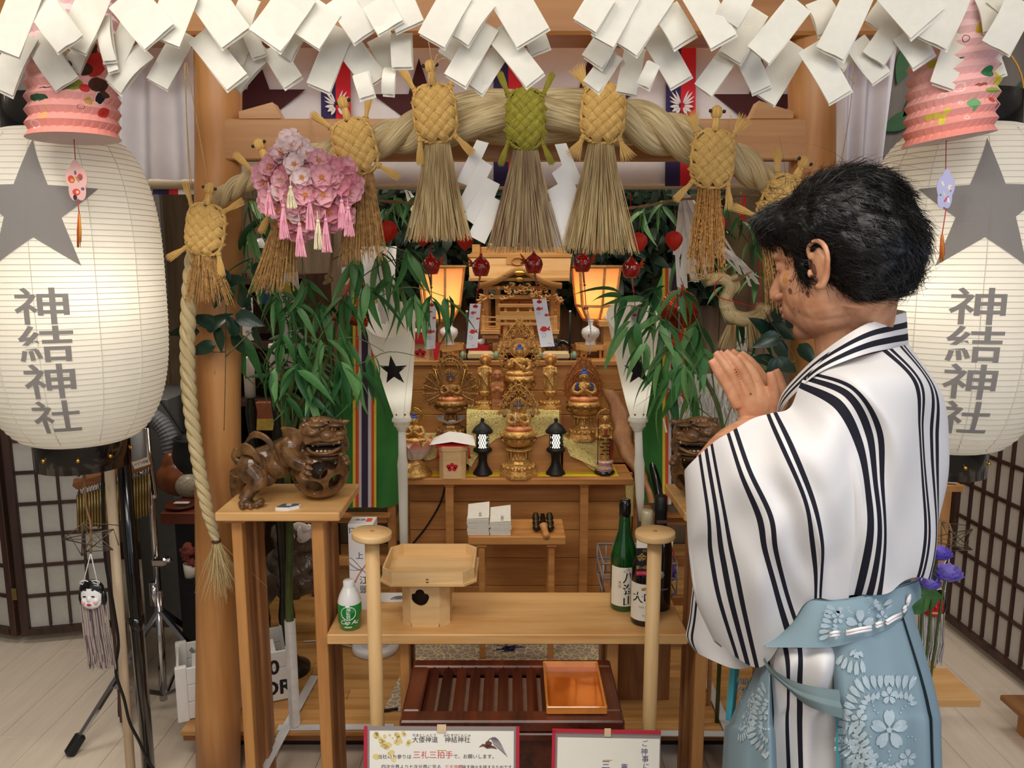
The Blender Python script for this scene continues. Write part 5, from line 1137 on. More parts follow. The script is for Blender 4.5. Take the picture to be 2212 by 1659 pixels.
# ================= small octagonal offering boxes with a red blossom
redc = mat('red_felt', (196, 30, 44), .75, var=.06)
def hako(label, x, yb, Y, zb, w, h, crown):
    F = Fr(x, yb, Y, zb); T = thing('blossom_box', label, 'box', F.o); part(T, 'box_body', MB().prism([(a*F.k, b*F.k) for a, b in oct_(w, w*.9, w*.34)], h*F.k, Matrix.Translation(F.o)), W_pale)
    mb = MB()
    for i in range(5): a = pi/2+2*pi*i/5; mb.prism(ngon(12, 4.6*F.k), .0008, facing(F(6.2*cos(a)*1.3, h*.42+5*sin(a), -w*.9-.4)))
    part(T, 'red_blossom', mb, redc)
    if crown:
        part(T, 'top_plate', MB().prism([(a*F.k, b*F.k) for a, b in oct_(w*1.12, w, w*.4)], 10*F.k, Matrix.Translation(F(0, h))), W_pale)
        part(T, 'red_cloth', MB().prism([(a*F.k, b*F.k) for a, b in ((-36, -26), (36, -26), (34, 24), (-34, 24))], 1.5*F.k, Matrix.Translation(F(0, h+10))), redc)
        mb = MB(); mb.add([F(*p) for p in ((-48, h+12, -20), (50, h+12, -26), (44, h+26, 8), (-40, h+22, 10), (-18, h+34, -6), (8, h+33, -8), (18, h+34, 4), (-8, h+36, 6), (-6, h+22, -18), (0, h+20, -24))], [[0, 9, 8], [9, 1, 8], [0, 8, 4], [8, 1, 5], [1, 2, 5], [2, 6, 5], [0, 4, 3], [3, 7, 4], [4, 7, 6, 5], [8, 5, 4], [2, 3, 7, 6]]); part(T, 'folded_paper', mb, mat('crisp_paper', (238, 234, 228), .7, var=.01))
        mb = MB()
        for sx in (-30, 36): mb.tube([F(sx, h+8, -22), F(sx, h-4, -22), F(sx, h-16, -22)], [.8*F.k, 2*F.k, 3.4*F.k], 8)
        part(T, 'tassel', mb, redc)
    return T, F
hako('pale octagonal box with red blossom and folded white paper on the lower shelf', 979, 1039, 2.945, ZA, 28, 60, True)
T, F = hako('pale box with red blossom under a red cloth at the upper left shelf', 911, 780, 3.2, ZU, 28, 36, False)
part(T, 'red_cloth', MB().prism([(a*F.k, b*F.k) for a, b in ((-32, -30), (30, -30), (30, 28), (-32, 28))], 22*F.k, Matrix.Translation(F(0, 37))).add([F(26, 40, -30), F(44, 38, -20), F(36, 0, -30), F(30, 4, -34)], [[0, 1, 2, 3]]), redc); part(T, 'white_paper_edge', MB().box(F(0, 62), (60*F.k, 50*F.k, 4*F.k)), paper)
# ================= shrine model
T = thing('miniature_shrine', 'detailed unpainted wooden miniature shrine at the top of the altar', 'shrine', P(1122, 770, 3.4)); T.location.z = ZU
def sb(name, x0, x1, y0, y1, Y0, Y1, mt=None, bev=.001): 
    a = P(x0, y1, Y0); b = P(x1, y0, Y0); return part(T, name, MB().bx(a.x, b.x, Y0, Y1, a.z, b.z, 0, bev), mt or W_shrine)
gm = goldw
sb('roof_ridge', 1036, 1212, 533, 545, 3.44, 3.52); sb('roof_ridge', 1030, 1218, 545, 553, 3.43, 3.53)
for x in (1060, 1122, 1186): part(T, 'ridge_knob', MB().ball(P(x, 530, 3.44), m(6, 3.44, 530), 12, 8), gold)
for x0, x1 in ((1020, 1036), (1206, 1222)): sb('ridge_end', x0, x1, 528, 566, 3.42, 3.46)
ra = [P(1012, 552, 3.38), P(1234, 552, 3.38), P(1230, 603, 3.30), P(1014, 603, 3.30)]
mb = MB(); mb.grid([[ra[0].lerp(ra[1], j/6)+Vector((0, 0.0, 0)) for j in range(7)], [(ra[0].lerp(ra[3], .5)).lerp(ra[1].lerp(ra[2], .5), j/6)+Vector((0, .01, -.004)) for j in range(7)], [ra[3].lerp(ra[2], j/6) for j in range(7)]][::-1]); mb.add([ra[0], ra[1], ra[1]+Vector((0, .3, .02)), ra[0]+Vector((0, .3, .02))], [[0, 1, 2, 3]])
part(T, 'roof_slope', mb, W_shrine); sb('roof_cap', 1010, 1236, 549, 556, 3.37, 3.6); sb('eave', 1012, 1231, 600, 607, 3.285, 3.62)
sb('crest_plate', 1094, 1142, 556, 572, 3.355, 3.37); part(T, 'crest_ring', MB().tube([P(1118+12*cos(a), 564+8*sin(a), 3.352) for a in [2*pi*i/20 for i in range(20)]], .003, 6, closed=True), W_shrine)
cu = [(1034, 612), (1060, 606), (1084, 596), (1104, 584), (1122, 580), (1140, 584), (1160, 596), (1186, 607), (1214, 612)]
up = cr([P(x, y, 3.27) for x, y in cu], 33); rows = [[p+Vector((0, d, h)) for p in up] for d, h in ((0, 0), (0, -.022), (.06, -.026), (.06, .004), (0, 0))]; part(T, 'curved_gable', MB().grid(rows), W_shrine)
part(T, 'gable_plate', MB().lathe([(0, 0), (.026, 0), (.022, .006), (0, .008)], 20, Matrix.Translation(P(1122, 590, 3.268)) @ Matrix.Rotation(pi/2, 4, 'X') @ Matrix.Diagonal((1, .45, 1, 1))), gold); part(T, 'gable_plate', MB().ball(P(1122, 604, 3.268), (.018, .005, .01), 10, 8), gold)
for x in (1090, 1152): part(T, 'gable_stud', MB().ball(P(x, 594, 3.268), .004, 8, 6), gold)
mb = MB()
for k in range(44):
    x = 1060+RN.random()*125; y = 613+RN.random()*26+abs(x-1122)*.1; c = P(x, y, 3.29); a = RN.uniform(0, 6); mb.tube(cr([c, c+Vector((.014*cos(a), -.008, .01*sin(a))), c+Vector((.02*cos(a+1), -.004, .014*sin(a+1))), c+Vector((.012*cos(a+2), 0, .01*sin(a+2)))], 7), [.004, .0045, .004, .003, .003, .002, .001], 6)
part(T, 'carved_dragon', mb, W_shrine)
sb('lintel', 1048, 1196, 637, 646, 3.30, 3.34); sb('lintel', 1042, 1202, 618, 626, 3.31, 3.5)
for x in (1050, 1076, 1168, 1194): sb('pillar', x-5, x+5, 622, 724, 3.32, 3.345)
for x0, x1 in ((1036, 1060), (1186, 1210)): sb('side_screen', x0, x1, 640, 716, 3.36, 3.37)
for x, sg in ((1052, -1), (1194, 1)):
    mb = MB()
    for k in range(9): c = P(x+sg*k*1.5, 648+RN.uniform(-8, 8), 3.29); mb.tube([c, c+Vector((sg*.015, -.012, RN.uniform(-.01, .014))), c+Vector((sg*.024, -.01, RN.uniform(-.02, .02)))], [.006, .005, .001], 6)
    part(T, 'carved_beast', mb, W_shrine)
sb('back_wall', 1070, 1176, 640, 740, 3.42, 3.43); sb('door', 1086, 1121, 650, 722, 3.40, 3.415); sb('door', 1123, 1160, 650, 722, 3.40, 3.415)
for (x0, x1, y0, y1) in ((1076, 1164, 657, 664), (1080, 1160, 673, 682), (1071, 1168, 682, 691), (1077, 1164, 697, 703)): sb('gateway_beam', x0, x1, y0, y1, 3.22, 3.25)
for x in (1092, 1119, 1146): sb('gateway_strut', x-3, x+3, 664, 697, 3.225, 3.245)
for xa, xb in ((1095, 1085), (1144, 1156)): part(T, 'gateway_post', MB().tube([P(xa, 690, 3.24), P(xb, 766, 3.24)], .011, 8), W_shrine)
for x0, x1 in ((1040, 1076), (1164, 1204)):
    for y in (684, 694, 704): sb('rail', x0, x1, y, y+3, 3.23, 3.24)
    sb('veranda', x0-2, x1+4, 714, 722, 3.2, 3.36); sb('veranda', x0+2, x1, 724, 732, 3.22, 3.36)
for x in (1044, 1200): sb('rail_post', x-4, x+4, 682, 716, 3.22, 3.24); part(T, 'post_finial', MB().lathe([(.006, 0), (.008, .006), (.004, .012), (.007, .018), (0, .03)], 10, Matrix.Translation(P(x, 682, 3.23))), gold)
for k in range(5): sb('step', 1082-k*2, 1162+k*2, 722+k*8, 730+k*8, 3.26-.02*k, 3.30-.02*k)
sb('base', 1064, 1178, 740, 768, 3.24, 3.6); sb('base', 1052, 1192, 728, 741, 3.27, 3.6)
# ================= glowing paper-sided wooden lanterns
for x, lab in ((953, 'left'), (1287, 'right')):
    Y = 3.38; T = thing('wooden_lantern', 'six sided wooden lantern glowing orange, %s of the miniature shrine' % lab, 'lantern', P(x, 764, Y), 0, 'wooden lanterns by the miniature shrine'); T.location.z = ZU
    o = P(x, 600, Y); lv = [(P(x, 577, Y).z, m(52, Y)), (P(x, 660, Y).z, m(42, Y)), (P(x, 690, Y).z, m(25, Y))]; o.z = 0
    pt = lambda i, k, q=1: Vector((o.x+lv[k][1]*q*cos(pi/6+pi/3*i+.25), Y+lv[k][1]*q*sin(pi/6+pi/3*i+.25), lv[k][0]))
    fr = MB(); 
    for i in range(6):
        for k in (0, 1): fr.beam(pt(i, k), pt(i, k+1), .009, .009)
        for k in (0, 1, 2): fr.beam(pt(i, k), pt(i+1, k), .009, .011)
        part(T, 'paper_panel', MB().add([pt(i, 0, .98), pt(i+1, 0, .98), pt(i+1, 1, .98), pt(i, 1, .98)], [[0, 1, 2, 3]]), mat('warm_shade', (250, 226, 186), .8, var=0, transl=.6)); part(T, 'paper_panel', MB().add([pt(i, 1, .98), pt(i+1, 1, .98), pt(i+1, 2, .98), pt(i, 2, .98)], [[0, 1, 2, 3]]), MC['warm_shade'])
    part(T, 'frame', fr, W_shrine); part(T, 'top_rim', MB().prism([(lv[0][1]*1.08*cos(pi/6+pi/3*i+.25), lv[0][1]*1.08*sin(pi/6+pi/3*i+.25)) for i in range(6)], .008, Matrix.Translation((o.x, Y, lv[0][0]))), W_shrine)
    part(T, 'stem', MB().lathe([(.06, 0), (.06, .015), (.03, .025), (.018, .05), (.018, lv[2][0]-ZU-.02), (.045, lv[2][0]-ZU-.008), (.048, lv[2][0]-ZU)], 6, Matrix.Translation((o.x, Y, ZU)), sm=False), W_shrine)
    fz_ = P(x, 640, Y).z; part(T, 'flame', MB().lathe([(.006, -.03), (.016, -.01), (.018, .005), (.01, .03), (0, .05)], 12, Matrix.Translation((o.x, Y, fz_))), mat('flame_glow', (255, 160, 40), .5, emit=12, ecol=(255, 140, 26), var=0)); bulb('wooden_lantern_bulb', (o.x, Y, fz_+.01), .62, (1, .66, .28), .03)
# ================= vases on trays and other things on the upper shelf
for x, yb, lab, nk in ((970, 753, 'left', 9), (1275, 754, 'right', 6)):
    zt = ZU+.028; F = Fr(x, yb, 3.26, zt+.012); T = thing('tray_stand', 'small octagonal wooden tray on feet, under the %s white vase' % lab, 'tray', (F.o.x, 3.26, ZU), 0, 'small wooden trays')
    part(T, 'tray_top', MB().prism([(a*F.k, b*F.k) for a, b in oct_(31, 26, 9)], 2.5*F.k, Matrix.Translation((F.o.x, 3.26, zt+.007))), W_shrine); o_, i_ = oct_(32, 27, 9), oct_(29, 24, 8); mb = MB()
    for k in range(8): mb.add([(F.o.x+a*F.k, 3.26+b*F.k, z) for z in (zt+.007, zt+.03) for a, b in (o_[k], o_[(k+1) % 8], i_[(k+1) % 8], i_[k])], [[0, 1, 5, 4], [1, 2, 6, 5], [2, 3, 7, 6], [3, 0, 4, 7], [4, 5, 6, 7]])
    part(T, 'tray_rim', mb, W_shrine)
    for sx in (-20, 20): part(T, 'foot', MB().bx(F.o.x+sx*F.k-.005, F.o.x+sx*F.k+.005, 3.22, 3.3, ZU, zt+.007), W_shrine)
    solo('white_vase', 'glossy white porcelain vase with round belly, %s of the miniature shrine' % lab, 'vase', MB().lathe([(0, 0), (14, 0), (14, 2), (11, 12), (10.5, 17), (18, 25), (20.5, 33), (18, 41), (9, 46), (nk*.8, 49), (nk, 58), (nk*1.15, 60), (nk*.8, 60), (0, 57)], 28, F.M()), mat('porcelain', (236, 236, 236), .12, var=0, coat=.5), F.o, 'white porcelain vases')
F = Fr(1036, 764, 3.24, ZU+.02); T = thing('red_box', 'red cloth covered box by the left of the miniature shrine', 'box', F.o); T.location.z = ZU; part(T, 'box_body', MB().bx(F(-20, 0).x, F(20, 0).x, 3.22, 3.27, ZU, ZU+.055, 0, .001), redc)
F = Fr(1040, 735, 3.245, ZU+.055); mb = MB(); F.bl(mb, 0, 6, 0, 8, 7, 7); F.bl(mb, 5, 12, 0, 3.4, 3.4, 9); F.bl(mb, -8, 7, 0, 4, 4, 5); solo('white_figurine', 'small white animal figurine sitting on the red box', 'figurine', sculpt(mb, F.k, 2), mat('porcelain', (0, 0, 0)), F.o)
for x0, x1 in ((1000, 1072), (1166, 1240)):
    a, b = P(x0, 772, 3.17), P(x1, 772, 3.17); a.z = b.z = ZU+.018; T = thing('stone_block', 'pale rounded block with green ends lying before the shrine, on the %s' % ('left' if x0 < 1100 else 'right'), 'block', (a+b)/2); T.location.z = ZU
    part(T, 'block', MB().box((a+b)/2, (b.x-a.x-.02, .04, .036), None, 0, .01), mat('pale_stone', (222, 200, 150), .6, var=.08)); e = MB(); e.ball(a, (.012, .022, .019), 12, 8); e.ball(b, (.012, .022, .019), 12, 8); part(T, 'green_end', e, mat('jade', (140, 172, 140), .3, var=.08))
F = Fr(1205, 762, 3.20, ZU+.036); mb = MB(); F.tb(mb, [(-28, 6), (-16, 14), (-4, 10), (8, 20), (22, 12), (32, 2)], [4, 6, 6, 6, 4, 1])
for x in (-18, -6, 8, 20): F.tb(mb, [(x, 10), (x+3, 4, -3), (x, 0, -4)], [3, 2, 2])
F.bl(mb, -28, 10, 0, 7, 5, 5); F.tb(mb, [(-26, 13), (-20, 20)], [1.5, .6])
for k in range(8): F.tb(mb, [(-12+k*5, 16+4*sin(k), 0), (-8+k*5, 24+4*sin(k), 0)], [1.6, .4])
solo('black_dragon', 'small black dragon figurine crouching right of the miniature shrine', 'figurine', sculpt(mb, F.k*.9, 1), black, F.o)
for x, lab in ((1009, 'left'), (1231, 'right')):
    T = thing('black_rod', 'thin black upright rod with white tip, %s of the miniature shrine' % lab, 'rod', P(x, 780, 3.17), 0, 'black rods'); T.location.z = ZU; a = P(x, 675, 3.17)
    part(T, 'rod', MB().tube([(a.x, 3.155, ZU), (a.x, 3.155, a.z)], .0045, 8), blackm); part(T, 'tip', MB().ball((a.x, 3.155, a.z+.005), .005, 8, 6), white); part(T, 'base', MB().bx(a.x-.05, a.x+.05, 3.145, 3.165, ZU, ZU+.004), blackm)
a = P(1292, 780, 3.28).x; b = P(1332, 780, 3.28).x; T = thing('wooden_stand', 'plain wooden pedestal with crumpled white paper behind the right white torch', 'stand', ((a+b)/2, 3.3, ZU))
part(T, 'column', MB().bx(a+.02, b, 3.27, 3.34, ZU, ZU+.13), W_shrine); part(T, 'top', MB().bx(a, b+.02, 3.25, 3.36, ZU+.13, ZU+.155, 0, .002), W_shrine); part(T, 'crumpled_paper', MB().ball((b-.02, 3.3, ZU+.165), (.04, .03, .018), 9, 6), paper)
# ================= cabinet-level things inside the altar
y0, y1 = 2.68, 2.88; zt = P(1106, 1160, y0).z; a, b = P(1011, 1160, y0).x, P(1222, 1160, y0).x
T = thing('small_bench', 'small wooden bench under the altar shelf holding papers', 'bench', ((a+b)/2, 2.78, ZP)); part(T, 'bench_top', MB().bx(a, b, y0, y1, zt-.03, zt, 0, .002), W_altar)
for x in (1041, 1191):
    c = P(x, 1200, y0+.03).x
    for yy in (y0+.03, y1-.03): part(T, 'leg', MB().bx(c-.011, c+.011, yy-.011, yy+.011, ZP, zt-.03), W_altar)
    part(T, 'cleat', MB().bx(c-.018, c+.018, y0+.01, y1-.01, zt-.042, zt-.03), W_altar)
for x, w_, n, h, lab in ((1034, 23, 9, 58, 'left taller'), (1081, 22, 7, 46, 'right lower')):
    F = Fr(x, 1158, 2.735, zt); T = thing('paper_stack', 'stack of white envelopes on the small bench, the %s one' % lab, 'papers', F.o, 0, 'envelope stacks'); hh = h*.62/n
    for i in range(n): part(T, 'envelope', MB().box(F(RN.uniform(-1, 1), hh*(i+.5), RN.uniform(-1, 1)), (2*w_*F.k, .075, hh*F.k*.9), Matrix.Rotation(RN.gauss(0, .03), 3, 'Z')), paper)
    tp = part(T, 'top_sheet', MB().grid([[F(-w_, hh*n+1+2*j*j, -22+15*j) for j in range(4)], [F(w_, hh*n+3+2.4*j*j, -22+15*j) for j in range(4)]]), paper)
    part(T, 'print', text_mesh('御祈祷' if x < 1050 else '御初穂料', .012, vertical=True, gap=1.1).xf(frame3(F(4, hh*n+6.5, -5), (1, 0, .03), (0, 1, .28))), ink_k)
F = Fr(1173, 1158, 2.76, zt); T = thing('bronze_bell_tool', 'dark bronze double ritual tool with turned wooden handle on the small bench', 'tool', F.o); br = mat('dark_bronze', (70, 60, 44), .25, .8, var=.2)
for sx in (-1, 1):
    mb = MB()
    for k in range(6): F.bl(mb, sx*15, 10+k*2.4, -18+k*9, 8.5-(k % 2)*1.5, 6, 8)
    part(T, 'bronze_bar', mb, br)
part(T, 'blade', MB().add([F(0, 6, -22), F(7, 16, 0), F(4, 26, 30), F(-4, 26, 30), F(-7, 16, 0), F(0, 24, -2)], [[0, 1, 5], [1, 2, 5], [2, 3, 5], [3, 4, 5], [4, 0, 5]]), black); mb = MB(); F.tb(mb, [(0, 14, -14), (2, 9, -24), (4, 5, -40), (5, 4, -52)], [10, 7, 7.5, 7], 12); part(T, 'handle', mb, W_leg)
part(ALT, 'cord', MB().tube(cr([P(962, 1050, 3.0), P(950, 1090, 3.02), P(920, 1140, 3.03), P(888, 1180, 3.03), P(880, 1200, 3.03)], 14), .004, 6), blackm)
# ================= white paper torches
def torch(label, xt, xb, Y, ylow):
    c0, c1 = P(xb, 900, Y), P(xt, 725, Y); ax = (c1-c0); T = thing('paper_torch', label, 'torch', P(xb, ylow, Y), 0, 'white paper torches'); L = ax.length; k = m(1, Y, 800)
    rows = []; n = 48
    for j in range(13):
        t = j/12; r = []
        for i in range(n+1):
            a = -pi/2+2*pi*i/n; top = 1.0+.24*(1-cos(a+pi/2))*.85+.0*sin(a); q = t*top; rad_ = (17+(33*(q**.85)))*k; r.append(c0+ax*q+Vector((rad_*cos(a), rad_*sin(a), 0)))
        rows.append(r)
    tp = mat('torch_paper', (242, 240, 230), .6, var=.015, transl=.3); part(T, 'paper_cone', MB().grid(rows), tp)
    a0 = [c0+ax*q+Vector(((18.2+33*q**.85)*k*cos(-1.2+q*.9), (18.2+33*q**.85)*k*sin(-1.2+q*.9), 0)) for q in [i/12 for i in range(13)]]; part(T, 'paper_seam', MB().tube(a0, .0008, 4), mat('seam_shade', (222, 218, 206), .7, var=0))
    q = .6; cs = c0+ax*q; rr = (17+33*q**.85)*k; mb = MB(); pl = star(34*k, 13*k); vs = []
    def on(x, z): q2 = q+z/ax.z; r2 = (17.6+33*q2**.85)*k; a = -pi/2+x/r2; p = c0+ax*q2; return p+Vector((r2*cos(a), r2*sin(a), 0))
    for i in range(10):
        p, p2 = Vector((*pl[i], 0)), Vector((*pl[(i+1) % 10], 0)); g = [[on(*(p.lerp(p2, u)*v).xy) for u in (0, .5, 1)] for v in (0.001, .33, .66, 1)]; mb.grid(g)
    part(T, 'black_star', mb, blackm)
    kk = Matrix.Translation(c0-Vector((0, 0, .02))); part(T, 'collar', MB().lathe([(.03, .02), (.034, .012), (.035, .004), (.028, 0), (.028, -.012), (.022, -.016), (.016, -.03)], 28, kk), tp); st_ = MB()
    for i in range(6): a = -pi/2-.5+i*1.0; st_.ball(c0+Vector((.0305*cos(a), .0305*sin(a), .012)), .0035, 8, 6)
    part(T, 'stud', st_, mat('brown_stud', (120, 80, 50), .4, .5, var=0)); e = P(xb+6, ylow, Y)
    zs = [c0.z-.04, c0.z-.14, c0.z-.17, c0.z-.19, (c0.z+e.z)/2-.1, e.z]; part(T, 'pole', MB().tube([Vector((fz(c0.x, e.x, (c0.z-z)/(c0.z-e.z)), Y, z)) for z in zs], [.013, .0145, .019, .018, .015, .007 if xb > 1200 else .014], 16), tp)
    bulb('torch_bulb', c0+ax*.3, .09, (1, .97, .9), .02); return T
torch('white paper torch cone with black star on a white pole, left of altar', 846, 868, 2.62, 1260); torch('white paper torch cone with black star on a tapered pole, right of altar', 1370, 1378, 2.62, 1125)
# ================= green banners with striped ribbon
gf = mat('green_felt', (58, 126, 58), .85, var=.05, scale=40)
def banner(label, xc, Y, top, sh, hw, bot, lab2):
    T = thing('green_banner', label, 'banner', P(xc, bot, Y), 0, 'green banners'); out = [(xc-16, top), (xc+16, top), (xc+hw*.86, sh-30), (xc+hw, sh+90), (xc+hw+4, bot), (xc-hw-4, bot), (xc-hw, sh+90), (xc-hw*.86, sh-30)]
    def w_at(y):
        if y < sh-30: return fz(16, hw*.86, (y-top)/(sh-30-top))
        return fz(hw*.86, hw+2, min(1, (y-sh+30)/120))
    rows = []
    for i in range(22):
        y = fz(top, bot, i/21); w_ = w_at(y); r = []
        for j in range(13):
            s_ = -1+j/6; q = P(xc+s_*w_, y, Y); q.y += .05*s_*s_+.012*sin(s_*7+y*.012); r.append(q)
        rows.append(r)
    mb = MB().grid(rows); mb.grid([[p+Vector((0, .006, 0)) for p in r] for r in rows]); part(T, 'felt_panel', mb, gf)
    x = -25
    for wd, cc_ in ((6, (232, 206, 70)), (7, (222, 84, 46)), (6, (212, 206, 208)), (14, (58, 44, 70)), (7, (212, 206, 208)), (6, (222, 84, 46)), (5, (232, 206, 70))):
        r = [[P(xc+x+d, fz(top-6, bot-2, i/16), Y-.02) for d in (0, wd)] for i in range(17)]; part(T, 'ribbon_stripe', MB().grid(r), mat('stripe_%d_%d_%d' % cc_, cc_, .7, var=.04)); x += wd
    return T
banner('green felt banner with striped ribbon behind the left bamboo plant', 787, 2.74, 585, 740, 72, 1098, 0)
banner('green felt banner with striped ribbon behind the right bamboo plant', 1456, 2.74, 585, 740, 76, 1092, 0)
def rack(label, x0, x1, ys, Y, bot, hid=()):
    T = thing('wooden_rack', label, 'rack', P((x0+x1)/2, bot, Y)); T.location.z = ZP
    for x in (x0, x1): a = P(x, ys[0]-28, Y); part(T, 'post', MB().bx(a.x-.014, a.x+.014, Y-.014, Y+.014, ZP, a.z), W_altar)
    for y in ys: a, b = P(x0, y, Y), P(x1, y, Y); part(T, 'rail', MB().bx(a.x+.014, b.x-.014, Y-.012, Y+.012, a.z-.018, a.z+.018, 0, .002), W_altar)
    part(T, 'ledge', MB().bx(P(x0, 1100, Y).x, P(x1, 1100, Y).x, Y-.05, Y-.014, P(1106, 1104, Y).z-.01, P(1106, 1104, Y).z), W_altar)
rack('low wooden rack carrying the left green banner', 712, 846, (1118, 1210, 1295), 2.8, 1340); rack('low wooden rack carrying the right green banner', 1398, 1530, (1122, 1212, 1296), 2.8, 1340)
# ================= leaves
def leafmesh(l, w, droop, fold, nm, mt, curl=0):
    rows = []
    for i in range(9):
        t = i/8; wd = w*(sin(pi*min(1, t*1.0)**.62)**.9 if 0 < t < 1 else .04)*(1 if t < .98 else .1); z = -droop*t*t*l; x = l*(t-.12*droop*t*t); r = []
        for e in (-1, -.5, 0, .5, 1): r.append(Vector((x, e*wd/2+curl*t*t*l, z+abs(e)*fold*wd)))
        rows.append(r)
    me = MB().grid(rows).mesh(nm); me.materials.append(mt); return me
lg = [mat('bamboo_leaf', (72, 126, 68), .45, var=.25, scale=25, stretch=(.3, 3, 1), transl=.15), mat('bamboo_leaf_light', (112, 160, 98), .45, var=.2, scale=25, stretch=(.3, 3, 1), transl=.15), mat('bamboo_leaf_dark', (44, 92, 50), .45, var=.25, scale=25, stretch=(.3, 3, 1), transl=.15)]
sak = mat('glossy_dark_leaf', (26, 50, 36), .28, var=.3, scale=30); hedge = [mat('hedge_leaf', (46, 66, 48), .45, var=.3, scale=20), mat('hedge_leaf_dark', (28, 44, 34), .45, var=.3, scale=20)]
LONG = [leafmesh(1, .205, d, .12, 'leaf', mt_, c) for mt_ in lg for d, c in ((.25, .05), (.5, -.08), (.8, .04))]
OVAL = [leafmesh(1, .5, .2, .1, 'leaf', lg[k]) for k in (0, 2)]; BROAD = leafmesh(1, .55, .25, .1, 'leaf', sak); HED = [leafmesh(1, .55, .3, .08, 'leaf', q) for q in hedge]
stem_g = mat('bamboo_stem', (92, 104, 54), .4, c2=(58, 78, 40), scale=14, stretch=(4, 4, 1)); twig_m = mat('twig', (104, 110, 66), .6, var=.2)
def leaf_at(T, me, p, d, l, roll=0):
    d = Vector(d).normalized(); q = d.to_track_quat('X', 'Z'); e = (q.to_matrix() @ Matrix.Rotation(roll, 3, 'X')).to_euler()
    return piece(T, 'leaf', me, Vector(p)-root(T), e, (l, l, l))
def clusters(T, spec, Y, long=True, jit=.05, dens=1.0):
    for (x, y, n, a0, a1, L) in spec:       # pixel node, count, angle range (deg, 0=right, -90=down), leaf length px
        c = P(x, y, Y+RN.uniform(-jit, jit)); n = max(2, int(n*dens))
        for k in range(n):
            a = rad(fz(a0, a1, (k+.5)/n)+RN.uniform(-9, 9)); l = m(L*RN.uniform(.75, 1.15), Y); d = Vector((cos(a), RN.uniform(-.5, .25), sin(a)))
            o = c+Vector((RN.uniform(-.01, .01), RN.uniform(-.02, .02), RN.uniform(-.012, .012)))
            if long: leaf_at(T, LONG[(RN.choice((0, 0, 3, 6)))+RN.randrange(3)], o, d, l, RN.uniform(-.9, .9))
            else: leaf_at(T, RN.choice(OVAL), o, d, l, RN.uniform(-.8, .8))
def twigs(T, paths, Y, r=.0022, mt=None):
    for pts in paths: part(T, 'twig', MB().tube(cr([P(x, y, Y+dy) for (x, y, dy) in pts], 16), [r*(1-.55*i/15) for i in range(16)], 6), mt or twig_m)
Y = 2.27
T = thing('bamboo_plant', 'leafy artificial bamboo rising from a pipe behind the left side table', 'plant', PIPE)
sp_ = cr([PIPE+Vector((0, 0, .02)), PIPE+Vector((0, 0, .4)), P(626, 1130, Y), P(618, 980, Y), P(622, 880, Y), P(634, 800, Y)], 40)
part(T, 'stalk', MB().tube(sp_, [m(9, Y)*(1+.09*(i % 7 == 0))*(1-.4*i/39) for i in range(40)], 12), stem_g)
for k, (a, b) in enumerate((((610, 905), (588, 560)), ((640, 905), (700, 690)), ((655, 905), (740, 640)))): part(T, 'stalk', MB().tube(cr([P(625, 1000, Y), P(*a, Y), P((a[0]+b[0])/2+10, (a[1]+b[1])/2, Y), P(*b, Y-.05)], 14), m(4, Y), 8), stem_g)
twigs(T, [[(622, 880, 0), (600, 760, -.05), (560, 660, -.1), (500, 590, -.14)], [(622, 880, 0), (590, 800, -.05), (560, 750, -.1), (510, 725, -.15)], [(630, 820, 0), (640, 720, -.04), (620, 640, -.1), (578, 570, -.12)], [(640, 800, 0), (690, 730, -.06), (740, 660, -.08), (810, 620, -.1)], [(700, 690, 0), (780, 600, -.04), (860, 560, -.08), (900, 600, -.1)], [(690, 700, 0), (800, 650, -.08), (880, 620, -.1), (960, 640, -.12)], [(640, 800, 0), (720, 740, -.06), (770, 730, -.08), (830, 760, -.1)], [(690, 760, 0), (760, 790, -.05), (840, 760, -.1), (920, 775, -.1)], [(588, 560, -.05), (550, 470, -.05), (530, 430, -.05)], [(600, 620, -.05), (600, 500, -.05), (585, 440, -.05)], [(720, 560, -.1), (790, 530, -.1), (880, 545, -.12), (930, 600, -.12)]], Y)
clusters(T, [(512, 586, 6, 200, 320, 95), (508, 728, 6, 195, 330, 105), (545, 492, 5, 215, 300, 75), (575, 570, 6, 180, 340, 95), (600, 640, 6, 190, 330, 90), (640, 655, 6, 200, 350, 100), (660, 610, 5, 220, 340, 85), (700, 655, 6, 200, 350, 100), (745, 645, 6, 200, 345, 95), (610, 730, 6, 180, 320, 90), (655, 735, 6, 200, 350, 95), (700, 730, 6, 210, 330, 110), (740, 725, 5, 230, 330, 100), (800, 620, 6, 215, 335, 105), (850, 600, 6, 220, 340, 110), (890, 640, 6, 215, 335, 95), (930, 640, 5, 230, 335, 105), (965, 640, 4, 250, 330, 95), (825, 545, 6, 200, 350, 115), (880, 545, 5, 260, 350, 110), (770, 560, 5, 215, 310, 100), (640, 790, 6, 200, 345, 90), (690, 800, 6, 220, 340, 100), (735, 790, 6, 230, 345, 100), (775, 800, 4, 255, 330, 110), (590, 800, 5, 200, 300, 85), (620, 850, 6, 200, 340, 80), (670, 850, 6, 220, 330, 90), (800, 770, 3, 255, 320, 100), (545, 560, 4, 190, 290, 90), (720, 860, 4, 230, 330, 80)], Y-.08)
T = thing('leafy_twigs', 'round leaved green twigs mixed into the left bamboo', 'plant', P(620, 700, 2.33))
twigs(T, [[(600, 900, 0), (620, 780, 0), (640, 690, 0), (650, 620, 0)], [(610, 880, 0), (640, 800, 0), (700, 740, 0)], [(590, 880, 0), (580, 800, 0), (560, 760, 0)]], 2.33)
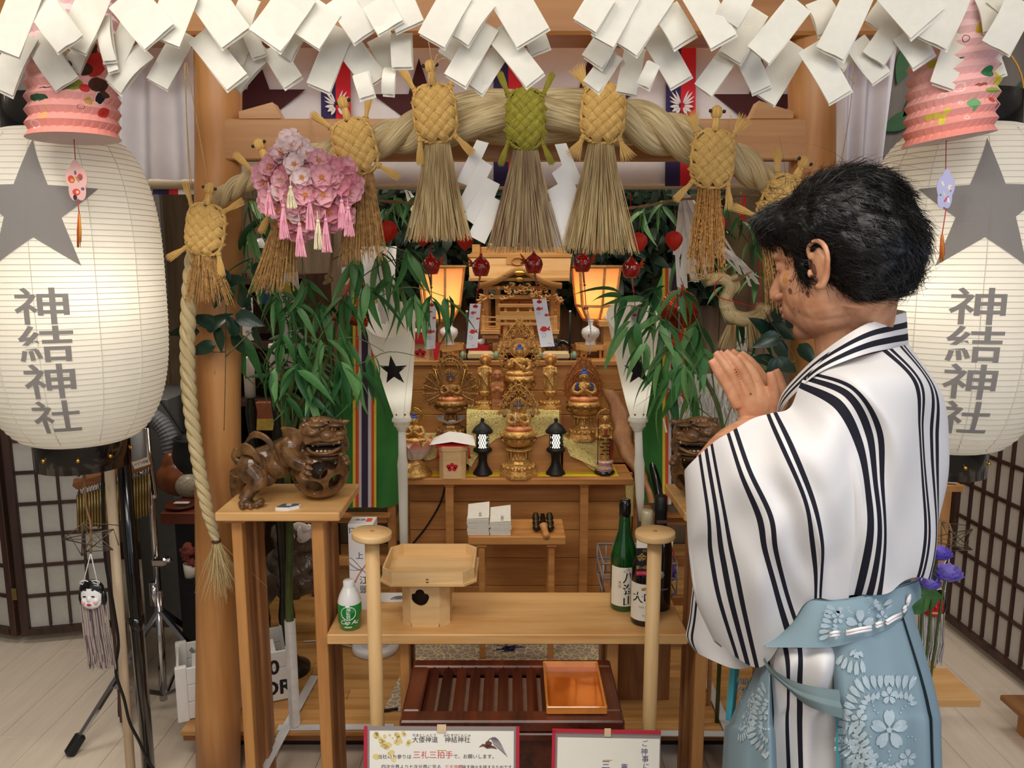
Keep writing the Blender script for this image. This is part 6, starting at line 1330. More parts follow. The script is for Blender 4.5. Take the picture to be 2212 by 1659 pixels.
clusters(T, [(640, 650, 6, 0, 360, 44), (655, 690, 6, 0, 360, 44), (620, 720, 5, 0, 360, 46), (660, 740, 5, 0, 360, 46), (600, 770, 6, 0, 360, 48), (640, 790, 6, 0, 360, 48), (690, 780, 6, 0, 360, 46), (670, 820, 6, 0, 360, 46), (580, 820, 5, 0, 360, 48), (620, 840, 6, 0, 360, 46), (700, 830, 5, 0, 360, 46)], 2.33, False)
def sakaki(label, spec, Y, tw):
    T = thing('evergreen_sprig', label, 'plant', P(spec[0][0], spec[0][1], Y)); twigs(T, tw, Y, .0024, mat('dark_twig', (92, 84, 44), .6, var=.2))
    for (x, y, a, l) in spec: leaf_at(T, BROAD, P(x-l*.5*cos(rad(a)), y+l*.5*sin(rad(a)), Y+RN.uniform(-.02, .02)), (cos(rad(a)), -.2, sin(rad(a))), m(l, Y), RN.uniform(.9, 1.5)*RN.choice((-1, 1)))
sakaki('dark glossy broad leaved sprig tied to the left gate post', [(398, 714, 175, 66), (443, 690, 150, 66), (474, 692, 40, 70), (435, 752, 190, 64), (478, 735, -60, 62), (507, 605, 20, 62), (478, 590, 130, 56), (470, 640, -110, 56), (540, 690, -20, 66), (555, 730, -80, 60), (532, 640, 70, 54), (570, 578, 20, 58), (505, 700, 100, 55), (520, 745, -40, 58)], 2.1, [[(490, 610, 0), (488, 690, 0), (487, 800, 0), (484, 930, 0)], [(488, 690, 0), (450, 700, -.01), (400, 712, -.02)], [(488, 770, 0), (540, 720, 0), (570, 700, 0)], [(487, 760, 0), (460, 760, 0), (425, 752, 0)]])
sakaki('dark glossy broad leaved sprig on the right gate post beside the man', [(1660, 690, 100, 62), (1690, 715, -30, 66), (1655, 735, 200, 64), (1690, 760, -60, 62), (1648, 775, 160, 62), (1700, 790, -20, 60), (1670, 800, -110, 60), (1640, 700, 140, 56), (1745, 765, -50, 58), (1720, 690, 30, 54), (1685, 670, 60, 56)], 2.1, [[(1722, 860, 0), (1718, 780, 0), (1690, 730, 0), (1660, 690, 0)], [(1718, 780, 0), (1680, 790, 0), (1645, 775, 0)]])
Y = 2.30; T = thing('bamboo_plant', "leafy artificial bamboo in front of the right green banner, behind the man's hands", 'plant', P(1568, 1300, Y)); T.location.z = ZP
part(T, 'stalk', MB().tube(cr([(P(1560, 1300, Y).x, Y, ZP), P(1566, 1150, Y), P(1562, 950, Y), P(1545, 860, Y), P(1500, 790, Y)], 20), m(5, Y), 8), stem_g)
twigs(T, [[(1562, 950, 0), (1540, 860, -.02), (1480, 760, -.06), (1400, 700, -.1)], [(1555, 900, 0), (1520, 800, -.03), (1470, 700, -.06), (1420, 640, -.08)], [(1545, 860, 0), (1530, 760, -.03), (1500, 680, -.05), (1470, 600, -.05)], [(1560, 920, 0), (1480, 860, -.04), (1420, 830, -.06)], [(1500, 740, 0), (1430, 690, -.06), (1360, 660, -.1), (1320, 690, -.1)], [(1562, 930, 0), (1600, 820, 0), (1620, 740, 0), (1640, 690, 0)]], Y)
clusters(T, [(1350, 640, 5, 130, 260, 80), (1400, 650, 6, 160, 300, 90), (1365, 700, 5, 200, 290, 95), (1430, 690, 6, 180, 330, 105), (1395, 745, 5, 200, 300, 95), (1455, 745, 6, 190, 340, 110), (1500, 700, 5, 200, 345, 95), (1430, 790, 5, 190, 300, 100), (1480, 790, 6, 200, 320, 110), (1450, 840, 5, 180, 290, 95), (1500, 845, 5, 200, 330, 90), (1520, 760, 5, 220, 350, 90), (1430, 620, 5, 150, 320, 85), (1475, 630, 5, 190, 340, 85), (1610, 760, 6, 180, 350, 70), (1630, 720, 5, 200, 360, 66), (1590, 820, 5, 200, 340, 66), (1640, 800, 5, 200, 340, 62), (1600, 690, 4, 190, 340, 66)], Y-.04)
T = thing('bamboo_branch', 'bamboo branch hanging high at the right behind white paper strips', 'plant', P(1500, 440, 2.6))
twigs(T, [[(1560, 415, 0), (1460, 430, 0), (1380, 470, 0)], [(1600, 415, 0), (1620, 500, 0), (1640, 600, 0)], [(1540, 420, 0), (1520, 500, 0), (1500, 580, 0)]], 2.6)
clusters(T, [(1390, 455, 5, 190, 300, 70), (1430, 440, 5, 190, 330, 70), (1500, 520, 5, 200, 330, 75), (1470, 560, 4, 190, 320, 75), (1600, 470, 6, 200, 340, 66), (1630, 520, 6, 200, 340, 66), (1590, 560, 5, 200, 340, 66), (1560, 620, 5, 200, 340, 66), (1640, 590, 5, 200, 340, 62), (1650, 440, 5, 220, 330, 80), (1570, 430, 5, 200, 340, 60)], 2.6)
T = thing('bamboo_branch', 'bamboo branch hanging high at the left behind the gate post', 'plant', P(560, 470, 2.6))
twigs(T, [[(540, 410, 0), (560, 480, 0), (600, 560, 0)], [(590, 415, 0), (640, 500, 0), (660, 600, 0)], [(880, 412, 0), (900, 450, 0), (930, 480, 0)]], 2.6)
clusters(T, [(540, 430, 5, 200, 330, 80), (570, 470, 5, 200, 320, 85), (545, 520, 4, 200, 330, 80), (620, 520, 5, 200, 330, 75), (860, 425, 5, 210, 340, 75), (905, 430, 5, 210, 340, 70), (830, 450, 4, 220, 320, 75), (940, 460, 3, 220, 320, 60)], 2.6)
# dark leaf hedge
T = thing('leaf_hedge', 'wall of dark green leaves behind the miniature shrine', 'hedge', P(1180, 520, 3.8)); H_ = []
part(T, 'net_backing', MB().grid([[P(fz(818, 1560, j/8), fz(398, 660-70*abs(j/4-1)**2*0, i/4), 3.95) for j in range(9)] for i in range(5)]), mat('hedge_backing', (22, 30, 24), .9, var=.2))
k = 0
while k < 300:
    x = RN.uniform(830, 1545); y = RN.uniform(402, 655)
    if 1040 < x < 1200 and y > 560: continue
    leaf_at(T, HED[k % 2], P(x, y, 3.9-RN.random()*.12), (RN.uniform(-1, 1), -.5, RN.uniform(-1, .3)), m(RN.uniform(34, 52), 3.85), RN.uniform(-.8, .8)); k += 1
mb = MB()
for j in range(900):
    x = RN.uniform(822, 1555); y = RN.uniform(400, 662); c = P(x, y, 3.92-RN.random()*.04); a = RN.uniform(0, 6); l = m(RN.uniform(14, 22), 3.9); d = Vector((cos(a), -.4, sin(a)))*l; w_ = Vector((-sin(a), .1, cos(a)))*l*.5; mb.add([c-d, c+w_, c+d, c-w_], [[0, 1, 2, 3]])
part(T, 'small_leaves', mb, hedge[0], kind='stuff')
# ================= hanging things under the rope
YH = 2.32
def cord(label, pts, Y, r, mt): 
    c = cr([P(x, y, Y) for x, y in pts], 60); mb = MB()
    for k in (0, pi): mb.tube([p+Vector((0, r*.6*cos(i*1.4+k), r*.6*sin(i*1.4+k))) for i, p in enumerate(c)], r*.7, 6)
    return solo('garland_cord', label, 'cord', mb, mt, c[30])
cord_m = mat('brown_cord', (150, 122, 86), .8, var=.2, scale=200)
cord('twisted brown cord strung between the gate posts behind the straw tails', [(520, 430), (700, 432), (850, 436), (1000, 450), (1135, 462), (1280, 458), (1400, 444), (1480, 430), (1690, 420)], YH+.03, .0045, cord_m)
cord('brown rope with a knot dangling right of the pink tassels', [(706, 470), (718, 510), (716, 560), (712, 592), (704, 600), (716, 604), (700, 612)], 2.2, .006, cord_m)
hz = mat('lantern_fruit', (222, 56, 32), .5, c2=(190, 30, 30), scale=20, transl=.25)
for i, (x, y, w_) in enumerate(((752, 462, 18), (838, 500, 19), (913, 511, 17), (1005, 519, 17), (1082, 497, 17), (1290, 530, 15), (1380, 523, 17), (1456, 520, 17), (1548, 486, 18))):
    nm = ['leftmost, beside the pink tassels', 'second from left, before the left paper strips', 'third from left, above the leftmost fish chime', 'fourth from left, by the left zigzag paper', 'fifth from left, half behind the green turtle tail', 'sixth from left, under the splayed turtle tail', 'seventh from left, above the rightmost fish chime', 'eighth, among the right white paper strips', 'rightmost, behind the grain tail'][i]
    T = thing('lantern_fruit', 'red papery lantern fruit, '+nm, 'fruit', P(x, y, YH), 0, 'lantern fruits on the cord'); R_ = m(w_, YH); rows = []; tl = RN.uniform(-.15, .15)
    for j in range(13):
        t = j/12; r0 = R_*(sin(pi*t**.75)**.75)*(1 if t < .85 else .9); rows.append([P(x, y, YH)+Vector((r0*(1+.10*cos(6*a))*cos(a)+tl*R_*(t-.5), r0*(1+.10*cos(6*a))*sin(a), R_*1.45*(.85-1.75*t))) for a in [2*pi*q/36 for q in range(36)]])
    part(T, 'husk', MB().grid(rows, closed=True), hz); part(T, 'stem', MB().tube([P(x, y-w_*1.2, YH), P(x+3, fz(y, 445, .7), YH), P(x+1, 447 if 800 < x < 1500 else 434, YH+.02)], .001, 5), mat('thread', (120, 90, 60), .7, var=0))
# goldfish wind chimes
glass = mat('red_glass', (222, 36, 28), .06, var=0, trans=.6, coat=.6, c2=(150, 10, 14), scale=14); rstr = mat('red_string', (196, 40, 36), .7, var=0); tz = mat('strip_paper', (240, 238, 242), .7, var=.01); fishp = mat('fish_print', (214, 56, 46), .7, var=0); swp = mat('swirl_print', (130, 150, 196), .7, var=0)
def fishpoly(s_): return [(s_*x, s_*y) for x, y in ((-1, -.1), (-.5, .5), (.1, .45), (.35, .15), (.9, .6), (.75, .1), (1, -.3), (.35, -.15), (.1, -.45), (-.5, -.45))]
for i, (x, y, top, sx, y1, y2, w_, ln, face, twist) in enumerate(((931, 573, 480, 932, 653, 755, 22, -3, 'left', 0), (1039, 577, 500, 1027, 656, 753, 24, -8, 'right', 0), (1153, 571, 520, 1165, 646, 750, 30, 18, 'front', 0), (1258, 568, 490, 1266, 660, 765, 22, 8, 'left', 1.35), (1363, 580, 415, 1372, 660, 762, 20, 6, 'left', 0))):
    Yc = 2.36; nm = ['leftmost of the five', 'second of the five from left', 'middle one in front of the shrine roof', 'fourth of the five, over the right wooden lantern', 'rightmost of the five, over the right torch'][i]
    T = thing('fish_wind_chime', 'red glass goldfish wind chime, '+nm, 'wind chime', P(x, y, Yc), 0, 'goldfish wind chimes'); R_ = m(19, Yc); c = P(x, y, Yc)
    prof = [(.55, -.95), (.6, -1.0), (.72, -.95), (.9, -.5), (1.02, 0), (.9, .5), (.6, .85), (.3, 1.05), (.16, 1.3), (0, 1.35)]; part(T, 'glass_bell', MB().lathe([(r*R_, z*R_) for r, z in prof], 28, Matrix.Translation(c)), glass)
    sd = {'left': (-1, -.8), 'right': (1, -.8), 'front': (0, -1)}[face]; sg = sd[0] or 1
    mb = MB(); 
    for q in (-.3, 0, .35): mb.tube([c+Vector((-sg*R_*.85, 0, R_*.2)), c+Vector((-sg*R_*1.25, 0, R_*(.45+q))), c+Vector((-sg*R_*1.5, .004, R_*(.6+q*1.6)))], [R_*.16, R_*.13, R_*.04], 6)
    part(T, 'tail_fin', mb, mat('amber_glass', (206, 90, 30), .1, var=0, trans=.5))
    for ea in ((-.42, .5) if face == 'front' else (-.95*sg+0, .15*sg) if face == 'right' else (-.6, .25)):
        e = c+Vector((R_*.98*sin(ea), -R_*.98*cos(ea), R_*.15)); ey = part(T, 'eye', MB().ball(e, R_*.17, 10, 8), white); part(ey, 'pupil', MB().ball(e+Vector((sin(ea), -cos(ea), 0))*R_*.1, R_*.10, 8, 6), black)
    part(T, 'string', MB().tube([P(x-1, top, Yc), P(x, y-22, Yc)], .0012, 5).ball(P(x, y-27, Yc), .0045, 8, 6).tube([P(x, y+18, Yc), P(fz(x, sx, .6), y+48, Yc), P(sx, y1+6, Yc)], .0012, 5).ball(P(fz(x, sx, .6), y+48, Yc), .004, 8, 6).ball(P(sx, y1+6, Yc), (.008, .002, .005), 8, 6), rstr)
    part(T, 'clapper', MB().tube([P(x, y, Yc), P(fz(x, sx, .5), y+44, Yc)], .0028, 8), mat('clear_rod', (220, 150, 130), .1, var=0, trans=.6))
    rows = []; h_ = y2-y1
    for q in range(7):
        t = q/6; cx_ = sx+ln*t+(6*sin(pi*t) if i == 3 else 0); a = P(cx_-w_/2, y1+h_*t, Yc); b = P(cx_+w_/2, y1+h_*t-2*t, Yc); mid = (a+b)/2; d = (b-a)/2; d = Matrix.Rotation(twist, 3, 'Z') @ d; rows.append([mid-d, mid, mid+d])
    mb = MB().grid(rows); mb.grid([[p+Vector((0, .0012, 0)) for p in r][::-1] for r in rows]); st_ = part(T, 'paper_strip', mb, tz)
    A = rows[0][0]; ux = (rows[0][2]-A).normalized(); uy = (A-rows[6][0]).normalized(); M0 = lambda fx, fy: frame3(A.lerp(rows[0][2], fx)-uy*(fy*(A-rows[6][0]).length)+ux.cross(uy)*.0012, ux, uy)
    fm_ = MB(); sm_ = MB(); ww = (rows[0][2]-A).length
    for fx, fy, s_ in ((.4, .2, .26), (.85, .33, .2), (.55, .62, .4)): fm_.prism(fishpoly(ww*s_), .0003, M0(fx, fy))
    for fx, fy in ((.25, .28), (.35, .76), (.7, .97)): sm_.tube([M0(fx, fy) @ Vector((ww*.022*q*cos(q*.8), ww*.022*q*sin(q*.8), .0004)) for q in range(1, 12)], .0004, 4)
    part(st_, 'fish_print', fm_, fishp, kind='stuff'); part(st_, 'swirl_print', sm_, swp, kind='stuff')
# white paper strip wands
def strips(label, x, y, n, spread, l, Y, ang=-90):
    T = thing('paper_strip_wand', label, 'streamer', P(x, y, Y))
    for k in range(n):
        a = rad(ang+RN.uniform(-spread, spread)); L_ = l*RN.uniform(.6, 1.1); w_ = RN.uniform(7, 12); b = RN.uniform(-14, 14); pts = []
        for q in range(7): t = q/6; pts.append((x+RN.uniform(-1, 1)+L_*t*cos(a)+b*sin(pi*t), y-L_*t*sin(a)*1.0+8*t*t))
        dy = RN.uniform(-.03, .03); part(T, 'paper_strip', MB().grid([[P(px_-w_/2, py_, Y+dy), P(px_+w_/2, py_+3, Y+dy+.01*sin(q))] for q, (px_, py_) in enumerate(pts)]), wp)
    return T
strips('bundle of white paper strips falling steeply at the right above the green banner', 1478, 412, 22, 26, 190, 2.5, -76); strips('bundle of white paper strips slanting towards the straw knot at the right', 1545, 520, 12, 10, 120, 2.45, -40)
strips('bundle of white paper strips above the left white torch', 818, 560, 14, 14, 130, 2.55, -75); strips('thin white paper strips hanging high left of the shrine roof', 880, 410, 5, 22, 110, 2.7, -72)
T = thing('paper_holder', 'white paper sleeve at the top of the left green banner', 'paper', P(826, 540, 2.62)); part(T, 'sleeve', MB().lathe([(.05, -.12), (.062, .02), (.061, .02), (.048, -.12)], 20, Matrix.Translation(P(818, 545, 2.66)), cap=False), wp)
# shredded white paper wand behind right lion
T = thing('shredded_paper_wand', 'thick white shredded paper wand standing behind the right lion', 'wand', P(1545, 900, 2.5)); mb = MB()
for k in range(520):
    x = 1545+RN.gauss(0, 26); y = 805+RN.random()*105; h_ = (y-800)/105; x = 1540+(x-1545)*(.5+h_); c = P(x, y, 2.42+RN.uniform(-.06, .04)); a = RN.uniform(-.5, .5); l = m(30, 2.5); mb.add([c, c+Vector((.006, 0, 0)), c+Vector((.006+l*sin(a)*.6, RN.uniform(-.02, .01), -l)), c+Vector((l*sin(a)*.6, 0, -l))], [[0, 1, 2, 3]])
part(T, 'paper_shreds', mb, wp, kind='stuff'); part(T, 'handle', MB().tube([P(1546, 800, 2.4), P(1556, 930, 2.4), (P(1556, 930, 2.4).x, 2.4, ZP)], .008, 8), W_pale)
# straw knot ornament
T = thing('straw_knot', 'twisted straw knot ornament with two broom ends at the right', 'ornament', P(1600, 650, 2.2)); Yk = 2.2
for pts, r in (([(1525, 606), (1560, 602), (1578, 620), (1566, 650), (1575, 680), (1590, 690)], 13), ([(1585, 596), (1590, 620), (1568, 640), (1575, 670)], 9), ([(1568, 655), (1580, 680), (1610, 690), (1640, 680), (1650, 660)], 16)): part(T, 'straw_twist', MB().tube(cr([P(x, y, Yk+.01*(i % 2)) for i, (x, y) in enumerate(pts)], 20), m(r, Yk), 10, vs_=3), rope_m)
mb = MB()
for (x, y, dx, dy, n) in ((1580, 702, -.22, -1, 70), (1622, 700, .28, -1, 70), (1590, 606, .9, .6, 40), (1528, 604, -1, .1, 24)):
    for k in range(n): s_ = RN.uniform(-1, 1); c = P(x+s_*9, y, Yk-.01+RN.uniform(-.01, .01)); wisp(mb, c, (dx+s_*.25, 0, dy+(s_*.3 if abs(dx) > .5 else 0)), m(52 if abs(dx) < .5 else 34, Yk)*RN.uniform(.9, 1.05), .0014, .02, 2, .01)
part(T, 'broom_end', mb, TAILM['pale'], kind='stuff')
part(T, 'red_tie', MB().tube(cr([P(x, y, Yk-.03) for x, y in ((1640, 560), (1642, 620), (1636, 660), (1600, 655), (1550, 640), (1545, 615), (1560, 598))], 24), .0014, 5), rstr)
# shiny ornaments on the banners
cop = mat('copper_foil', (206, 84, 50), .22, .75, c2=(150, 44, 24), scale=60)
T = thing('foil_rosette', 'round copper foil rosette hanging before the right green banner', 'ornament', P(1467, 665, 2.5)); c = P(1467, 668, 2.5)
rows = [[c+Vector((r*cos(2*pi*k/72), -.012*(k % 2)-.01*(1-r/.065), r*sin(2*pi*k/72))) for k in range(72)] for r in (.012, .04, .064)]; part(T, 'pleated_disc', MB().grid(rows, closed=True), cop); part(T, 'bead', MB().ball(c+Vector((0, -.02, 0)), .012, 12, 8), mat('grey_bead', (150, 146, 130), .4, .4)); part(T, 'hanging_cord', MB().tube([P(1467, 600, 2.49), P(1467, 720, 2.48)], .004, 6), mat('grey_cord', (140, 138, 120), .7))
mb = MB()
for k in range(60): wisp(mb, P(1460+RN.uniform(-8, 12), 720, 2.49), (RN.gauss(0, .1), 0, -1), .11, .002, .02, 2, .02)
part(T, 'orange_tassel', mb, mat('orange_thread', (226, 70, 30), .7, var=.1), kind='stuff')
T = thing('foil_fan', 'folded red foil fan with orange cords before the left green banner', 'ornament', P(750, 688, 2.4)); a, b = P(712, 686, 2.4), P(795, 692, 2.4); mb = MB()
mb.tube([a, a.lerp(b, .3), a.lerp(b, .9), b], [.006, .02, .026, .024], 10, flat=.6); part(T, 'folded_fan', mb, cop); part(T, 'orange_cord', MB().tube([P(766, 580, 2.42), P(744, 640, 2.4), P(730, 682, 2.39)], .0035, 6).tube([P(768, 580, 2.42), P(790, 625, 2.41), P(806, 680, 2.4)], .0035, 6), mat('orange_thread', (226, 70, 30)))
# ================= pink blossom ball with tassels
T = thing('blossom_ball', 'heart shaped ball of pink artificial cherry blossoms with silk tassels', 'decoration', P(662, 390, 1.88)); YB = 1.90
pk = [mat('blossom_pale', (248, 226, 226), .6, var=.05, scale=60, transl=.15), mat('blossom_pink', (244, 186, 196), .6, var=.1, scale=60, transl=.15), mat('blossom_rose', (236, 158, 174), .6, var=.12, scale=60, transl=.15)]; ctrm = mat('blossom_heart', (224, 150, 70), .6, var=.1)
def blossom(mt):
    mb = MB()
    for k in range(5):
        a0 = 2*pi*k/5
        for lay in (0, 1):
            aa = a0+lay*pi/5; s_ = 1-.25*lay; rows = []
            for j in range(5):
                t = j/4; r = .08+.92*t*s_; q_ = .2*t*t; wd = .55*s_*sin(pi*(.18+.64*t)); rows.append([Vector((r*(1-q_*e*e)*cos(aa)-e*wd*sin(aa), r*(1-q_*e*e)*sin(aa)+e*wd*cos(aa), .15+.35*t*t+.1*lay+.12*e*e-(.1*t if abs(e) < .1 else 0))) for e in (-1, -.5, 0, .5, 1)])
            mb.grid(rows, mi=0)
    mb.ball((0, 0, .25), (.16, .16, .14), 8, 6, mi=1)
    for k in range(8): a = 2*pi*k/8; mb.tube([(0, 0, .25), (.2*cos(a), .2*sin(a), .55)], [.02, .035], 4, mi=1)
    me = mb.mesh('blossom'); me.materials.append(mt); me.materials.append(ctrm); return me
BL = [blossom(q) for q in pk]; core = MB().ball(P(660, 405, YB+.02), (m(76, YB), .07, m(78, YB)), 16, 12); part(T, 'core', core, pk[2])
heart = [(640, 320, 0), (615, 335, 0), (668, 338, 0), (590, 365, 1), (640, 358, 0), (690, 350, 1), (720, 365, 2), (748, 385, 2), (575, 395, 1), (612, 390, 1), (655, 385, 0), (695, 385, 1), (728, 400, 2), (750, 415, 1), (590, 425, 1), (625, 420, 1), (662, 420, 1), (698, 420, 1), (735, 440, 1), (605, 450, 1), (640, 455, 0), (676, 455, 1), (710, 455, 2), (742, 462, 1), (625, 475, 2), (655, 480, 1), (690, 480, 1), (650, 500, 2), (672, 492, 1), (570, 378, 1), (582, 440, 1), (720, 478, 2), (628, 308, 0), (654, 325, 0), (745, 365, 1), (760, 400, 1), (600, 345, 1), (715, 385, 1), (640, 437, 1), (610, 410, 0)]
for k, (x, y, q) in enumerate(heart):
    c = P(x, y, YB-.055+.0000045*((x-660)**2+(y-400)**2)*1.6); d = Vector(((x-660)*.006, -1, -(y-400)*.006)).normalized(); e = d.to_track_quat('Z', 'Y').to_euler(); s_ = m(27, YB)*RN.uniform(.85, 1.1)
    o = piece(T, 'blossom', BL[q], c-root(T), e, (s_, s_, s_)); o.rotation_euler.rotate_axis('Z', RN.uniform(0, 6))
for (x, y0, y1, col) in ((581, 405, 466, 0), (612, 435, 518, 0), (628, 395, 452, 1), (647, 475, 556, 0), (669, 425, 500, 0), (687, 468, 540, 1), (704, 465, 546, 0), (738, 425, 495, 0), (752, 440, 512, 0)):
    mt = mat('silk_pink', (240, 164, 184), .5, var=.1) if not col else mat('silk_cream', (238, 226, 190), .5, var=.08); mb = MB().tube([P(x-2, y0-12, YB-.07), P(x, y0+8, YB-.07)], .0012, 5); mb.ball(P(x, y0+10, YB-.07), .005, 8, 6)
    for k in range(48): a = RN.uniform(-1, 1); mb.tube([P(x+a*3, y0+14, YB-.07+RN.uniform(-.004, .004)), P(x+a*7, (y0+y1)/2, YB-.07+RN.uniform(-.008, .008)), P(x+a*12+3, y1-RN.uniform(0, 5), YB-.07+RN.uniform(-.01, .01))], .00075, 3, sm=False)
    part(T, 'silk_tassel', mb, mt)
part(T, 'hanging_string', MB().tube(cr([P(x, y, YB) for x, y in ((624, 298), (640, 296), (662, 302), (672, 330))], 10), .0013, 5).tube(cr([P(x, y, YB) for x, y in ((690, 335), (702, 326), (706, 338), (694, 350))], 10), .0013, 5), mat('silk_cream', (238, 226, 190)))
# ================= praying man in striped robe and blue-green hakama
TP = thing('person', 'man with black hair praying, in white robe with black stripes and blue-green hakama', 'person', (.585, 1.27, 0))
fw0 = Vector((-.66, .75, 0)).normalized(); pit = rad(14); FWD = Vector((fw0.x*cos(pit), fw0.y*cos(pit), -sin(pit))); LFT = Vector((-fw0.y, fw0.x, 0)); UPV = FWD.cross(LFT)*1.0
if UPV.z < 0: UPV = -UPV
HD = P(1806, 548, 1.25); RH = Matrix((FWD, LFT, UPV)).transposed()
h = lambda f, l, u: HD+FWD*f+LFT*l+UPV*u
sb_ = MB()
def E(f, l, u, rf, rl, ru, n=20): sb_.ball(h(f, l, u), (rf, rl, ru), n, 14, RH)
def TB(pts, rs, n=12, k=12): sb_.tube(cr(pts, k), [v.x for v in cr([(r, 0, 0) for r in rs], k)], n)
E(-.012, 0, .022, .098, .077, .096, 32); E(.05, 0, .03, .045, .06, .052); E(.034, 0, -.04, .062, .060, .082); E(.028, 0, -.09, .058, .051, .040); E(.073, 0, -.110, .019, .024, .018); E(.018, 0, -.06, .06, .066, .062); E(.074, 0, -.074, .027, .036, .030)
for s_ in (-1, 1):
    E(.076, s_*.027, .016, .015, .026, .010); E(.062, s_*.036, -.028, .022, .022, .02); E(.104, s_*.011, -.047, .009, .008, .007)
    E(.076, s_*.030, -.002, .013, .015, .011)
TB([h(.087, 0, .012), h(.098, 0, -.012), h(.115, 0, -.041), h(.108, 0, -.05)], [.008, .009, .0115, .009])
E(.099, 0, -.070, .010, .021, .0065); E(.097, 0, -.082, .011, .019, .007); E(.088, 0, -.062, .012, .026, .008)
TB([h(-.03, 0, -.05), P(1855, 680, 1.262), P(1852, 760, 1.29), P(1856, 840, 1.30)], [.060, .055, .05, .055], 20)
TB([h(.02, 0, -.10), P(1815, 740, 1.26), P(1835, 820, 1.27)], [.035, .04, .05], 16)
for s_ in (-1, 1):                      # ears
    ea = lambda f, u, o=0: h(-.010+f, s_*(.079+o), -.022+u)
    sb_.ball(ea(-.004, 0, .004), (.016, .007, .03), 16, 12, RH @ Matrix.Rotation(s_*-.3, 3, 'Z'))
    TB([ea(.012, .012, .004), ea(.010, .030, .008), ea(-.006, .037, .013), ea(-.020, .026, .017), ea(-.021, .006, .015), ea(-.012, -.016, .010), ea(.000, -.032, .006), ea(.010, -.028, .003)], [.003, .0038, .0042, .0044, .0042, .004, .006, .004], 8, 24)
    TB([ea(-.006, .022, .008), ea(-.013, .006, .011), ea(-.004, -.010, .009)], [.003, .0036, .003], 8); E(.006, s_*.083, -.03, .005, .004, .007)
# torso, arms
C0 = Vector((.585, 1.27, 0)); fb_ = Vector((-.75, .66, 0)).normalized(); lb = Vector((-fb_.y, fb_.x, 0))
def bp(f, l, z): return C0+fb_*f+lb*l+Vector((0, 0, z))
for z, rf, rl, f in ((1.34, .075, .14, .0), (1.27, .09, .15, 0), (1.16, .088, .13, 0), (1.05, .085, .125, 0), (.95, .09, .13, 0), (.86, .095, .13, 0)): sb_.ball(bp(f, 0, z), (rf, rl, .1), 20, 12, Matrix((fb_, lb, Vector((0, 0, 1)))).transposed())
for s_ in (1, -1):
    TB([bp(0, s_*.09, .9), bp(.01, s_*.09, .5), bp(0, s_*.09, .1)], [.085, .058, .04], 16); sb_.ball(bp(.05, s_*.09, .045), (.11, .042, .04), 16, 10, Matrix((fb_, lb, Vector((0, 0, 1)))).transposed())
elL = P(1550, 1030, 1.16); elR = P(1660, 1020, 1.5); wrL = P(1628, 925, 1.345); wrR = P(1650, 920, 1.395)
TB([bp(.0, .11, 1.32), (bp(.02, .11, 1.28)+elL)/2, elL+Vector((.01, .05, 0))], [.045, .04, .034], 16); TB([elL+Vector((.01, .05, 0)), (elL+wrL)/2+Vector((0, .03, 0)), wrL], [.036, .034, .025], 16)
TB([bp(-.01, -.12, 1.32), (bp(-.01, -.13, 1.3)+elR)/2, elR], [.05, .045, .036], 16); TB([elR, (elR+wrR)/2, wrR], [.036, .034, .025], 16)
# hands pressed together
k_ = 1.355/1660
def fing(pts, rs, Y): TB([P(x, y, Y+d) for x, y, d in pts], [r*k_*.88 for r in rs], 10, 14)
YL, YR = 1.340, 1.368
sb_.ball(P(1622, 872, YL), (.028, .012, .041), 18, 12, Matrix.Rotation(rad(-14), 3, 'Y')); sb_.ball(P(1608, 862, YL), (.022, .011, .034), 16, 12, Matrix.Rotation(rad(-22), 3, 'Y')); sb_.ball(P(1642, 868, YL), (.022, .012, .036), 16, 12, Matrix.Rotation(rad(-22), 3, 'Y'))
TB([wrL, P(1626, 900, YL)], [.024, .026], 14)
fing([(1592, 880, 0), (1571, 838, -.002), (1551, 805, -.001), (1535, 777, .004)], [13, 11.5, 11, 8.5], YL-.002)
fing([(1608, 872, 0), (1587, 826, -.003), (1567, 790, -.002), (1545, 760, .004)], [14, 12.5, 12, 9], YL-.002)
fing([(1628, 862, 0), (1612, 818, -.003), (1593, 785, -.002), (1566, 758, .004)], [14, 13, 12, 9], YL-.001)
fing([(1650, 858, 0), (1634, 818, -.001), (1616, 790, 0), (1594, 765, .005)], [14, 12.5, 11.5, 9], YL+.006)
fing([(1660, 905, 0), (1672, 870, -.006), (1670, 835, -.01), (1663, 803, -.008)], [14, 14, 13, 10], YL+.004)
sb_.ball(P(1640, 872, YR), (.03, .012, .04), 16, 12, Matrix.Rotation(rad(-22), 3, 'Y')); TB([wrR, P(1645, 900, YR)], [.024, .026], 14)
fing([(1600, 880, 0), (1580, 838, 0), (1560, 800, 0), (1546, 776, -.002)], [12, 11, 10.5, 8], YR); fing([(1616, 866, 0), (1596, 822, 0), (1576, 786, 0), (1553, 760, 0)], [13, 12, 11, 8.5], YR)
fing([(1640, 856, 0), (1622, 810, 0), (1604, 780, 0), (1580, 757, 0)], [13, 12, 11, 8.5], YR); fing([(1664, 852, 0), (1650, 818, 0), (1625, 785, 0), (1600, 762, 0)], [13, 12.5, 12, 9], YR+.002)
fing([(1672, 900, 0), (1692, 868, 0), (1688, 832, 0), (1676, 798, 0)], [14, 13, 12.5, 9.5], YR+.004)
bm0 = sculpt(sb_, .0024, 4, 'body', .5)
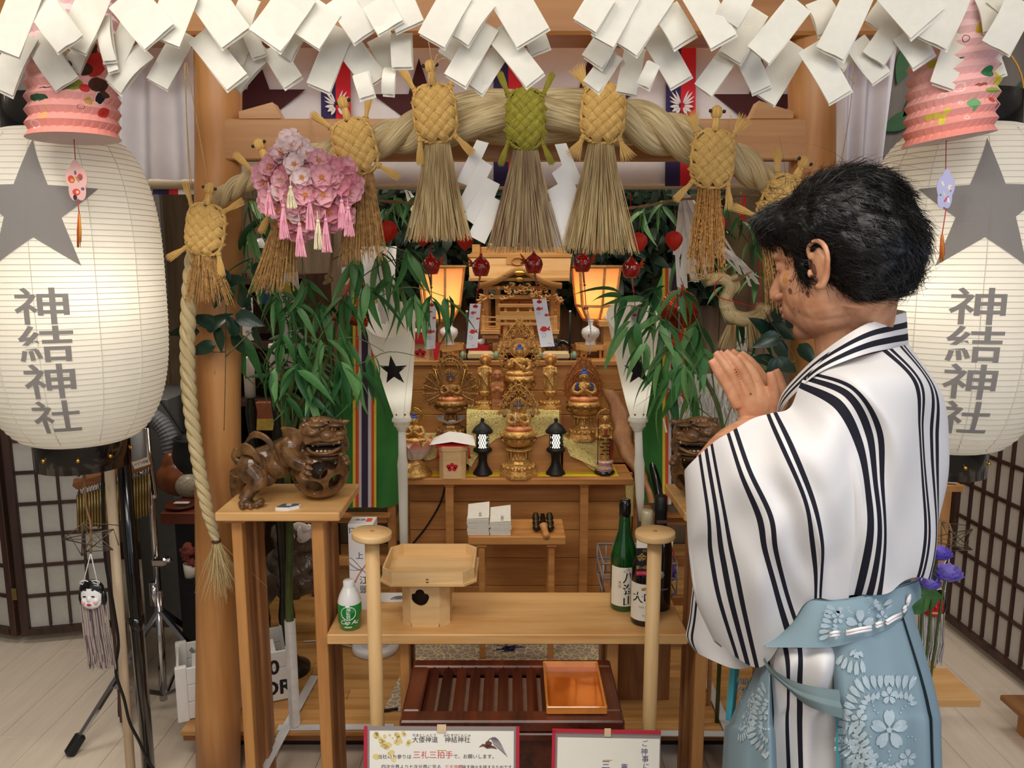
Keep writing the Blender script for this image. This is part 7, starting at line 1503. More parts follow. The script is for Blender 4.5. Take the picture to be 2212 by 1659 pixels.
Ms, nt, B = newmat('skin'); L = nt.links; tc = N(nt, 'ShaderNodeTexCoord'); nz = N(nt, 'ShaderNodeTexNoise'); nz.inputs['Scale'].default_value = 34; nz.inputs['Detail'].default_value = 6; L.new(tc.outputs['Object'], nz.inputs['Vector'])
rp = N(nt, 'ShaderNodeValToRGB'); rp.color_ramp.elements[0].color = lin((190, 132, 98)); rp.color_ramp.elements[1].color = lin((214, 162, 128)); rp.color_ramp.elements[0].position = .35; rp.color_ramp.elements[1].position = .65; L.new(nz.outputs[0], rp.inputs[0]); sk = rp.outputs[0]
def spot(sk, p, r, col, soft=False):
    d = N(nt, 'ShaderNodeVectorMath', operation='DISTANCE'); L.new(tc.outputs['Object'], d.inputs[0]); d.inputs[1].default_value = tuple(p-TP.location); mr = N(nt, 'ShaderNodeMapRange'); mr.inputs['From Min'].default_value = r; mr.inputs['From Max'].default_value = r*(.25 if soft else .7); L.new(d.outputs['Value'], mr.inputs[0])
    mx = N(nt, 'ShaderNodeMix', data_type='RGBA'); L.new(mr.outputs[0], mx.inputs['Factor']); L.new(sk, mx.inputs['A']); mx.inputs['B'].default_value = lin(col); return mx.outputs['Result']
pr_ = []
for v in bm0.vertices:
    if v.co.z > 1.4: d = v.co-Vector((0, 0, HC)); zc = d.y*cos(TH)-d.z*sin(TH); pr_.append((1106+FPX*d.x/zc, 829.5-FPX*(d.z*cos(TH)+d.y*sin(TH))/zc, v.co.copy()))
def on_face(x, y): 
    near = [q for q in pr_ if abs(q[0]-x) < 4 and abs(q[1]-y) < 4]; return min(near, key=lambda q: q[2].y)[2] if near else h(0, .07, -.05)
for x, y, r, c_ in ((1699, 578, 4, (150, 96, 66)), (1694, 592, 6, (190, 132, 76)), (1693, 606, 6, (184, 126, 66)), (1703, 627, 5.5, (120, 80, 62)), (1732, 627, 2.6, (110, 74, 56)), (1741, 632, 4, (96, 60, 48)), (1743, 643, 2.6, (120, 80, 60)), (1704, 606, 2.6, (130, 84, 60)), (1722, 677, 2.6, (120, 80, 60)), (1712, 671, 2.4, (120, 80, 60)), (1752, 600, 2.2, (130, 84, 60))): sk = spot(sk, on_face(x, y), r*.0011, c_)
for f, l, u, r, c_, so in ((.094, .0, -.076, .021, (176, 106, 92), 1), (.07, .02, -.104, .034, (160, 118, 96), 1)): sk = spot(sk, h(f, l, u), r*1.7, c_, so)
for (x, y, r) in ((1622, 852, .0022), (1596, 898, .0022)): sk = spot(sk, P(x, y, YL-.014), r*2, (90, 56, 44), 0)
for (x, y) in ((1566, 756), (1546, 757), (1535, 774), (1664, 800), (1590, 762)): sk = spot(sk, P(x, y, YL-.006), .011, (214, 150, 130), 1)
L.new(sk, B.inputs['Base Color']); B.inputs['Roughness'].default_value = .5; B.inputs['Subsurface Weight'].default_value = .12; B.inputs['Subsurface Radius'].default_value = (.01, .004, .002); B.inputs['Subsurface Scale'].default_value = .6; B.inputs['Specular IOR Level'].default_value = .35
bp_ = N(nt, 'ShaderNodeBump'); bp_.inputs['Strength'].default_value = .12; bp_.inputs['Distance'].default_value = .002; n2 = N(nt, 'ShaderNodeTexNoise'); n2.inputs['Scale'].default_value = 260; n2.inputs['Detail'].default_value = 4; L.new(tc.outputs['Object'], n2.inputs['Vector']); L.new(n2.outputs[0], bp_.inputs['Height']); L.new(bp_.outputs[0], B.inputs['Normal'])
body = part(TP, 'body', bm0, Ms)
for s_ in (-1, 1):
    e = part(body, 'eye', MB().ball(h(.0775, s_*.031, -.003), (.009, .0115, .005), 14, 10, RH), mat('eye_white', (228, 222, 214), .2, var=0)); part(body, 'eyelid', MB().tube(cr([h(.083, s_*.018, -.001), h(.093, s_*.030, .002), h(.082, s_*.044, -.001)], 8), [.001, .002, .002, .002, .002, .002, .0015, .001], 6), blackm)
    eb = MB()
    for k in range(40): t = RN.random(); wisp(eb, h(.092-.022*t, s_*(.014+.036*t), .020+.006*sin(pi*t)), FWD*.1+LFT*s_*1+UPV*.2, .009, .0006, 0, 2, .02)
    part(body, 'eyebrow', eb, blackm)
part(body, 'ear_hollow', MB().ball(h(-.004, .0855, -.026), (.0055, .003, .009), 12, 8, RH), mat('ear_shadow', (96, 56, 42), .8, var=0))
# hair
hb = MB()
for f, l, u, rf, rl, ru in ((-.018, 0, .047, .118, .096, .094), (.05, 0, .068, .08, .082, .05), (.082, .01, .078, .042, .066, .034), (-.055, 0, .0, .092, .092, .094), (-.062, 0, -.045, .068, .08, .05), (-.01, .07, .04, .075, .03, .042), (-.01, -.07, .04, .075, .03, .042), (.03, .072, .0, .012, .012, .05), (.03, -.072, .0, .012, .012, .05), (-.06, .06, -.012, .04, .034, .066), (-.06, -.06, -.012, .04, .034, .066), (.065, .055, .06, .03, .028, .03)): hb.ball(h(f*.9-.002, l*.94, u*.93), (rf*.88, rl*.94, ru*.9), 24, 16, RH)
hm_ = sculpt(hb, .006, 3, 'hair_mass'); hairm = mat('black_hair', (15, 14, 14), .42, var=.25, scale=120, spec=.45)
vs = [v.co.copy() for v in hm_.vertices]; ns = [v.normal.copy() for v in hm_.vertices]
for v in hm_.vertices: v.co += v.normal*(.005*noise.noise(v.co*38)+.003*noise.noise(v.co*95))
hair = part(TP, 'hair', hm_, hairm); hs = MB()
for k in range(9000):
    i = RN.randrange(len(vs)); p = vs[i]; n_ = ns[i]; q = p-HD; up = q.dot(UPV)
    flow = (-FWD*.6-UPV*(.5 if up < .06 else .15)) if q.dot(FWD) < .05 else (FWD*.5-UPV*.55+LFT*RN.gauss(.1, .5))
    flow = flow+Vector((RN.gauss(0, .28), RN.gauss(0, .28), RN.gauss(0, .24))); flow = (flow-n_*flow.dot(n_)); 
    if flow.length < .05: continue
    flow.normalize(); l = RN.uniform(.018, .042); lift = RN.uniform(.001, .006); cu_ = Vector((RN.gauss(0, .006), RN.gauss(0, .006), RN.gauss(0, .006)))
    pts = [p-n_*.001+flow*(l*t)+n_*(lift*sin(pi*min(1, t*.8)))+cu_*t*t for t in (0, .35, .7, 1)]; hs.tube(pts, [.0004, .0004, .0003, .00012], 3, sm=False, cap=False)
for k in range(150):
    a = RN.uniform(-.09, .1); p = h(a, RN.uniform(-.06, .07), .125-.25*a*a*4+RN.uniform(-.006, .004)); d = Vector((RN.gauss(.4, .8), RN.gauss(0, .5), RN.uniform(.15, .6))); wisp(hs, p, d, RN.uniform(.03, .07), .00032, .8, 5, .5)
part(hair, 'loose_strands', hs, hairm, kind='stuff')
# ---- cloth sheets from control columns
def dense(cols, nu, nv):
    A = [cr(c, nv) for c in cols]; rows = []
    for j in range(nv): rows.append(cr([A[i][j] for i in range(len(A))], nu))
    return rows
def stripemat(name, base, bands, col=(34, 34, 44), axis=0, var=.02):
    M, nt, B = newmat(name); L = nt.links; uv = N(nt, 'ShaderNodeUVMap'); sx = N(nt, 'ShaderNodeSeparateXYZ'); L.new(uv.outputs[0], sx.inputs[0]); acc = None
    for c, w_ in bands:
        s_ = N(nt, 'ShaderNodeMath', operation='COMPARE'); L.new(sx.outputs[axis], s_.inputs[0]); s_.inputs[1].default_value = c; s_.inputs[2].default_value = w_
        if acc is None: acc = s_.outputs[0]
        else: mx = N(nt, 'ShaderNodeMath', operation='MAXIMUM'); L.new(acc, mx.inputs[0]); L.new(s_.outputs[0], mx.inputs[1]); acc = mx.outputs[0]
    mx = N(nt, 'ShaderNodeMix', data_type='RGBA'); L.new(acc, mx.inputs['Factor']); mx.inputs['A'].default_value = lin(base); mx.inputs['B'].default_value = lin(col); L.new(mx.outputs['Result'], B.inputs['Base Color']); B.inputs['Roughness'].default_value = .8; B.inputs['Specular IOR Level'].default_value = .15
    tc = N(nt, 'ShaderNodeTexCoord'); nz = N(nt, 'ShaderNodeTexNoise'); nz.inputs['Scale'].default_value = 420; L.new(tc.outputs['Object'], nz.inputs['Vector']); b = N(nt, 'ShaderNodeBump'); b.inputs['Strength'].default_value = .12; b.inputs['Distance'].default_value = .001; L.new(nz.outputs[0], b.inputs['Height']); L.new(b.outputs[0], B.inputs['Normal'])
    return M
def sheet(cols, nu, nv, fold=None, thick=.0015, u0=0):
    rows = dense(cols, nu, nv); K = len(cols)-1; uv = [[(u0+K*i/(nu-1), j/(nv-1)) for i in range(nu)] for j in range(nv)]
    if fold:
        for j in range(nv):
            for i in range(nu): rows[j][i] = rows[j][i]+Vector((0, fold(uv[j][i][0], uv[j][i][1]), 0))
    mb = MB(); mb.grid([r[::-1] for r in rows], uv=[r[::-1] for r in uv]); mb.grid([[p+Vector((0, thick, 0)) for p in r] for r in rows], uv=uv); return mb, rows
WH = (222, 220, 221)
cw = []
CP = [(1486, 1030, 1.30), (1482, 1013, 1.19), (1540, 958, 1.15), (1578, 934, 1.135), (1626, 905, 1.135), (1668, 893, 1.13), (1708, 880, 1.15), (1738, 818, 1.15), (1802, 788, 1.135), (1925, 754, 1.20), (1962, 744, 1.30), (1955, 746, 1.38)]
R1 = [(1490, 1090, 1.32), (1486, 1085, 1.18), (1558, 1050, 1.10), (1606, 1020, 1.075), (1664, 1000, 1.06), (1704, 970, 1.05), (1762, 955, 1.055), (1832, 856, 1.06), (1872, 822, 1.07), (1992, 830, 1.14), (2032, 850, 1.26), (2020, 850, 1.40)]
R2 = [(1494, 1150, 1.32), (1489, 1150, 1.17), (1578, 1140, 1.09), (1646, 1112, 1.06), (1702, 1090, 1.045), (1744, 1075, 1.04), (1806, 1060, 1.04), (1884, 945, 1.05), (1938, 930, 1.07), (2000, 930, 1.13), (2040, 960, 1.25), (2025, 960, 1.40)]
R3 = [(1502, 1215, 1.32), (1494, 1210, 1.17), (1590, 1210, 1.095), (1656, 1180, 1.065), (1716, 1175, 1.05), (1762, 1160, 1.045), (1818, 1160, 1.045), (1890, 1060, 1.06), (1946, 1060, 1.075), (2003, 1060, 1.13), (2038, 1070, 1.24), (2020, 1070, 1.40)]
R4 = [(1520, 1300, 1.32), (1508, 1300, 1.18), (1606, 1300, 1.11), (1684, 1270, 1.075), (1730, 1245, 1.065), (1768, 1225, 1.06), (1808, 1230, 1.06), (1888, 1165, 1.065), (1946, 1160, 1.08), (2002, 1160, 1.13), (2026, 1170, 1.22), (2010, 1170, 1.38)]
R5 = [(1560, 1400, 1.30), (1545, 1385, 1.19), (1640, 1442, 1.14), (1708, 1350, 1.10), (1738, 1305, 1.085), (1768, 1292, 1.075), (1800, 1296, 1.075), (1876, 1286, 1.075), (1935, 1268, 1.085), (1992, 1248, 1.13), (2005, 1250, 1.20), (1990, 1255, 1.36)]
for k in range(12): cw.append([P(*q[k]) for q in (CP, R1, R2, R3, R4, R5)])
def fold(u, v):
    d = .007*sin(2.6*u+5*v+1.2)*sin(pi*v)+.006*sin(4.3*u-6.5*v)*v*(1-v)*3
    if u > 6.5: d += .009*sin(3.2*u-7.5*v+.6)*min(1, v*2)
    if 1 < u < 5: d += .008*sin(1.7*u+9*v)*sin(pi*v)
    return d
W1, = (.05,)
bands = [(1.55, .04), (1.75, .05), (1.95, .05), (2.88, .085), (3.22, .085), (4.80, .10), (5.16, .10), (6.76, .09), (7.04, .09), (7.30, .08), (8.86, .05), (9.0, .045), (9.36, .06), (9.56, .06)]
jm = stripemat('striped_robe', WH, bands); mb, JR = sheet(cw, 190, 90, fold, .002); jacket = part(TP, 'robe', mb, jm)
# far sleeve, robe body beneath and behind
fs = [[P(1500, 1230, 1.44), P(1490, 1330, 1.43), P(1483, 1375, 1.42), P(1500, 1405, 1.41)], [P(1530, 1250, 1.40), P(1520, 1340, 1.38), P(1515, 1390, 1.37), P(1520, 1418, 1.36)], [P(1600, 1260, 1.38), P(1590, 1350, 1.34), P(1585, 1420, 1.32), P(1590, 1445, 1.30)], [P(1690, 1260, 1.36), P(1680, 1330, 1.30), P(1660, 1400, 1.28), P(1650, 1430, 1.26)]]
mb, _ = sheet(fs, 30, 20); part(jacket, 'far_sleeve', mb, stripemat('striped_sleeve', WH, [(.15, .07), (.5, .08)]))
mb = MB(); rows = []
for j in range(24):
    z = fz(.30, 1.43, j/23); t = j/23; wl = .14 if z < 1.3 else fz(.14, .07, (z-1.3)/.13); wf = .105 if z < 1.3 else fz(.105, .06, (z-1.3)/.13)
    rows.append([bp(wf*cos(2*pi*i/48)+.01, wl*sin(2*pi*i/48), z) for i in range(49)])
mb.grid(rows); part(jacket, 'robe_body', mb, stripemat('striped_under', WH, [(.19, .008), (.225, .008), (.34, .008), (.37, .008), (.06, .008)]))
rs_ = MB().tube(cr([bp(-.01, -.13, 1.36), bp(.05, -.22, 1.25), elR+Vector((0, .01, -.05)), wrR+Vector((-.0, .02, -.06))], 20), [.08, .09, .09, .09, .09, .09, .09, .09, .09, .085, .085, .08, .08, .075, .07, .07, .065, .06, .055, .05], 20); part(jacket, 'far_sleeve', rs_, stripemat('striped_far', WH, [(.1, .02), (.2, .02)]))
# collar
cu_ = [(1935, 668, 1.40), (1958, 674, 1.33), (1928, 684, 1.245), (1880, 698, 1.19), (1830, 726, 1.165), (1772, 768, 1.17), (1725, 812, 1.2), (1692, 852, 1.23), (1680, 890, 1.26)]
cl_2 = [(1930, 738, 1.43), (1963, 746, 1.34), (1930, 752, 1.225), (1880, 762, 1.145), (1825, 780, 1.118), (1768, 806, 1.125), (1725, 842, 1.155), (1694, 876, 1.2), (1684, 905, 1.24)]
cols = [[P(*a), P((a[0]+b[0])/2, (a[1]+b[1])/2-2, (a[2]+b[2])/2-.006), P(*b)] for a, b in zip(cu_, cl_2)]
mb, _ = sheet(cols, 90, 14, None, .006); part(jacket, 'collar', mb, stripemat('collar_stripes', WH, [(.40, .085), (.72, .085)], axis=1))
# ---- hakama
hk = (136, 160, 172); hm2 = stripemat('hakama_cloth', hk, [(99, .01)]); hm3 = stripemat('hakama_dark', (116, 134, 138), [(99, .01)])
TH_ = part(TP, 'hakama', sheet([[P(*q) for q in c] for c in (
    [(1694, 1346, 1.14), (1672, 1375, 1.12), (1652, 1398, 1.11)], [(1742, 1300, 1.085), (1738, 1350, 1.075), (1726, 1399, 1.07)], [(1800, 1300, 1.07), (1802, 1350, 1.06), (1802, 1397, 1.058)], [(1868, 1290, 1.075), (1872, 1335, 1.065), (1874, 1376, 1.062)], [(1928, 1274, 1.10), (1934, 1312, 1.09), (1938, 1346, 1.088)], [(1966, 1262, 1.15), (1972, 1285, 1.145), (1974, 1305, 1.145)], [(1985, 1255, 1.25), (1990, 1275, 1.25), (1990, 1292, 1.25)])], 60, 16, None, .006)[0], hm2)
def panel(name, cols, nu, nv, fold=None, mt=hm2): mb, rows = sheet([[P(*q) for q in c] for c in cols], nu, nv, fold, .002); part(TH_, name, mb, mt); return rows
BOT = 2310
bk = panel('back_panel', [[(1797, 1396, 1.075), (1806, 1520, 1.07), (1810, 1659, 1.07), (1818, BOT, 1.06)], [(1822, 1392, 1.062), (1832, 1520, 1.05), (1838, 1659, 1.045), (1850, BOT, 1.03)], [(1860, 1378, 1.06), (1880, 1520, 1.045), (1890, 1659, 1.035), (1908, BOT, 1.02)], [(1905, 1362, 1.075), (1935, 1520, 1.055), (1948, 1659, 1.045), (1970, BOT, 1.03)], [(1942, 1344, 1.09), (1988, 1520, 1.075), (2000, 1659, 1.065), (2020, BOT, 1.06)], [(1953, 1338, 1.105), (2004, 1520, 1.10), (2013, 1659, 1.10), (2030, BOT, 1.10)], [(1954, 1332, 1.095), (2008, 1520, 1.085), (2019, 1659, 1.085), (2036, BOT, 1.085)], [(1967, 1308, 1.15), (2026, 1520, 1.14), (2034, 1659, 1.14), (2056, BOT, 1.15)], [(1968, 1302, 1.25), (2022, 1520, 1.27), (2032, 1659, 1.28), (2040, BOT, 1.30)]], 110, 50, lambda u, v: .006*sin(5*u+2)*v)
fr_ = panel('front_panel', [[(1640, 1440, 1.36), (1580, 1560, 1.38), (1562, 1659, 1.40), (1540, BOT, 1.42)], [(1640, 1436, 1.24), (1590, 1560, 1.22), (1572, 1659, 1.22), (1548, BOT, 1.22)], [(1648, 1436, 1.16), (1630, 1560, 1.14), (1622, 1659, 1.135), (1610, BOT, 1.12)], [(1664, 1450, 1.13), (1664, 1560, 1.11), (1670, 1659, 1.10), (1684, BOT, 1.08)], [(1666, 1450, 1.17), (1668, 1560, 1.16), (1676, 1659, 1.15), (1690, BOT, 1.12)]], 60, 40, lambda u, v: .005*sin(6*u+1))
# strap across the hip
strap = [[(1640, 1402, 1.15), (1645, 1422, 1.14), (1652, 1440, 1.135)], [(1662, 1435, 1.115), (1672, 1452, 1.11), (1690, 1472, 1.105)], [(1705, 1462, 1.085), (1715, 1483, 1.08), (1728, 1506, 1.08)], [(1755, 1476, 1.065), (1762, 1500, 1.06), (1768, 1524, 1.06)], [(1806, 1482, 1.062), (1808, 1510, 1.058), (1809, 1537, 1.058)]]
panel('strap', strap, 50, 14, lambda u, v: -.012-.006*(v > .5), hm3)
# pale robe showing through the hip opening
op = [[(1655, 1392, 1.16), (1662, 1440, 1.15), (1664, 1520, 1.15), (1668, 1659, 1.15), (1700, BOT, 1.15)], [(1690, 1396, 1.11), (1694, 1440, 1.095), (1700, 1520, 1.105), (1702, 1659, 1.12), (1730, BOT, 1.12)], [(1735, 1396, 1.085), (1742, 1440, 1.07), (1738, 1520, 1.085), (1735, 1659, 1.10), (1760, BOT, 1.10)], [(1775, 1396, 1.075), (1780, 1440, 1.062), (1780, 1520, 1.08), (1778, 1659, 1.09), (1800, BOT, 1.09)], [(1812, 1394, 1.09), (1816, 1440, 1.085), (1818, 1520, 1.09), (1820, 1659, 1.10), (1830, BOT, 1.10)]]
mb, _ = sheet([[P(*q) for q in c] for c in op], 60, 40, lambda u, v: .007*sin(3*u+7*v)); part(jacket, 'robe_side', mb, stripemat('striped_side', WH, [(.12, .07), (1.12, .11), (1.78, .13)]))
tq = [[(1578, 1440, 1.40), (1572, 1500, 1.40), (1568, 1556, 1.40)], [(1588, 1440, 1.39), (1584, 1500, 1.385), (1578, 1558, 1.385)], [(1598, 1436, 1.41), (1592, 1500, 1.40), (1586, 1556, 1.40)]]
panel('lining', tq, 14, 14, None, mat('turquoise_lining', (70, 170, 190), .7, var=.1))
panel('lining_edge', [[(1803, 1500, 1.062), (1807, 1580, 1.058), (1808, 1659, 1.055), (1815, BOT, 1.05)], [(1806, 1500, 1.058), (1810, 1580, 1.054), (1812, 1659, 1.052), (1818, BOT, 1.046)]], 4, 24, None, MC['turquoise_lining'])
lc = MB()
for a, b in (((1793, 1372), (1812, 1368)), ((1828, 1368), (1882, 1357)), ((1892, 1352), (1906, 1347)), ((1915, 1345), (1946, 1328)), ((1951, 1320), (1957, 1312)), ((1959, 1306), (1966, 1288))):
    for o_ in (-3, 3): 
        f_ = lambda x: 1.05+.00045*max(0, x-1880)+.0000065*max(0, x-1900)**2
        lc.tube([P(a[0], a[1]+o_, f_(a[0])), P((a[0]+b[0])/2, (a[1]+b[1])/2+o_-1, f_((a[0]+b[0])/2)-.003), P(b[0], b[1]+o_, f_(b[0]))], .0024, 6)
part(TH_, 'white_cord', lc, cl)
# woven flower roundels, laid on the cloth
pool = [(p, i) for rows in (bk, fr_) for r in rows for i, p in enumerate(r)]
import mathutils
def proj(p): d = p-Vector((0, 0, HC)); zc = d.y*cos(TH)-d.z*sin(TH); return (1106+FPX*d.x/zc, 829.5-FPX*(d.z*cos(TH)+d.y*sin(TH))/zc)
def kdof(rows):
    kd = mathutils.kdtree.KDTree(sum(len(r) for r in rows)); k = 0; Ys = []
    for r in rows:
        for p in r: q = proj(p); kd.insert((q[0], q[1], 0), k); Ys.append(p.y); k += 1
    kd.balance(); return kd, Ys
def roundel(name, kd, Ys, cx_, cy_, R_, rx, clip):
    mb = MB()
    def poly(pts):
        c = (sum(p[0] for p in pts)/len(pts), sum(p[1] for p in pts)/len(pts)); q = [(cx_+x*rx, cy_-y) for x, y in pts]; cc_ = (cx_+c[0]*rx, cy_-c[1])
        if not all(clip(*t) for t in q): return
        w_ = []
        for t in [cc_]+q:
            hits = kd.find_n((t[0], t[1], 0), 6); y = sum(Ys[i]/(d+.4) for _, i, d in hits)/sum(1/(d+.4) for _, i, d in hits); w_.append(P(t[0], t[1], y-.0022))
        n = len(q); mb.add(w_, [[0, 1+(i+1) % n, 1+i] for i in range(n)])
    def petal(x, y, a, l, w_, notch=True):
        pts = []
        for t, s_ in ((0, 0), (.3, .75), (.6, 1), (.85, .8), (1, .4), (.9 if notch else 1.02, 0), (1, -.4), (.85, -.8), (.6, -1), (.3, -.75)): pts.append((x+l*t*cos(a)-w_*s_*sin(a), y+l*t*sin(a)+w_*s_*cos(a)))
        poly(pts)
    for k in range(5): a = pi/2+2*pi*k/5; petal(6*cos(a), 6*sin(a), a, R_*.30, R_*.105)
    poly(ngon(10, R_*.05))
    for k in range(5):
        a = pi/2+2*pi*(k+.5)/5-pi/5; x, y = R_*.60*cos(a+pi/5*0), R_*.60*sin(a)
        x, y = R_*.58*cos(a+.0), R_*.58*sin(a+.0)
        for q in range(5): b = a+2*pi*q/5; petal(x+2*cos(b), y+2*sin(b), b, R_*.14, R_*.05)
    for k in range(5):
        a = pi/2+2*pi*(k+.5)/5
        for q in range(-4, 5):
            b = a+q*.135; r = R_*(.74+.03*cos(q)); petal(r*cos(b), r*sin(b), b+q*.06, R_*(.30-.02*abs(q)), R_*.055); 
            if abs(q) < 4: petal(r*.96*cos(b+.06), r*.96*sin(b+.06), b+pi+.5*(-1 if q < 0 else 1), R_*.15, R_*.042)
        for q in range(5): b = a+.05*sin(q*1.6); r = R_*(.36+.07*q); poly([(r*cos(b)+2.5*cos(t), r*sin(b)+2.5*sin(t)) for t in (0, 1.57, 3.14, 4.71)])
    if mb.f: part(TH_, name, mb, mat('woven_silver', (178, 196, 206), .6, var=.06, scale=40))
kb, Yb_ = kdof(bk); kf, Yf_ = kdof(fr_)
roundel('woven_roundel', kb, Yb_, 1921, 1577, 128, .92, lambda x, y: x < 1984)
roundel('woven_roundel', kb, Yb_, 1795, 1668, 118, .9, lambda x, y: x > 1810)
roundel('woven_roundel', kb, Yb_, 1850, 1342, 110, .95, lambda x, y: 1803 < x < 1872 and y > 1402)
bnd = [[P(1660+25*i, 1300+9*j, 1.06+.00045*max(0, 1660+25*i-1880)+.0000075*max(0, 1660+25*i-1895)**2) for i in range(13)] for j in range(12)]; kk_, Yk_ = kdof(bnd)
roundel('woven_roundel', kk_, Yk_, 1858, 1350, 92, .95, lambda x, y: y < 1384-.42*max(0, x-1830) and y > 1306-.35*max(0, x-1850))
roundel('woven_roundel', kf, Yf_, 1690, 1560, 100, .75, lambda x, y: x < 1663)
roundel('woven_roundel', kf, Yf_, 1600, 1530, 70, .5, lambda x, y: 1592 < x < 1640)
# ================= things on the middle shelf
def bottle(T, F, prof, mt, n=36): return part(T, 'glass', MB().lathe(prof, n, F.M()), mt)
def wrap(mb, F, r, a0=-pi/2, off=.4): mb.v = [tuple(F((r+off)*cos(a0+x/r), z, (r+off)*sin(a0+x/r))) for x, z, _ in mb.v]; return mb
def label(T, name, F, r, z0, z1, a0, a1, mt, off=.35, n=16, r2=None): return part(T, name, MB().grid([[F((fz(r, r2 or r, j/3)+off)*cos(fz(a0, a1, i/n)), fz(z0, z1, j/3), (fz(r, r2 or r, j/3)+off)*sin(fz(a0, a1, i/n))) for i in range(n+1)] for j in range(4)]), mt)
def words(T, F, r, s_, x, z, size, mt, vert=False, bold=0, shear=0, off=.8, name='lettering'):
    t = text_mesh(s_, size, bold, vertical=vert, shear=shear, gap=1.02); t.v = [(a+x, b+z, 0) for a, b, _ in t.v]; return part(T, name, wrap(t, F, r, -pi/2+.0, off), mt)
kuro = mat('label_black', (30, 28, 30), .6, var=0); kin = mat('label_gold', (206, 170, 96), .35, .5, var=.05); cream = mat('label_cream', (238, 232, 214), .6, var=.02)
F = Fr(757, 1357, 1.995, ZS); F.o.z = ZS; T = thing('sake_bottle', 'small green glass bottle with white cap and white script, left end of the shelf', 'bottle', F.o)
gg = mat('green_glass', (10, 128, 50), .08, var=0, coat=.6, spec=.6); bottle(T, F, [(0, 0), (19, 0), (22, 3), (25, 16), (25.5, 35), (25, 60), (0, 60)], gg)
part(T, 'white_cap', MB().lathe([(25.3, 59), (25.3, 62), (21, 76), (13, 92), (12, 94), (12.4, 105), (11, 107), (0, 107)], 32, F.M()), mat('milk_white', (240, 240, 238), .2, var=0, coat=.3))
wl = mat('white_print', (236, 240, 230), .5, var=0); words(T, F, 25, 'Cap Ac', 3, 22, 13, wl, False, .2, .35); words(T, F, 25.2, '月桂冠', 2, 42, 8.6, wl, True, .15)
mb = MB()
for k in range(2): mb.v += []; q = [(15.5*cos(2*pi*i/40)+2+.9*cos(10*2*pi*i/40+k*pi), 42+14.5*sin(2*pi*i/40)+.9*sin(10*2*pi*i/40+k*pi)) for i in range(40)]; mb.tube([F(25.7*cos(-pi/2+x/25), z, 25.7*sin(-pi/2+x/25)) for x, z in q], .55*F.k, 4, closed=True)
part(T, 'wreath_print', mb, wl); label(T, 'small_label', F, 23.6, 9, 13, -pi/2-.3, -pi/2+.35, mat('pale_green_label', (206, 226, 180), .5, var=0), .9, 8, 24.6)
# tall gift box
Fb = Fr(785, 1335, 2.10, ZS); T = thing('gift_box', 'tall white gift box with lettering and ribbon print behind the left staff', 'box', Fb.o)
wb_ = MB().bx(Fb(-27, 0).x, Fb(27, 0).x, 2.10, 2.165, ZS, ZS+193*Fb.k, 0, .001); part(T, 'carton', wb_, mat('carton_white', (232, 230, 230), .5, var=.02))
on = lambda mb: mb.xf(Matrix.Translation(Fb(0, 0, -.6)) @ FACE @ Matrix.Scale(Fb.k, 4)); tx = lambda s_, x, y, sz, v=False, b=0: (lambda t: (t.xf(Matrix.Translation((x, y, 0))), on(t))[1])(text_mesh(s_, sz, b, vertical=v))
part(T, 'lettering', tx('上', -4, 122, 17), kuro); part(T, 'lettering', tx('江頭', 4, 56, 20, True), kuro); part(T, 'top_print', tx('酒', -19, 178, 13, False, .5), mat('teal_print', (40, 90, 84), .6, var=0))
rb = MB()
for pts in ([(0, 92), (-16, 112), (-25, 118), (-26, 108), (-12, 96), (0, 91)], [(0, 92), (-14, 90), (-26, 92)], [(0, 92), (8, 84), (16, 72), (22, 64)]): rb.tube([(x, y, 0) for x, y in [tuple(v.xy) for v in cr([(x, y, 0) for x, y in pts], 14)]], 2.2, 4, flat=.1)
part(T, 'bow_print', on(rb), mat('bow_grey', (150, 146, 150), .6, var=0)); rb = MB()
for pts in ([(0, 92), (12, 108), (22, 114)], [(0, 92), (-8, 80), (-16, 64)]): rb.tube([tuple(v) for v in cr([(x, y, 0) for x, y in pts], 10)], 2.2, 4, flat=.1)
part(T, 'bow_print', on(rb), mat('bow_red', (226, 130, 120), .6, var=0))
tp_ = text_mesh('清酒', .016).xf(Matrix.Translation((Fb(-6, 0).x, 2.135, ZS+193*Fb.k+.0008))); part(T, 'top_lettering', tp_, kuro); part(T, 'red_seal', MB().bx(Fb(8, 0).x, Fb(20, 0).x, 2.12, 2.15, ZS+193*Fb.k, ZS+193*Fb.k+.0006), mat('seal_red', (226, 96, 70), .6, var=0))
c = P(842, 1272, 2.16); c.z = ZS; T = thing('patterned_card', 'small white card with black curved lines lying behind the offering stand', 'card', c); part(T, 'card', MB().box(c+Vector((0, .02, .002)), (.075, .06, .003)), white); mb = MB()
for k in range(5): mb.tube([c+Vector((.03-.0, -.0, .004))+Vector((-.006*k*cos(a)-.004, .006*k*sin(a)+.0, 0)) for a in [pi*q/10 for q in range(11)]], .0012, 4)
part(T, 'curved_lines', mb, kuro)
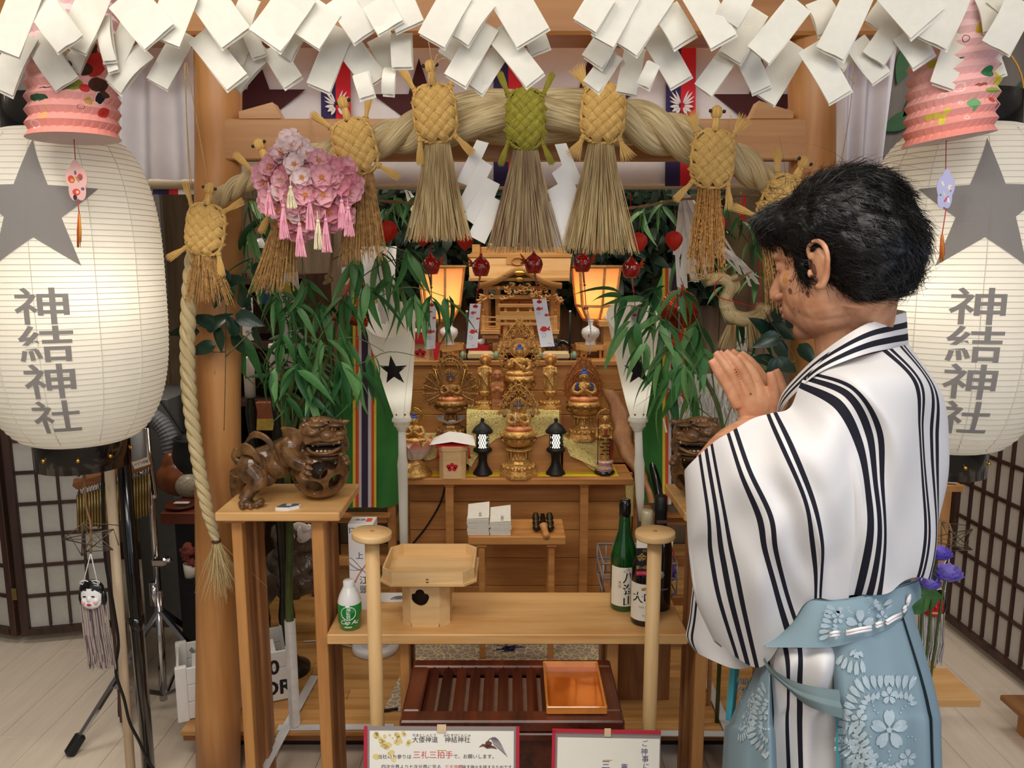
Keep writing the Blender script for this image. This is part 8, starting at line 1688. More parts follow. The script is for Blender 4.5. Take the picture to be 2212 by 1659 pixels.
# large sake bottles
def big(lab, x, yb, Y, mt, prof, cap, capm):
    F = Fr(x, yb, Y, ZS); T = thing('sake_bottle', lab, 'bottle', F.o); bottle(T, F, prof, mt); part(T, 'cap', MB().lathe(cap, 28, F.M()), capm); return T, F
dg_ = mat('deep_green_glass', (12, 84, 30), .06, var=0, coat=.7, spec=.7, c2=(6, 40, 14), scale=12); bkg = mat('black_glass', (16, 18, 20), .1, var=0, coat=.5)
T, F = big('tall green bottle with cream label and black cap, left of the three bottles', 1345, 1318, 2.12, dg_, [(0, 0), (26, 0), (28, 4), (28, 118), (26, 134), (20, 152), (14, 172), (12, 200), (11, 222), (0, 222)], [(12, 205), (12.6, 206), (12.6, 232), (11.5, 234), (11.5, 240), (9, 241.5), (0, 241)], black)
label(T, 'paper_label', F, 28, 14, 100, -pi/2-1.2, -pi/2+1.5, cream); words(T, F, 28, '八海山', 7, 50, 25, kuro, True, .4); part(T, 'emblem_print', MB().tube([F(28.8*cos(-pi/2+(6+10*a)/28), 92+6*b, 28.8*sin(-pi/2+(6+10*a)/28)) for a, b in ((-1, 0), (0, 1), (1, 0), (0, -1))], .5*F.k, 4, closed=True), kuro); words(T, F, 28, '清酒', -12, 62, 8, kin, True); words(T, F, 28, '八', 6, 92, 8, kuro)
T, F = big('dark bottle with white label and gold prize tag, front one of the three bottles', 1391, 1338, 2.03, bkg, [(0, 0), (28, 0), (30, 4), (30, 108), (28, 126), (21, 150), (14, 172), (12, 180), (0, 180)], [(13.4, 165), (12, 200), (11.8, 226), (13, 228), (12.6, 248), (11, 250), (0, 250)], mat('beige_foil', (196, 186, 150), .4, .3, var=.06))
label(T, 'paper_label', F, 30, 14, 96, -pi/2-1.4, -pi/2+1.5, cream); words(T, F, 30, '大吟', -8, 64, 25, kuro, False, .3); words(T, F, 30, '白鶴', 6, 86, 11, kuro); words(T, F, 30, 'DAI GINJO', -1, 45, 7, kin); words(T, F, 30, 'KOBE', -2, 26, 6, kin); part(T, 'emblem_print', MB().ball(F(-8*1, 86, -29.6), (5*F.k, 1.2*F.k, 4*F.k), 12, 8), kin)
tag = lambda x, z, s_, sz, mt, b=0: part(tg, 'lettering', (lambda t: t.xf(Matrix.Translation(F(x, z, -33.5)) @ FACE @ Matrix.Scale(F.k, 4)))(text_mesh(s_, sz, b)), mt)
tg = part(T, 'prize_tag', MB().bx(F(-26, 0).x, F(18, 0).x, F(0, 0, -33).y, F(0, 0, -32).y, F(0, 118).z, F(0, 196).z), kuro); part(tg, 'red_strip', MB().bx(F(-26, 0).x, F(18, 0).x, F(0, 0, -33.4).y, F(0, 0, -33).y, F(0, 118).z, F(0, 128).z), redp); part(tg, 'cream_strip', MB().bx(F(-26, 0).x, F(18, 0).x, F(0, 0, -33.4).y, F(0, 0, -33).y, F(0, 178).z, F(0, 197).z), cream)
tag(-4, 155, '金賞', 21, kin, .4); tag(-5, 135, '第14回金賞', 8.5, kin, .2); tag(-4, 123, 'モンドセレクション', 4.4, wl); tag(-6, 172, '2022', 8, kin)
T, F = big('black bottle with dark neck foil, rear one of the three bottles', 1421, 1315, 2.12, bkg, [(0, 0), (25, 0), (27, 4), (27, 130), (24, 148), (16, 170), (12.5, 184), (12, 200), (0, 200)], [(13.4, 182), (12.6, 215), (14, 218), (14, 224), (12.4, 228), (12.4, 248), (10, 250), (0, 250)], blackm)
part(T, 'round_sticker', MB().lathe([(0, 0), (9, 0), (9, .6), (0, .6)], 24, F.M() @ Matrix.Translation((-3, -27, 84)) @ Matrix.Rotation(pi/2, 4, 'X')), mat('sticker_silver', (190, 184, 170), .4, .3, var=.1)); part(T, 'neck_label', MB().box(F(0, 196, -13.4), (22*F.k, .6*F.k, 7*F.k)), mat('label_wine', (90, 60, 60), .5)); words(T, F, 27, 'Premium', 2, 52, 7, MC['sticker_silver'], False, 0, .3)
# behind the bottles
T = thing('plastic_basket', 'grey wire basket with purple cloth behind the sake bottles', 'basket', P(1385, 1285, 2.45)); T.location.z = ZP; mb = MB(); x0, x1 = P(1303, 1250, 2.42).x, P(1462, 1250, 2.42).x; z0, z1 = P(1106, 1282, 2.42).z, P(1106, 1218, 2.42).z
for z in (z0, (z0+z1)/2, z1): mb.tube([(x0, 2.42, z), (x1, 2.42, z), (x1, 2.6, z), (x0, 2.6, z)], .004, 6, closed=True)
for k in range(9): x = fz(x0, x1, k/8); mb.tube([(x, 2.42, z0), (x, 2.42, z1)], .0025, 5); mb.tube([(x, 2.6, z0), (x, 2.6, z1)], .0025, 5)
part(T, 'wire_frame', mb, mat('grey_wire', (150, 158, 170), .4, .3, var=0)); part(T, 'stand', MB().bx(x0+.01, x1-.01, 2.43, 2.59, ZP, z0), W_dark); part(T, 'purple_cloth', MB().box(((x0+x1)/2+.05, 2.51, z0+.05), (.16, .14, .07), None, 0, .02), mat('purple_cloth', (96, 60, 140), .8, var=.15)); part(T, 'red_bowl', MB().lathe([(0, 0), (.04, .01), (.06, .04), (.055, .04), (.0, .015)], 24, Matrix.Translation((x1-.06, 2.47, z0+.085))), mat('red_lacquer', (150, 20, 40), .2, var=0)); part(T, 'cream_cup', MB().lathe([(0, 0), (.03, 0), (.036, .07), (.032, .07), (.028, .01)], 24, Matrix.Translation((x1+.02-.05, 2.52, z0+.085))), cream)
a, b = P(1312, 842, 2.95), P(1405, 1085, 2.7); T = thing('carved_plank', 'long brown carved wooden plank leaning beside the right torch', 'plank', b); n_ = 24; d = (b-a); rows = []
for i in range(n_+1):
    t = i/n_; w_ = m(16, 2.8)*(.45+.9*sin(pi*min(1, t*1.15+.05))**.7)*(1+.10*sin(t*34)); c = a.lerp(b, t)+Vector((.012*sin(t*9), 0, 0)); rows.append([c+Vector((-w_, .006, -.3*w_)), c+Vector((-w_*.5, -.008, 0)), c+Vector((w_*.5, -.008, .0)), c+Vector((w_, .006, .3*w_)), c+Vector((0, .02, 0))])
part(T, 'plank', MB().grid(rows, closed=True), wood('driftwood', (176, 124, 80), (140, 92, 54), .5, 2, 12, .2)); 
T = thing('black_sheath', 'black lacquered sword sheath with checked cord leaning by the right torch', 'sword', P(1430, 1120, 2.66)); part(T, 'sheath', MB().tube([P(1398, 900, 2.85), P(1410, 1000, 2.78), P(1432, 1110, 2.68), (P(1440, 1180, 2.66).x, 2.64, ZP)], [.014, .016, .015, .012], 12), black); mb = MB()
for y in (922, 945, 962): mb.tube([P(1384, y+4, 2.79), P(1396, y+6, 2.785), P(1408, y-2, 2.79)], .006, 8)
part(T, 'checked_cord', mb, mat('checked_cord', (150, 150, 150), .7, c2=(30, 30, 34), scale=420))
# patterned cloth and fan base on the platform
q = [gpt(828, 1537, .1205), gpt(1345, 1537, .1205), gpt(1298, 1384, .1205), gpt(898, 1384, .1205)]; M_, nt, B = newmat('crackle_cloth'); L = nt.links; tc = N(nt, 'ShaderNodeTexCoord'); v = N(nt, 'ShaderNodeTexVoronoi', feature='DISTANCE_TO_EDGE'); v.inputs['Scale'].default_value = 38; L.new(tc.outputs['Object'], v.inputs['Vector']); rp = N(nt, 'ShaderNodeValToRGB'); rp.color_ramp.elements[0].color = lin((226, 210, 160)); rp.color_ramp.elements[1].color = lin((166, 150, 134)); rp.color_ramp.elements[0].position = .03; rp.color_ramp.elements[1].position = .07; L.new(v.outputs[0], rp.inputs[0]); L.new(rp.outputs[0], B.inputs['Base Color']); B.inputs['Roughness'].default_value = .8
T = thing('patterned_cloth', 'grey cloth with cream crackle pattern lying on the platform behind the offering box', 'cloth', (q[0]+q[2])/2); part(T, 'cloth', MB().add([p+Vector((0, 0, .0005)) for p in q]+[p+Vector((0, 0, .002)) for p in q], [[4, 5, 6, 7], [0, 1, 5, 4], [1, 2, 6, 5], [2, 3, 7, 6], [3, 0, 4, 7]]), M_); mb = MB()
for k in range(26): c = gpt(1100+RN.gauss(0, 9), 1400+RN.gauss(0, 3), .124); mb.tube([c, c+Vector((RN.uniform(-.03, .03), RN.uniform(-.01, .01), .002)), c+Vector((RN.uniform(-.05, .05), RN.uniform(-.02, .02), 0))], .0012, 4)
part(T, 'thread_tuft', mb, mat('violet_thread', (52, 40, 80), .8, var=0), kind='stuff')
solo('brush_stick', 'short dark stick lying at the left corner of the patterned cloth', 'stick', MB().tube([gpt(826, 1535, .126), gpt(860, 1531, .126)], .005, 8), mat('dark_stick', (40, 28, 22), .6), gpt(843, 1533, .126))
c = gpt(806, 1418, .12)+Vector((0, .06, 0)); T = thing('fan_base', 'round white plastic appliance base on the platform under the shelf', 'appliance', c); part(T, 'base', MB().lathe([(0, 0), (.088, 0), (.09, .004), (.09, .018), (.082, .026), (0, .03)], 40, Matrix.Translation(c)), white); part(T, 'column', MB().lathe([(.06, .026), (.06, .12), (.05, .13), (0, .13)], 32, Matrix.Translation(c)), white); part(T, 'cord', MB().tube(cr([c+Vector((-.08, 0, .006)), gpt(700, 1385, .124), gpt(655, 1386, .124)], 10), .003, 6), white)
# white crate
A, Bq = gpt(385, 1563, .12), gpt(645, 1508, .12); dx_ = (Bq-A).normalized(); dn = Vector((-dx_.y, dx_.x, 0)); Lc, Wc, Hc = (Bq-A).length, .2, .185; T = thing('white_crate', 'open white slatted crate with black lettering on the platform behind the left post', 'crate', A+dx_*Lc/2+dn*Wc/2); wc = mat('crate_white', (232, 230, 226), .6, var=.03)
def cb(u0, u1, v0, v1, z0, z1): R = Matrix((dx_, dn, Vector((0, 0, 1)))).transposed(); return MB().box(A+dx_*(u0+u1)/2+dn*(v0+v1)/2+Vector((0, 0, (z0+z1)/2)), (u1-u0, v1-v0, z1-z0), R, 0, .002)
for k in range(3):
    z0 = .004+k*.06; z1 = z0+.058
    for (a, b, c, d) in ((.01, Lc-.01, .004, .012), (.01, Lc-.01, Wc-.012, Wc-.004), (.004, .012, .012, Wc-.012), (Lc-.012, Lc-.004, .012, Wc-.012)): part(T, 'slat', cb(a, b, c, d, z0, z1), wc)
for u in (0, Lc-.035):
    for v in (0, Wc-.02): part(T, 'corner_post', cb(u, u+.035, v, v+.02, 0, Hc+.004), wc)
part(T, 'bottom', cb(.01, Lc-.01, .01, Wc-.01, .004, .012), wc); part(T, 'contents', cb(.05, Lc-.06, .03, Wc-.03, .012, .15), mat('carton_white', (0, 0, 0)))
for s_, u, z in (('0', Lc-.075, .125), ('OR', Lc-.07, .05)): part(T, 'lettering', text_mesh(s_, .07, .002).xf(frame3(A+dx_*u+Vector((0, 0, z))-dn*.0012+dn*.004, dx_, Vector((0, 0, 1)))), kuro)
# ================= objects behind the left post: candles, tablets, cabinet
T = thing('wall_cabinet', 'dark brown cabinet with shelves behind the left bamboo', 'cabinet', P(570, 1000, 3.35)); T.location.z = ZP; mb = MB(); x0, x1 = P(470, 800, 3.3).x, P(668, 800, 3.3).x
for s_ in (x0, x1): part(T, 'side', MB().bx(s_-.015, s_+.015, 3.25, 3.7, ZP, 1.55), W_screen)
for z in (.75, 1.0, 1.25, 1.52): part(T, 'shelf', MB().bx(x0, x1, 3.25, 3.7, z-.012, z+.012), W_screen)
part(T, 'back', MB().bx(x0, x1, 3.69, 3.7, ZP, 1.55), wood('cabinet_back', (120, 84, 54), (84, 56, 36), .6, 2)); 
for x, y, w_, h_, c_, lab in ((586, 885, 30, 36, (150, 84, 54), 'reddish box on the cabinet shelf behind the bamboo'), (590, 915, 34, 26, (196, 164, 70), 'gold brocade box on the cabinet shelf behind the bamboo')): F = Fr(x, y+h_/2, 3.22, P(x, y+h_/2, 3.22).z); solo('shelf_box', lab, 'box', MB().bx(F(-w_, 0).x, F(w_, 0).x, 3.2, 3.24, F.o.z, F(0, h_).z, 0, .002), mat('box_%d' % c_[0], c_, .5, var=.2), F.o)
for x, yb, yt, lab in ((541, 858, 770, 'left'), (595, 822, 742, 'right')):
    Yq = 2.62; F = Fr(x, yb, Yq, P(x, yb, Yq).z); T = thing('candle_stand', 'thick white candle on a turned dark metal stand behind the left lion, %s one' % lab, 'candle', (F.o.x, Yq, ZP), 0, 'white candles'); hz_ = F.o.z-ZP
    part(T, 'candle', MB().lathe([(0, 0), (11.5, 0), (11.5, (yb-yt)*.97), (10, yb-yt), (0, yb-yt-2)], 20, F.M()).tube([F(0, yb-yt-2), F(1, yb-yt+5)], .8*F.k, 5), mat('candle_wax', (236, 234, 230), .4, var=.02, sss=.1)); part(T, 'drip_pan', MB().lathe([(0, -2), (10, -3), (19, 0), (18, 1), (0, 0)], 24, F.M()), mat('dark_pewter', (66, 64, 56), .3, .8, var=.2))
    pr = [(0, 0), (.075, 0), (.075, .02), (.04, .04), (.02, .08), (.03, hz_*.2), (.018, hz_*.3), (.022, hz_*.5), (.034, hz_*.62), (.016, hz_*.72), (.026, hz_*.8), (.012, hz_*.86), (.02, hz_*.95), (.012, hz_)]; part(T, 'stand', MB().lathe(pr, 20, Matrix.Translation((F.o.x, Yq, ZP))), MC['dark_pewter'])
def slip(lab, q, Y, texts, extra=None):
    T = thing('paper_slip', lab, 'paper', P(q[3][0], q[3][1], Y)); pp = [P(x, y, Y) for x, y in q]; part(T, 'paper', MB().add(pp+[p+Vector((0, .003, 0)) for p in pp], [[3, 2, 1, 0], [4, 5, 6, 7], [0, 1, 5, 4], [1, 2, 6, 5], [2, 3, 7, 6], [3, 0, 4, 7]]), wp); ux = (pp[1]-pp[0]).normalized(); uy = (pp[0]-pp[3]).normalized(); wd = (pp[1]-pp[0]).length; hh = (pp[0]-pp[3]).length
    for s_, fx, fy, sz, mt in texts: part(T, 'brush_character', text_mesh(s_, sz*wd).xf(frame3(pp[0].lerp(pp[3], fy)+ux*wd*fx-Vector((0, .001, 0)), ux, uy)), mt)
    for (fx0, fx1, fy0, fy1, mt) in (extra or []): part(T, 'seal', MB().prism([(wd*fx0, -hh*fy1), (wd*fx1, -hh*fy1), (wd*fx1, -hh*fy0), (wd*fx0, -hh*fy0)], .0006, frame3(pp[0]-Vector((0, .0006, 0)), ux, uy)), mt)
    return T
slip('tall tilted white paper slip with brushed characters behind the left bamboo', [(584, 593), (642, 587), (670, 806), (622, 816)], 2.45, [('木', .5, .14, .36, kuro), ('花', .5, .27, .5, kuro), ('咲', .5, .41, .5, kuro), ('耶', .52, .54, .55, kuro), ('姫', .53, .68, .42, mat('seal_red', (0, 0, 0))), ('大', .53, .79, .5, kuro), ('神', .53, .92, .55, kuro)], [(.3, .75, .09, .19, mat('yellow_seal', (226, 206, 90), .7, var=0)), (.36, .72, .64, .73, mat('pink_seal', (240, 210, 200), .7, var=0))])
slip('small white slip with one yellow backed character by the left green banner', [(738, 578), (760, 574), (762, 612), (738, 616)], 2.65, [('熊', .5, .45, .7, kuro)], [(.2, .8, .2, .7, MC['yellow_seal'])])
slip('white charm slip with dark round crest behind the left post', [(522, 645), (545, 643), (548, 735), (524, 738)], 2.9, [('札', .5, .6, .4, kuro), ('守', .5, .8, .4, kuro)], [(.2, .8, .12, .3, kuro)])
slip('blue and white flowered paper strip hanging behind the left bamboo', [(550, 580), (574, 576), (582, 655), (556, 658)], 2.6, [('✿', .3, .15, .4, wl), ('✿', .7, .3, .5, wl), ('✿', .3, .48, .5, wl), ('✿', .65, .66, .55, wl), ('✿', .35, .85, .5, wl)], [(0, 1, 0, 1, mat('flower_blue', (50, 84, 150), .6, var=.05))])
slip('narrow white slip with brushed writing behind the right bamboo', [(1596, 700), (1622, 696), (1604, 830), (1584, 832)], 2.6, [('祭', .5, .3, .5, kuro), ('十', .4, .6, .5, kuro)])
F = Fr(566, 536, 2.6, P(566, 536, 2.6).z); T = thing('porcelain_bell', 'small white porcelain wind bell hanging left of the blossom ball', 'wind chime', F.o); part(T, 'bell', MB().lathe([(17, 0), (17, 3), (15, 12), (9, 20), (0, 22)], 24, F.M(), cap=False), MC['porcelain']); part(T, 'string', MB().tube([F(0, 22), F(0, 120)], .001, 5).tube([F(0, 10), F(0, -40)], .001, 5), white)
solo('red_ribbon', 'narrow red ribbon hanging high behind the right gate post', 'ribbon', MB().bx(P(1600, 450, 2.7).x, P(1611, 450, 2.7).x, 2.7, 2.703, P(1106, 480, 2.7).z, P(1106, 418, 2.7).z), red, P(1606, 450, 2.7))
# ================= left floor: chrome stand with bar chimes, hanging mask
T = thing('chime_stand', 'chrome tripod stand with a wooden bar of thin hanging chime tubes at left', 'bar chimes', (-1.235, 2.53, 0)); X0, Y0 = -1.232, 2.53
part(T, 'upright', MB().tube([(X0-.01, Y0, .06), (X0, Y0, .47)], .0135, 14).tube([(X0, Y0, .45), (X0+.002, Y0, 1.05)], .011, 14).tube([(X0-.012, Y0, .42), (X0-.012, Y0, .5)], .018, 12), chrome); part(T, 'bent_arm', MB().tube(cr([(X0+.002, Y0, .98), P(335, 1075, Y0), P(325, 1040, Y0), P(305, 1022, Y0), P(275, 1018, Y0)], 20), .010, 12), chrome)
part(T, 'clamp', MB().box(P(347, 1212, Y0-.01), (.05, .04, .03), None, 0, .006).tube([P(350, 1212, Y0-.01), P(368, 1210, Y0-.02)], .008, 8), chrome)
for ft, kn in ((gpt(152, 1625, .01), None), (Vector((-.86, 2.42, .01)), None), (Vector((-1.25, 3.0, .01)), None)):
    h_ = Vector((X0, Y0, .40)); k2 = h_.lerp(ft, .25); lg_ = MB(); lg_.beam(h_, ft, .022, .012, up=(1, 0, 0)); lg_.beam(Vector((X0, Y0, .08)), h_.lerp(ft, .55), .016, .006, up=(1, 0, 0)); part(T, 'leg', lg_, chrome); d = (ft-h_).normalized(); part(T, 'rubber_foot', MB().beam(ft-d*.06, ft+d*.01, .036, .03, bev=.006), blackm)
Yb = 2.44; part(T, 'wooden_bar', MB().beam(P(160, 1048, Yb), P(325, 998, Yb), .042, .04, up=(0, 0, 1), bev=.012), wood('bar_wood', (150, 96, 54), (112, 66, 34), .5, 0)); part(T, 'maker_plate', MB().beam(P(288, 1006, Yb-.022), P(322, 995, Yb-.022), .024, .002, up=(0, 1, 0)), cream)
t = text_mesh('サクラ楽器', .0098); part(T, 'lettering', t.xf(frame3(P(305, 1000.5, Yb-.0245), P(322, 995, Yb)-P(288, 1006, Yb), (0, 0, 1))), mat('maker_purple', (110, 60, 100), .6, var=0)); bz = mat('brass_tube', (150, 128, 80), .3, .8, var=.1)
for k in range(26):
    t = k/25; x = fz(168, 321, t); y = fz(1056, 1010, t); l = fz(92, 100, t)+ (RN.uniform(-3, 3)); tb = part(T, 'chime_tube', MB().tube([P(x, y+14, Yb-.012), P(x+2, y+l, Yb-.012)], .0046, 8), bz); part(tb, 'hook', MB().tube([P(x, y, Yb-.012), P(x, y+16, Yb-.012)], .0016, 5), chrome)
def hung_mask(lab, x, y0, ym, Y, facec, hairc, sx, star_c, fr0, fr1, kind):
    T = thing('hanging_mask', lab, 'mask', P(x, ym, Y)); wr_ = mat('wire_bronze', (110, 100, 80), .4, .6, var=0); sc_ = star_c; mb = MB(); pts = [P(sc_[0]+60*cos(pi/2+.3+2*pi*k*2/5), sc_[1]-38*sin(pi/2+.3+2*pi*k*2/5), Y+.02*sin(k)) for k in range(5)]
    for k in range(5): mb.tube([pts[k], pts[(k+1) % 5]], .0016, 5); mb.tube([pts[k], pts[(k+2) % 5]+Vector((0, .03, 0))], .0012, 5); mb.tube([pts[k], P(sc_[0], sc_[1], Y-.03)], .0012, 5)
    part(T, 'wire_star', mb, wr_); part(T, 'cord', MB().tube(cr([P(x-16, y0, Y), P(x-14, y0+60, Y), P(x-10, y0+85, Y), P(sc_[0], sc_[1]-30, Y), P(sc_[0], sc_[1]+30, Y)], 16), .003, 6), mat('leather_cord', (150, 112, 78), .7, var=.1)); k = m(1, Y, ym); c = P(x, ym, Y); H = lambda dx, dz, dy=0: c+Vector((dx, dy, dz))*k
    fb = MB(); fb.ball(c, (23*k, 12*k, 28*k), 20, 14); fb.ball(H(0, -14, -2), (21*k, 11*k, 15*k), 16, 10); fb.ball(H(0, -3, -12), (4*k, 4*k, 6*k), 8, 6); fb.ball(H(-11, -8, -8), (8*k, 5*k, 7*k), 10, 8); fb.ball(H(11, -8, -8), (8*k, 5*k, 7*k), 10, 8)
    face = part(T, 'face', sculpt(fb, k*1.4, 2, 'face'), mat('mask_'+kind, facec, .3, var=.02, coat=.3)); hb = MB(); hb.ball(H(0, 14, 3), (27*k, 12*k, 22*k), 16, 10); hb.ball(H(-23, -6, 3), (7*k, 6*k, 16*k), 10, 8); hb.ball(H(24, -6, 3), (7*k, 6*k, 18*k), 10, 8); part(face, 'hair', hb, hairc)
    eb = MB()
    for s_ in (-1, 1): eb.ball(H(s_*9, 3, -11.5), (4*k, 1.5*k, 1.6*k), 8, 6); eb.ball(H(s_*8, 17, -9), (3.4*k, 1.6*k, 2.2*k), 8, 6)
    part(face, 'eyes_and_brows', eb, blackm); part(face, 'lips', MB().ball(H(0, -15, -13), (5*k if kind == 'white' else 12*k, 2*k, 3*k), 10, 6), mat('lip_red', (206, 40, 60), .4, var=0) if kind == 'white' else kin)
    if kind == 'white':
        ck = MB(); ck.ball(H(-13, -11, -11.5), (4.5*k, 1.8*k, 4.5*k), 10, 8); ck.ball(H(13, -11, -11.5), (4.5*k, 1.8*k, 4.5*k), 10, 8); part(face, 'cheek_spots', ck, mat('cheek_pink', (240, 170, 170), .5, var=0))
    st_ = MB()
    for s_ in (-1, 1): st_.tube([P(sc_[0], sc_[1]+30, Y), H(s_*20, 10, -4)], .0012, 5); st_.tube(cr([H(0, 30), H(s_*10, 36, -3), H(s_*22, 32, -3), H(s_*14, 26, -3)], 8), .0014, 5)
    part(T, 'white_string', st_, white); fm = MB()
    for q in range(170): a = RN.uniform(-1, 1); fm.tube([H(a*27, -14+fr0*0-8*(1-a*a), RN.uniform(0, 10)), H(a*28+4, -90, RN.uniform(-4, 10)), H(a*29+8*sx, -fr1+RN.uniform(-14, 10), RN.uniform(-4, 10))], .0012, 3, mi=1 if q % 3 == 0 else 0, sm=False)
    part(T, 'fringe', fm, [mat('fringe_beige', (168, 152, 140), .8, var=.1), mat('fringe_purple', (96, 78, 92), .8, var=.1)] if kind == 'white' else [mat('fringe_grey', (206, 202, 196), .8, var=.1), MC['fringe_beige']], kind='stuff'); return T
hung_mask('white smiling folk mask with black hair and long fringe, hanging below left lantern', 198, 1018, 1287, 1.90, (240, 238, 236), black, 1, (196, 1165), 20, 160, 'white')
hung_mask('red grimacing folk mask with grey fringe hanging below the right lantern', 2016, 1030, 1305, 1.86, (190, 26, 44), black, 0, (2052, 1165), 20, 130, 'red')
# ================= clutter between left lantern and post
T = thing('grey_cabinet', 'grey metal cabinet standing behind the chime stand', 'cabinet', P(322, 1300, 3.3)); T.location.z = 0; part(T, 'body', MB().bx(P(288, 1000, 3.2).x, P(372, 1000, 3.2).x, 3.2, 3.6, 0, P(1106, 862, 3.2).z, 0, .004), mat('grey_enamel', (112, 112, 110), .5, var=.05))
T = thing('grey_hose', 'grey corrugated hose with pale grey pipe behind the left lantern', 'hose', P(330, 950, 3.05)); hp = cr([P(298, 930, 3.05), P(308, 905, 3.05), P(335, 905, 3.04), P(360, 935, 3.03), P(375, 985, 3.02), P(385, 1040, 3.0)], 60); part(T, 'hose', MB().tube(hp, [.034+.003*(i % 2) for i in range(60)], 14, sm=False), mat('hose_grey', (122, 126, 132), .5, var=.05)); part(T, 'pipe', MB().tube([P(302, 925, 3.04), P(303, 1080, 3.04)], .035, 16), mat('pipe_pale', (172, 174, 178), .45, var=.03))
zt = P(1106, 1108, 2.75).z; a, b = P(345, 1108, 2.75).x, P(470, 1108, 2.75).x; T = thing('red_brown_table', 'low reddish wooden table behind the left gate post', 'table', ((a+b)/2, 2.9, 0)); part(T, 'table_top', MB().bx(a, b, 2.75, 3.1, zt-.045, zt, 0, .003), wood('red_table', (134, 66, 40), (100, 44, 26), .4, 0))
for x in (a+.07, b-.02): part(T, 'leg', MB().bx(x-.04, x+.04, 2.8, 3.05, 0, zt-.045), blackm)
c = P(402, 1070, 2.95); c.z = zt; T = thing('carved_gourd', 'orange brown carved wooden gourd with a pale stone egg on the reddish table', 'ornament', c); mb = MB(); mb.ball(c+Vector((-.03, .03, .07)), (.1, .07, .075), 16, 12); mb.ball(c+Vector((-.06, .03, .13)), (.04, .04, .05), 12, 10); part(T, 'gourd', sculpt(mb, .006, 3, 'gourd'), mat('gourd_wood', (150, 84, 44), .35, c2=(110, 56, 28), scale=20, coat=.3)); part(T, 'stone_egg', MB().ball(c+Vector((.03, -.02, .052)), (.06, .05, .05), 20, 14), mat('stone_egg', (176, 164, 144), .3, c2=(140, 128, 108), scale=90))
F = Fr(425, 1040, 3.0, P(425, 1040, 3.0).z); T = thing('black_pot', 'black round cauldron behind the left gate post', 'pot', F.o); part(T, 'pot', MB().lathe([(0, 0), (26, 3), (42, 25), (46, 60), (40, 92), (43, 98), (38, 99), (35, 90), (0, 20)], 32, F.M()), mat('iron_black', (34, 34, 34), .5, var=.2)); part(T, 'support', MB().bx(F(-20, 0).x, F(20, 0).x, 3.0, 3.1, zt, F.o.z+.01), blackm)
c = P(393, 1091, 2.82); c.z = zt; T = thing('dark_dish', 'dark dish with a white card on the reddish table', 'dish', c); part(T, 'dish', MB().lathe([(0, 0), (.05, 0), (.065, .014), (.06, .014), (0, .006)], 24, Matrix.Translation(c)), W_redwood); part(T, 'white_card', MB().box(c+Vector((0, 0, .017)), (.055, .02, .003)), white)
solo('black_cable', 'thin black cable slanting down behind the left lantern', 'cable', MB().tube(cr([P(330, 840, 3.1), P(350, 870, 3.08), P(375, 905, 3.06), P(396, 936, 3.05)], 12), .005, 6), blackm, P(350, 870, 3.08))
F = Fr(412, 1245, 2.7, P(412, 1245, 2.7).z); T = thing('dried_flowers', 'small bunch of dull red dried flowers in a pale pot left of the post', 'flowers', (F.o.x, 2.7, 0)); mb = MB()
for k in range(16): F.bl(mb, RN.uniform(-12, 8), 30+RN.uniform(-14, 46), RN.uniform(-8, 8), RN.uniform(5, 9))
fh = sculpt(mb, .005, 1)
for v in fh.vertices: v.co += v.normal*.012*noise.noise(v.co*60)
part(T, 'flower_heads', fh, mat('dried_red', (130, 62, 54), .8, var=.3)); part(T, 'pot', MB().lathe([(0, 0), (12, 0), (14, 30), (12, 30), (0, 4)], 20, F.M()), cream); part(T, 'stand', MB().bx(F.o.x-.03, F.o.x+.03, 2.67, 2.73, 0, F.o.z), blackm)
T = thing('plastic_bag', 'crumpled clear wrapped flowers and dark bag behind the left table legs', 'bag', P(640, 1250, 2.9)); T.location.z = ZP; mb = MB()
for k in range(16): mb.ball(P(640+RN.uniform(-38, 34), 1215+RN.uniform(-60, 60), 2.9+RN.uniform(-.06, .06)), RN.uniform(.03, .06), 8, 6)
me = sculpt(mb, .012, 2, 'bag')
for v in me.vertices: v.co += v.normal*.012*noise.noise(v.co*40)
part(T, 'bag', me, mat('clear_bag', (96, 84, 74), .2, var=.3, scale=30)); mb = MB()
for k in range(9): mb.ball(P(625+RN.uniform(-20, 70), 1140+RN.uniform(-14, 34), 2.84), (.034, .004, .02), 8, 6, Euler((RN.uniform(-.6, .6), RN.random()*3, 0)).to_matrix())
part(T, 'white_petals', mb, mat('petal_white', (226, 212, 206), .6, var=.08))
# ================= right side
T = thing('lotus_flowers', "purple artificial lotus flowers with a green leaf behind the man's waist", 'flowers', (P(2010, 1300, 1.66).x, 1.66, 0)); Yf = 1.66; pur = [mat('lotus_purple', (140, 122, 232), .5, var=.12, scale=60, transl=.15), mat('lotus_violet', (168, 152, 240), .5, var=.12, scale=60, transl=.15)]
for x, y, r, mt in ((2030, 1195, 26, 0), (2046, 1240, 32, 1), (2006, 1258, 26, 1)):
    F = Fr(x, y, Yf, P(x, y, Yf).z); mb = MB(); petals(mb, F, -10, r*.5, r*.95, 7, .4, r*.42); petals(mb, F, -12, r*.62, r*.8, 9, 1.0, r*.42); petals(mb, F, -12, r*.72, r*.5, 9, 1.9, r*.42); part(T, 'flower', mb, pur[mt]); part(T, 'stem', MB().tube(cr([F(0, -10), F(-8, -80), (P(1995, 1500, Yf).x, Yf, .3)], 8), .003, 6), stem_g)
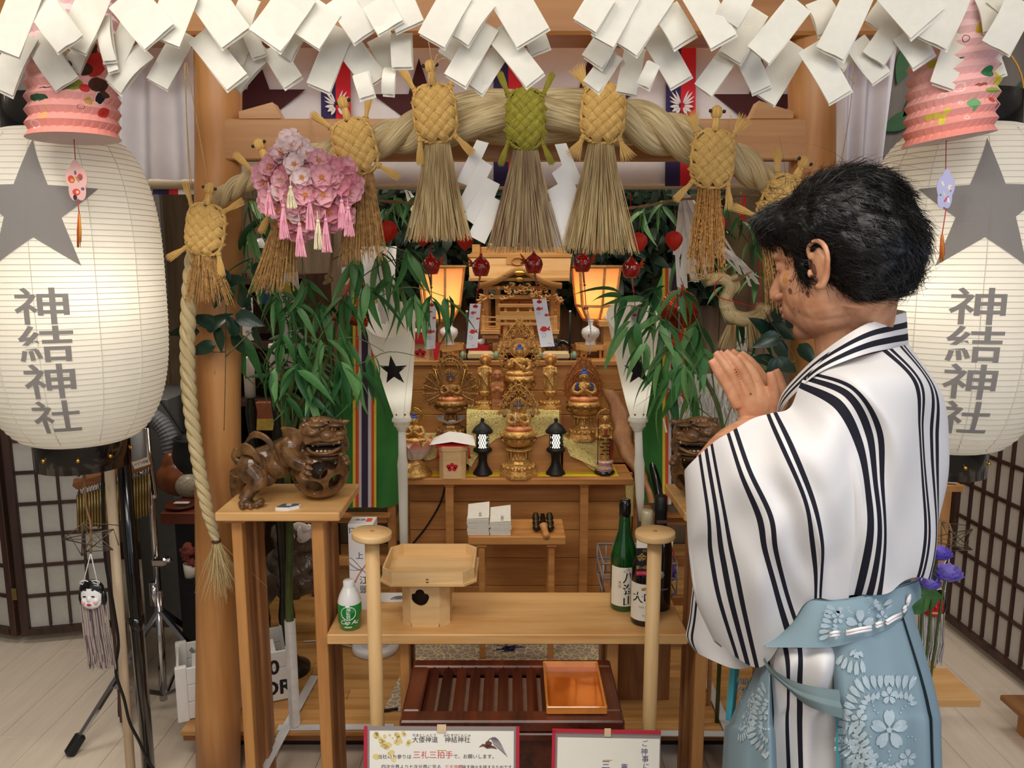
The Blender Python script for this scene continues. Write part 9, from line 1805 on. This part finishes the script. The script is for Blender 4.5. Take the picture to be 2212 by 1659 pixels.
F = Fr(1988, 1285, Yf, P(1988, 1285, Yf).z); rows = [[F(r*cos(a)*(1+.06*sin(7*a)), r*.8*sin(a)-8*(r/40)**2, -8*(r/40)*sin(2*a)-4) for a in [2*pi*k/36 for k in range(36)]] for r in (2, 14, 28, 42)]; part(T, 'leaf', MB().grid(rows, closed=True), mat('lotus_leaf', (84, 136, 76), .5, c2=(40, 84, 44), scale=16)); part(T, 'pot', MB().lathe([(0, 0), (.06, 0), (.08, .16), (.07, .3), (.06, .3), (0, .28)], 24, Matrix.Translation((P(1995, 1500, Yf).x, Yf, 0))), blackm)
zt = .40; q0, q1 = gpt(2120, 1511, zt), gpt(2022, 1430, zt); T = thing('wooden_bench', 'plain pale wooden bench at the right behind the man', 'bench', (1.08, 2.06, 0)); part(T, 'bench_top', MB().bx(.84, q0.x, q0.y, 2.14, zt-.024, zt, 0, .002), W_table)
for x in (.9, q0.x-.12): part(T, 'leg', MB().bx(x-.012, x+.012, q0.y+.03, 2.12, 0, zt-.024), W_leg)
q0 = gpt(2160, 1500, .12); T = thing('wooden_step', 'brown wooden step board at the far right edge on the floor', 'step', (q0.x+.2, q0.y-.1, 0)); part(T, 'board', MB().bx(q0.x, q0.x+.42, q0.y-.28, q0.y, .1, .12, 0, .003), wood('step_wood', (150, 104, 62), (112, 72, 40), .5, 1)); part(T, 'block', MB().bx(q0.x+.05, q0.x+.36, q0.y-.25, q0.y-.03, 0, .1), W_leg)
zt = P(1106, 1050, 2.5).z; a, b = P(1960, 1050, 2.5).x, P(2084, 1050, 2.5).x; T = thing('small_shelf', "small wooden shelf frame behind the man's back under the right lantern", 'shelf', ((a+b)/2, 2.6, 0)); part(T, 'top', MB().bx(a, b, 2.5, 2.72, zt-.02, zt), W_leg)
for x in (a+.02, P(2046, 1050, 2.5).x): part(T, 'post', MB().bx(x-.018, x+.018, 2.5, 2.54, 0, zt-.02), W_leg)
c = P(2036, 1040, 2.53); c.z = zt+.016; solo('white_roll', 'small white rolled cloth on the shelf frame under the right lantern', 'roll', MB().tube([c+Vector((-.05, .03, 0)), c+Vector((.04, -.01, 0))], .0155, 14), white, c)
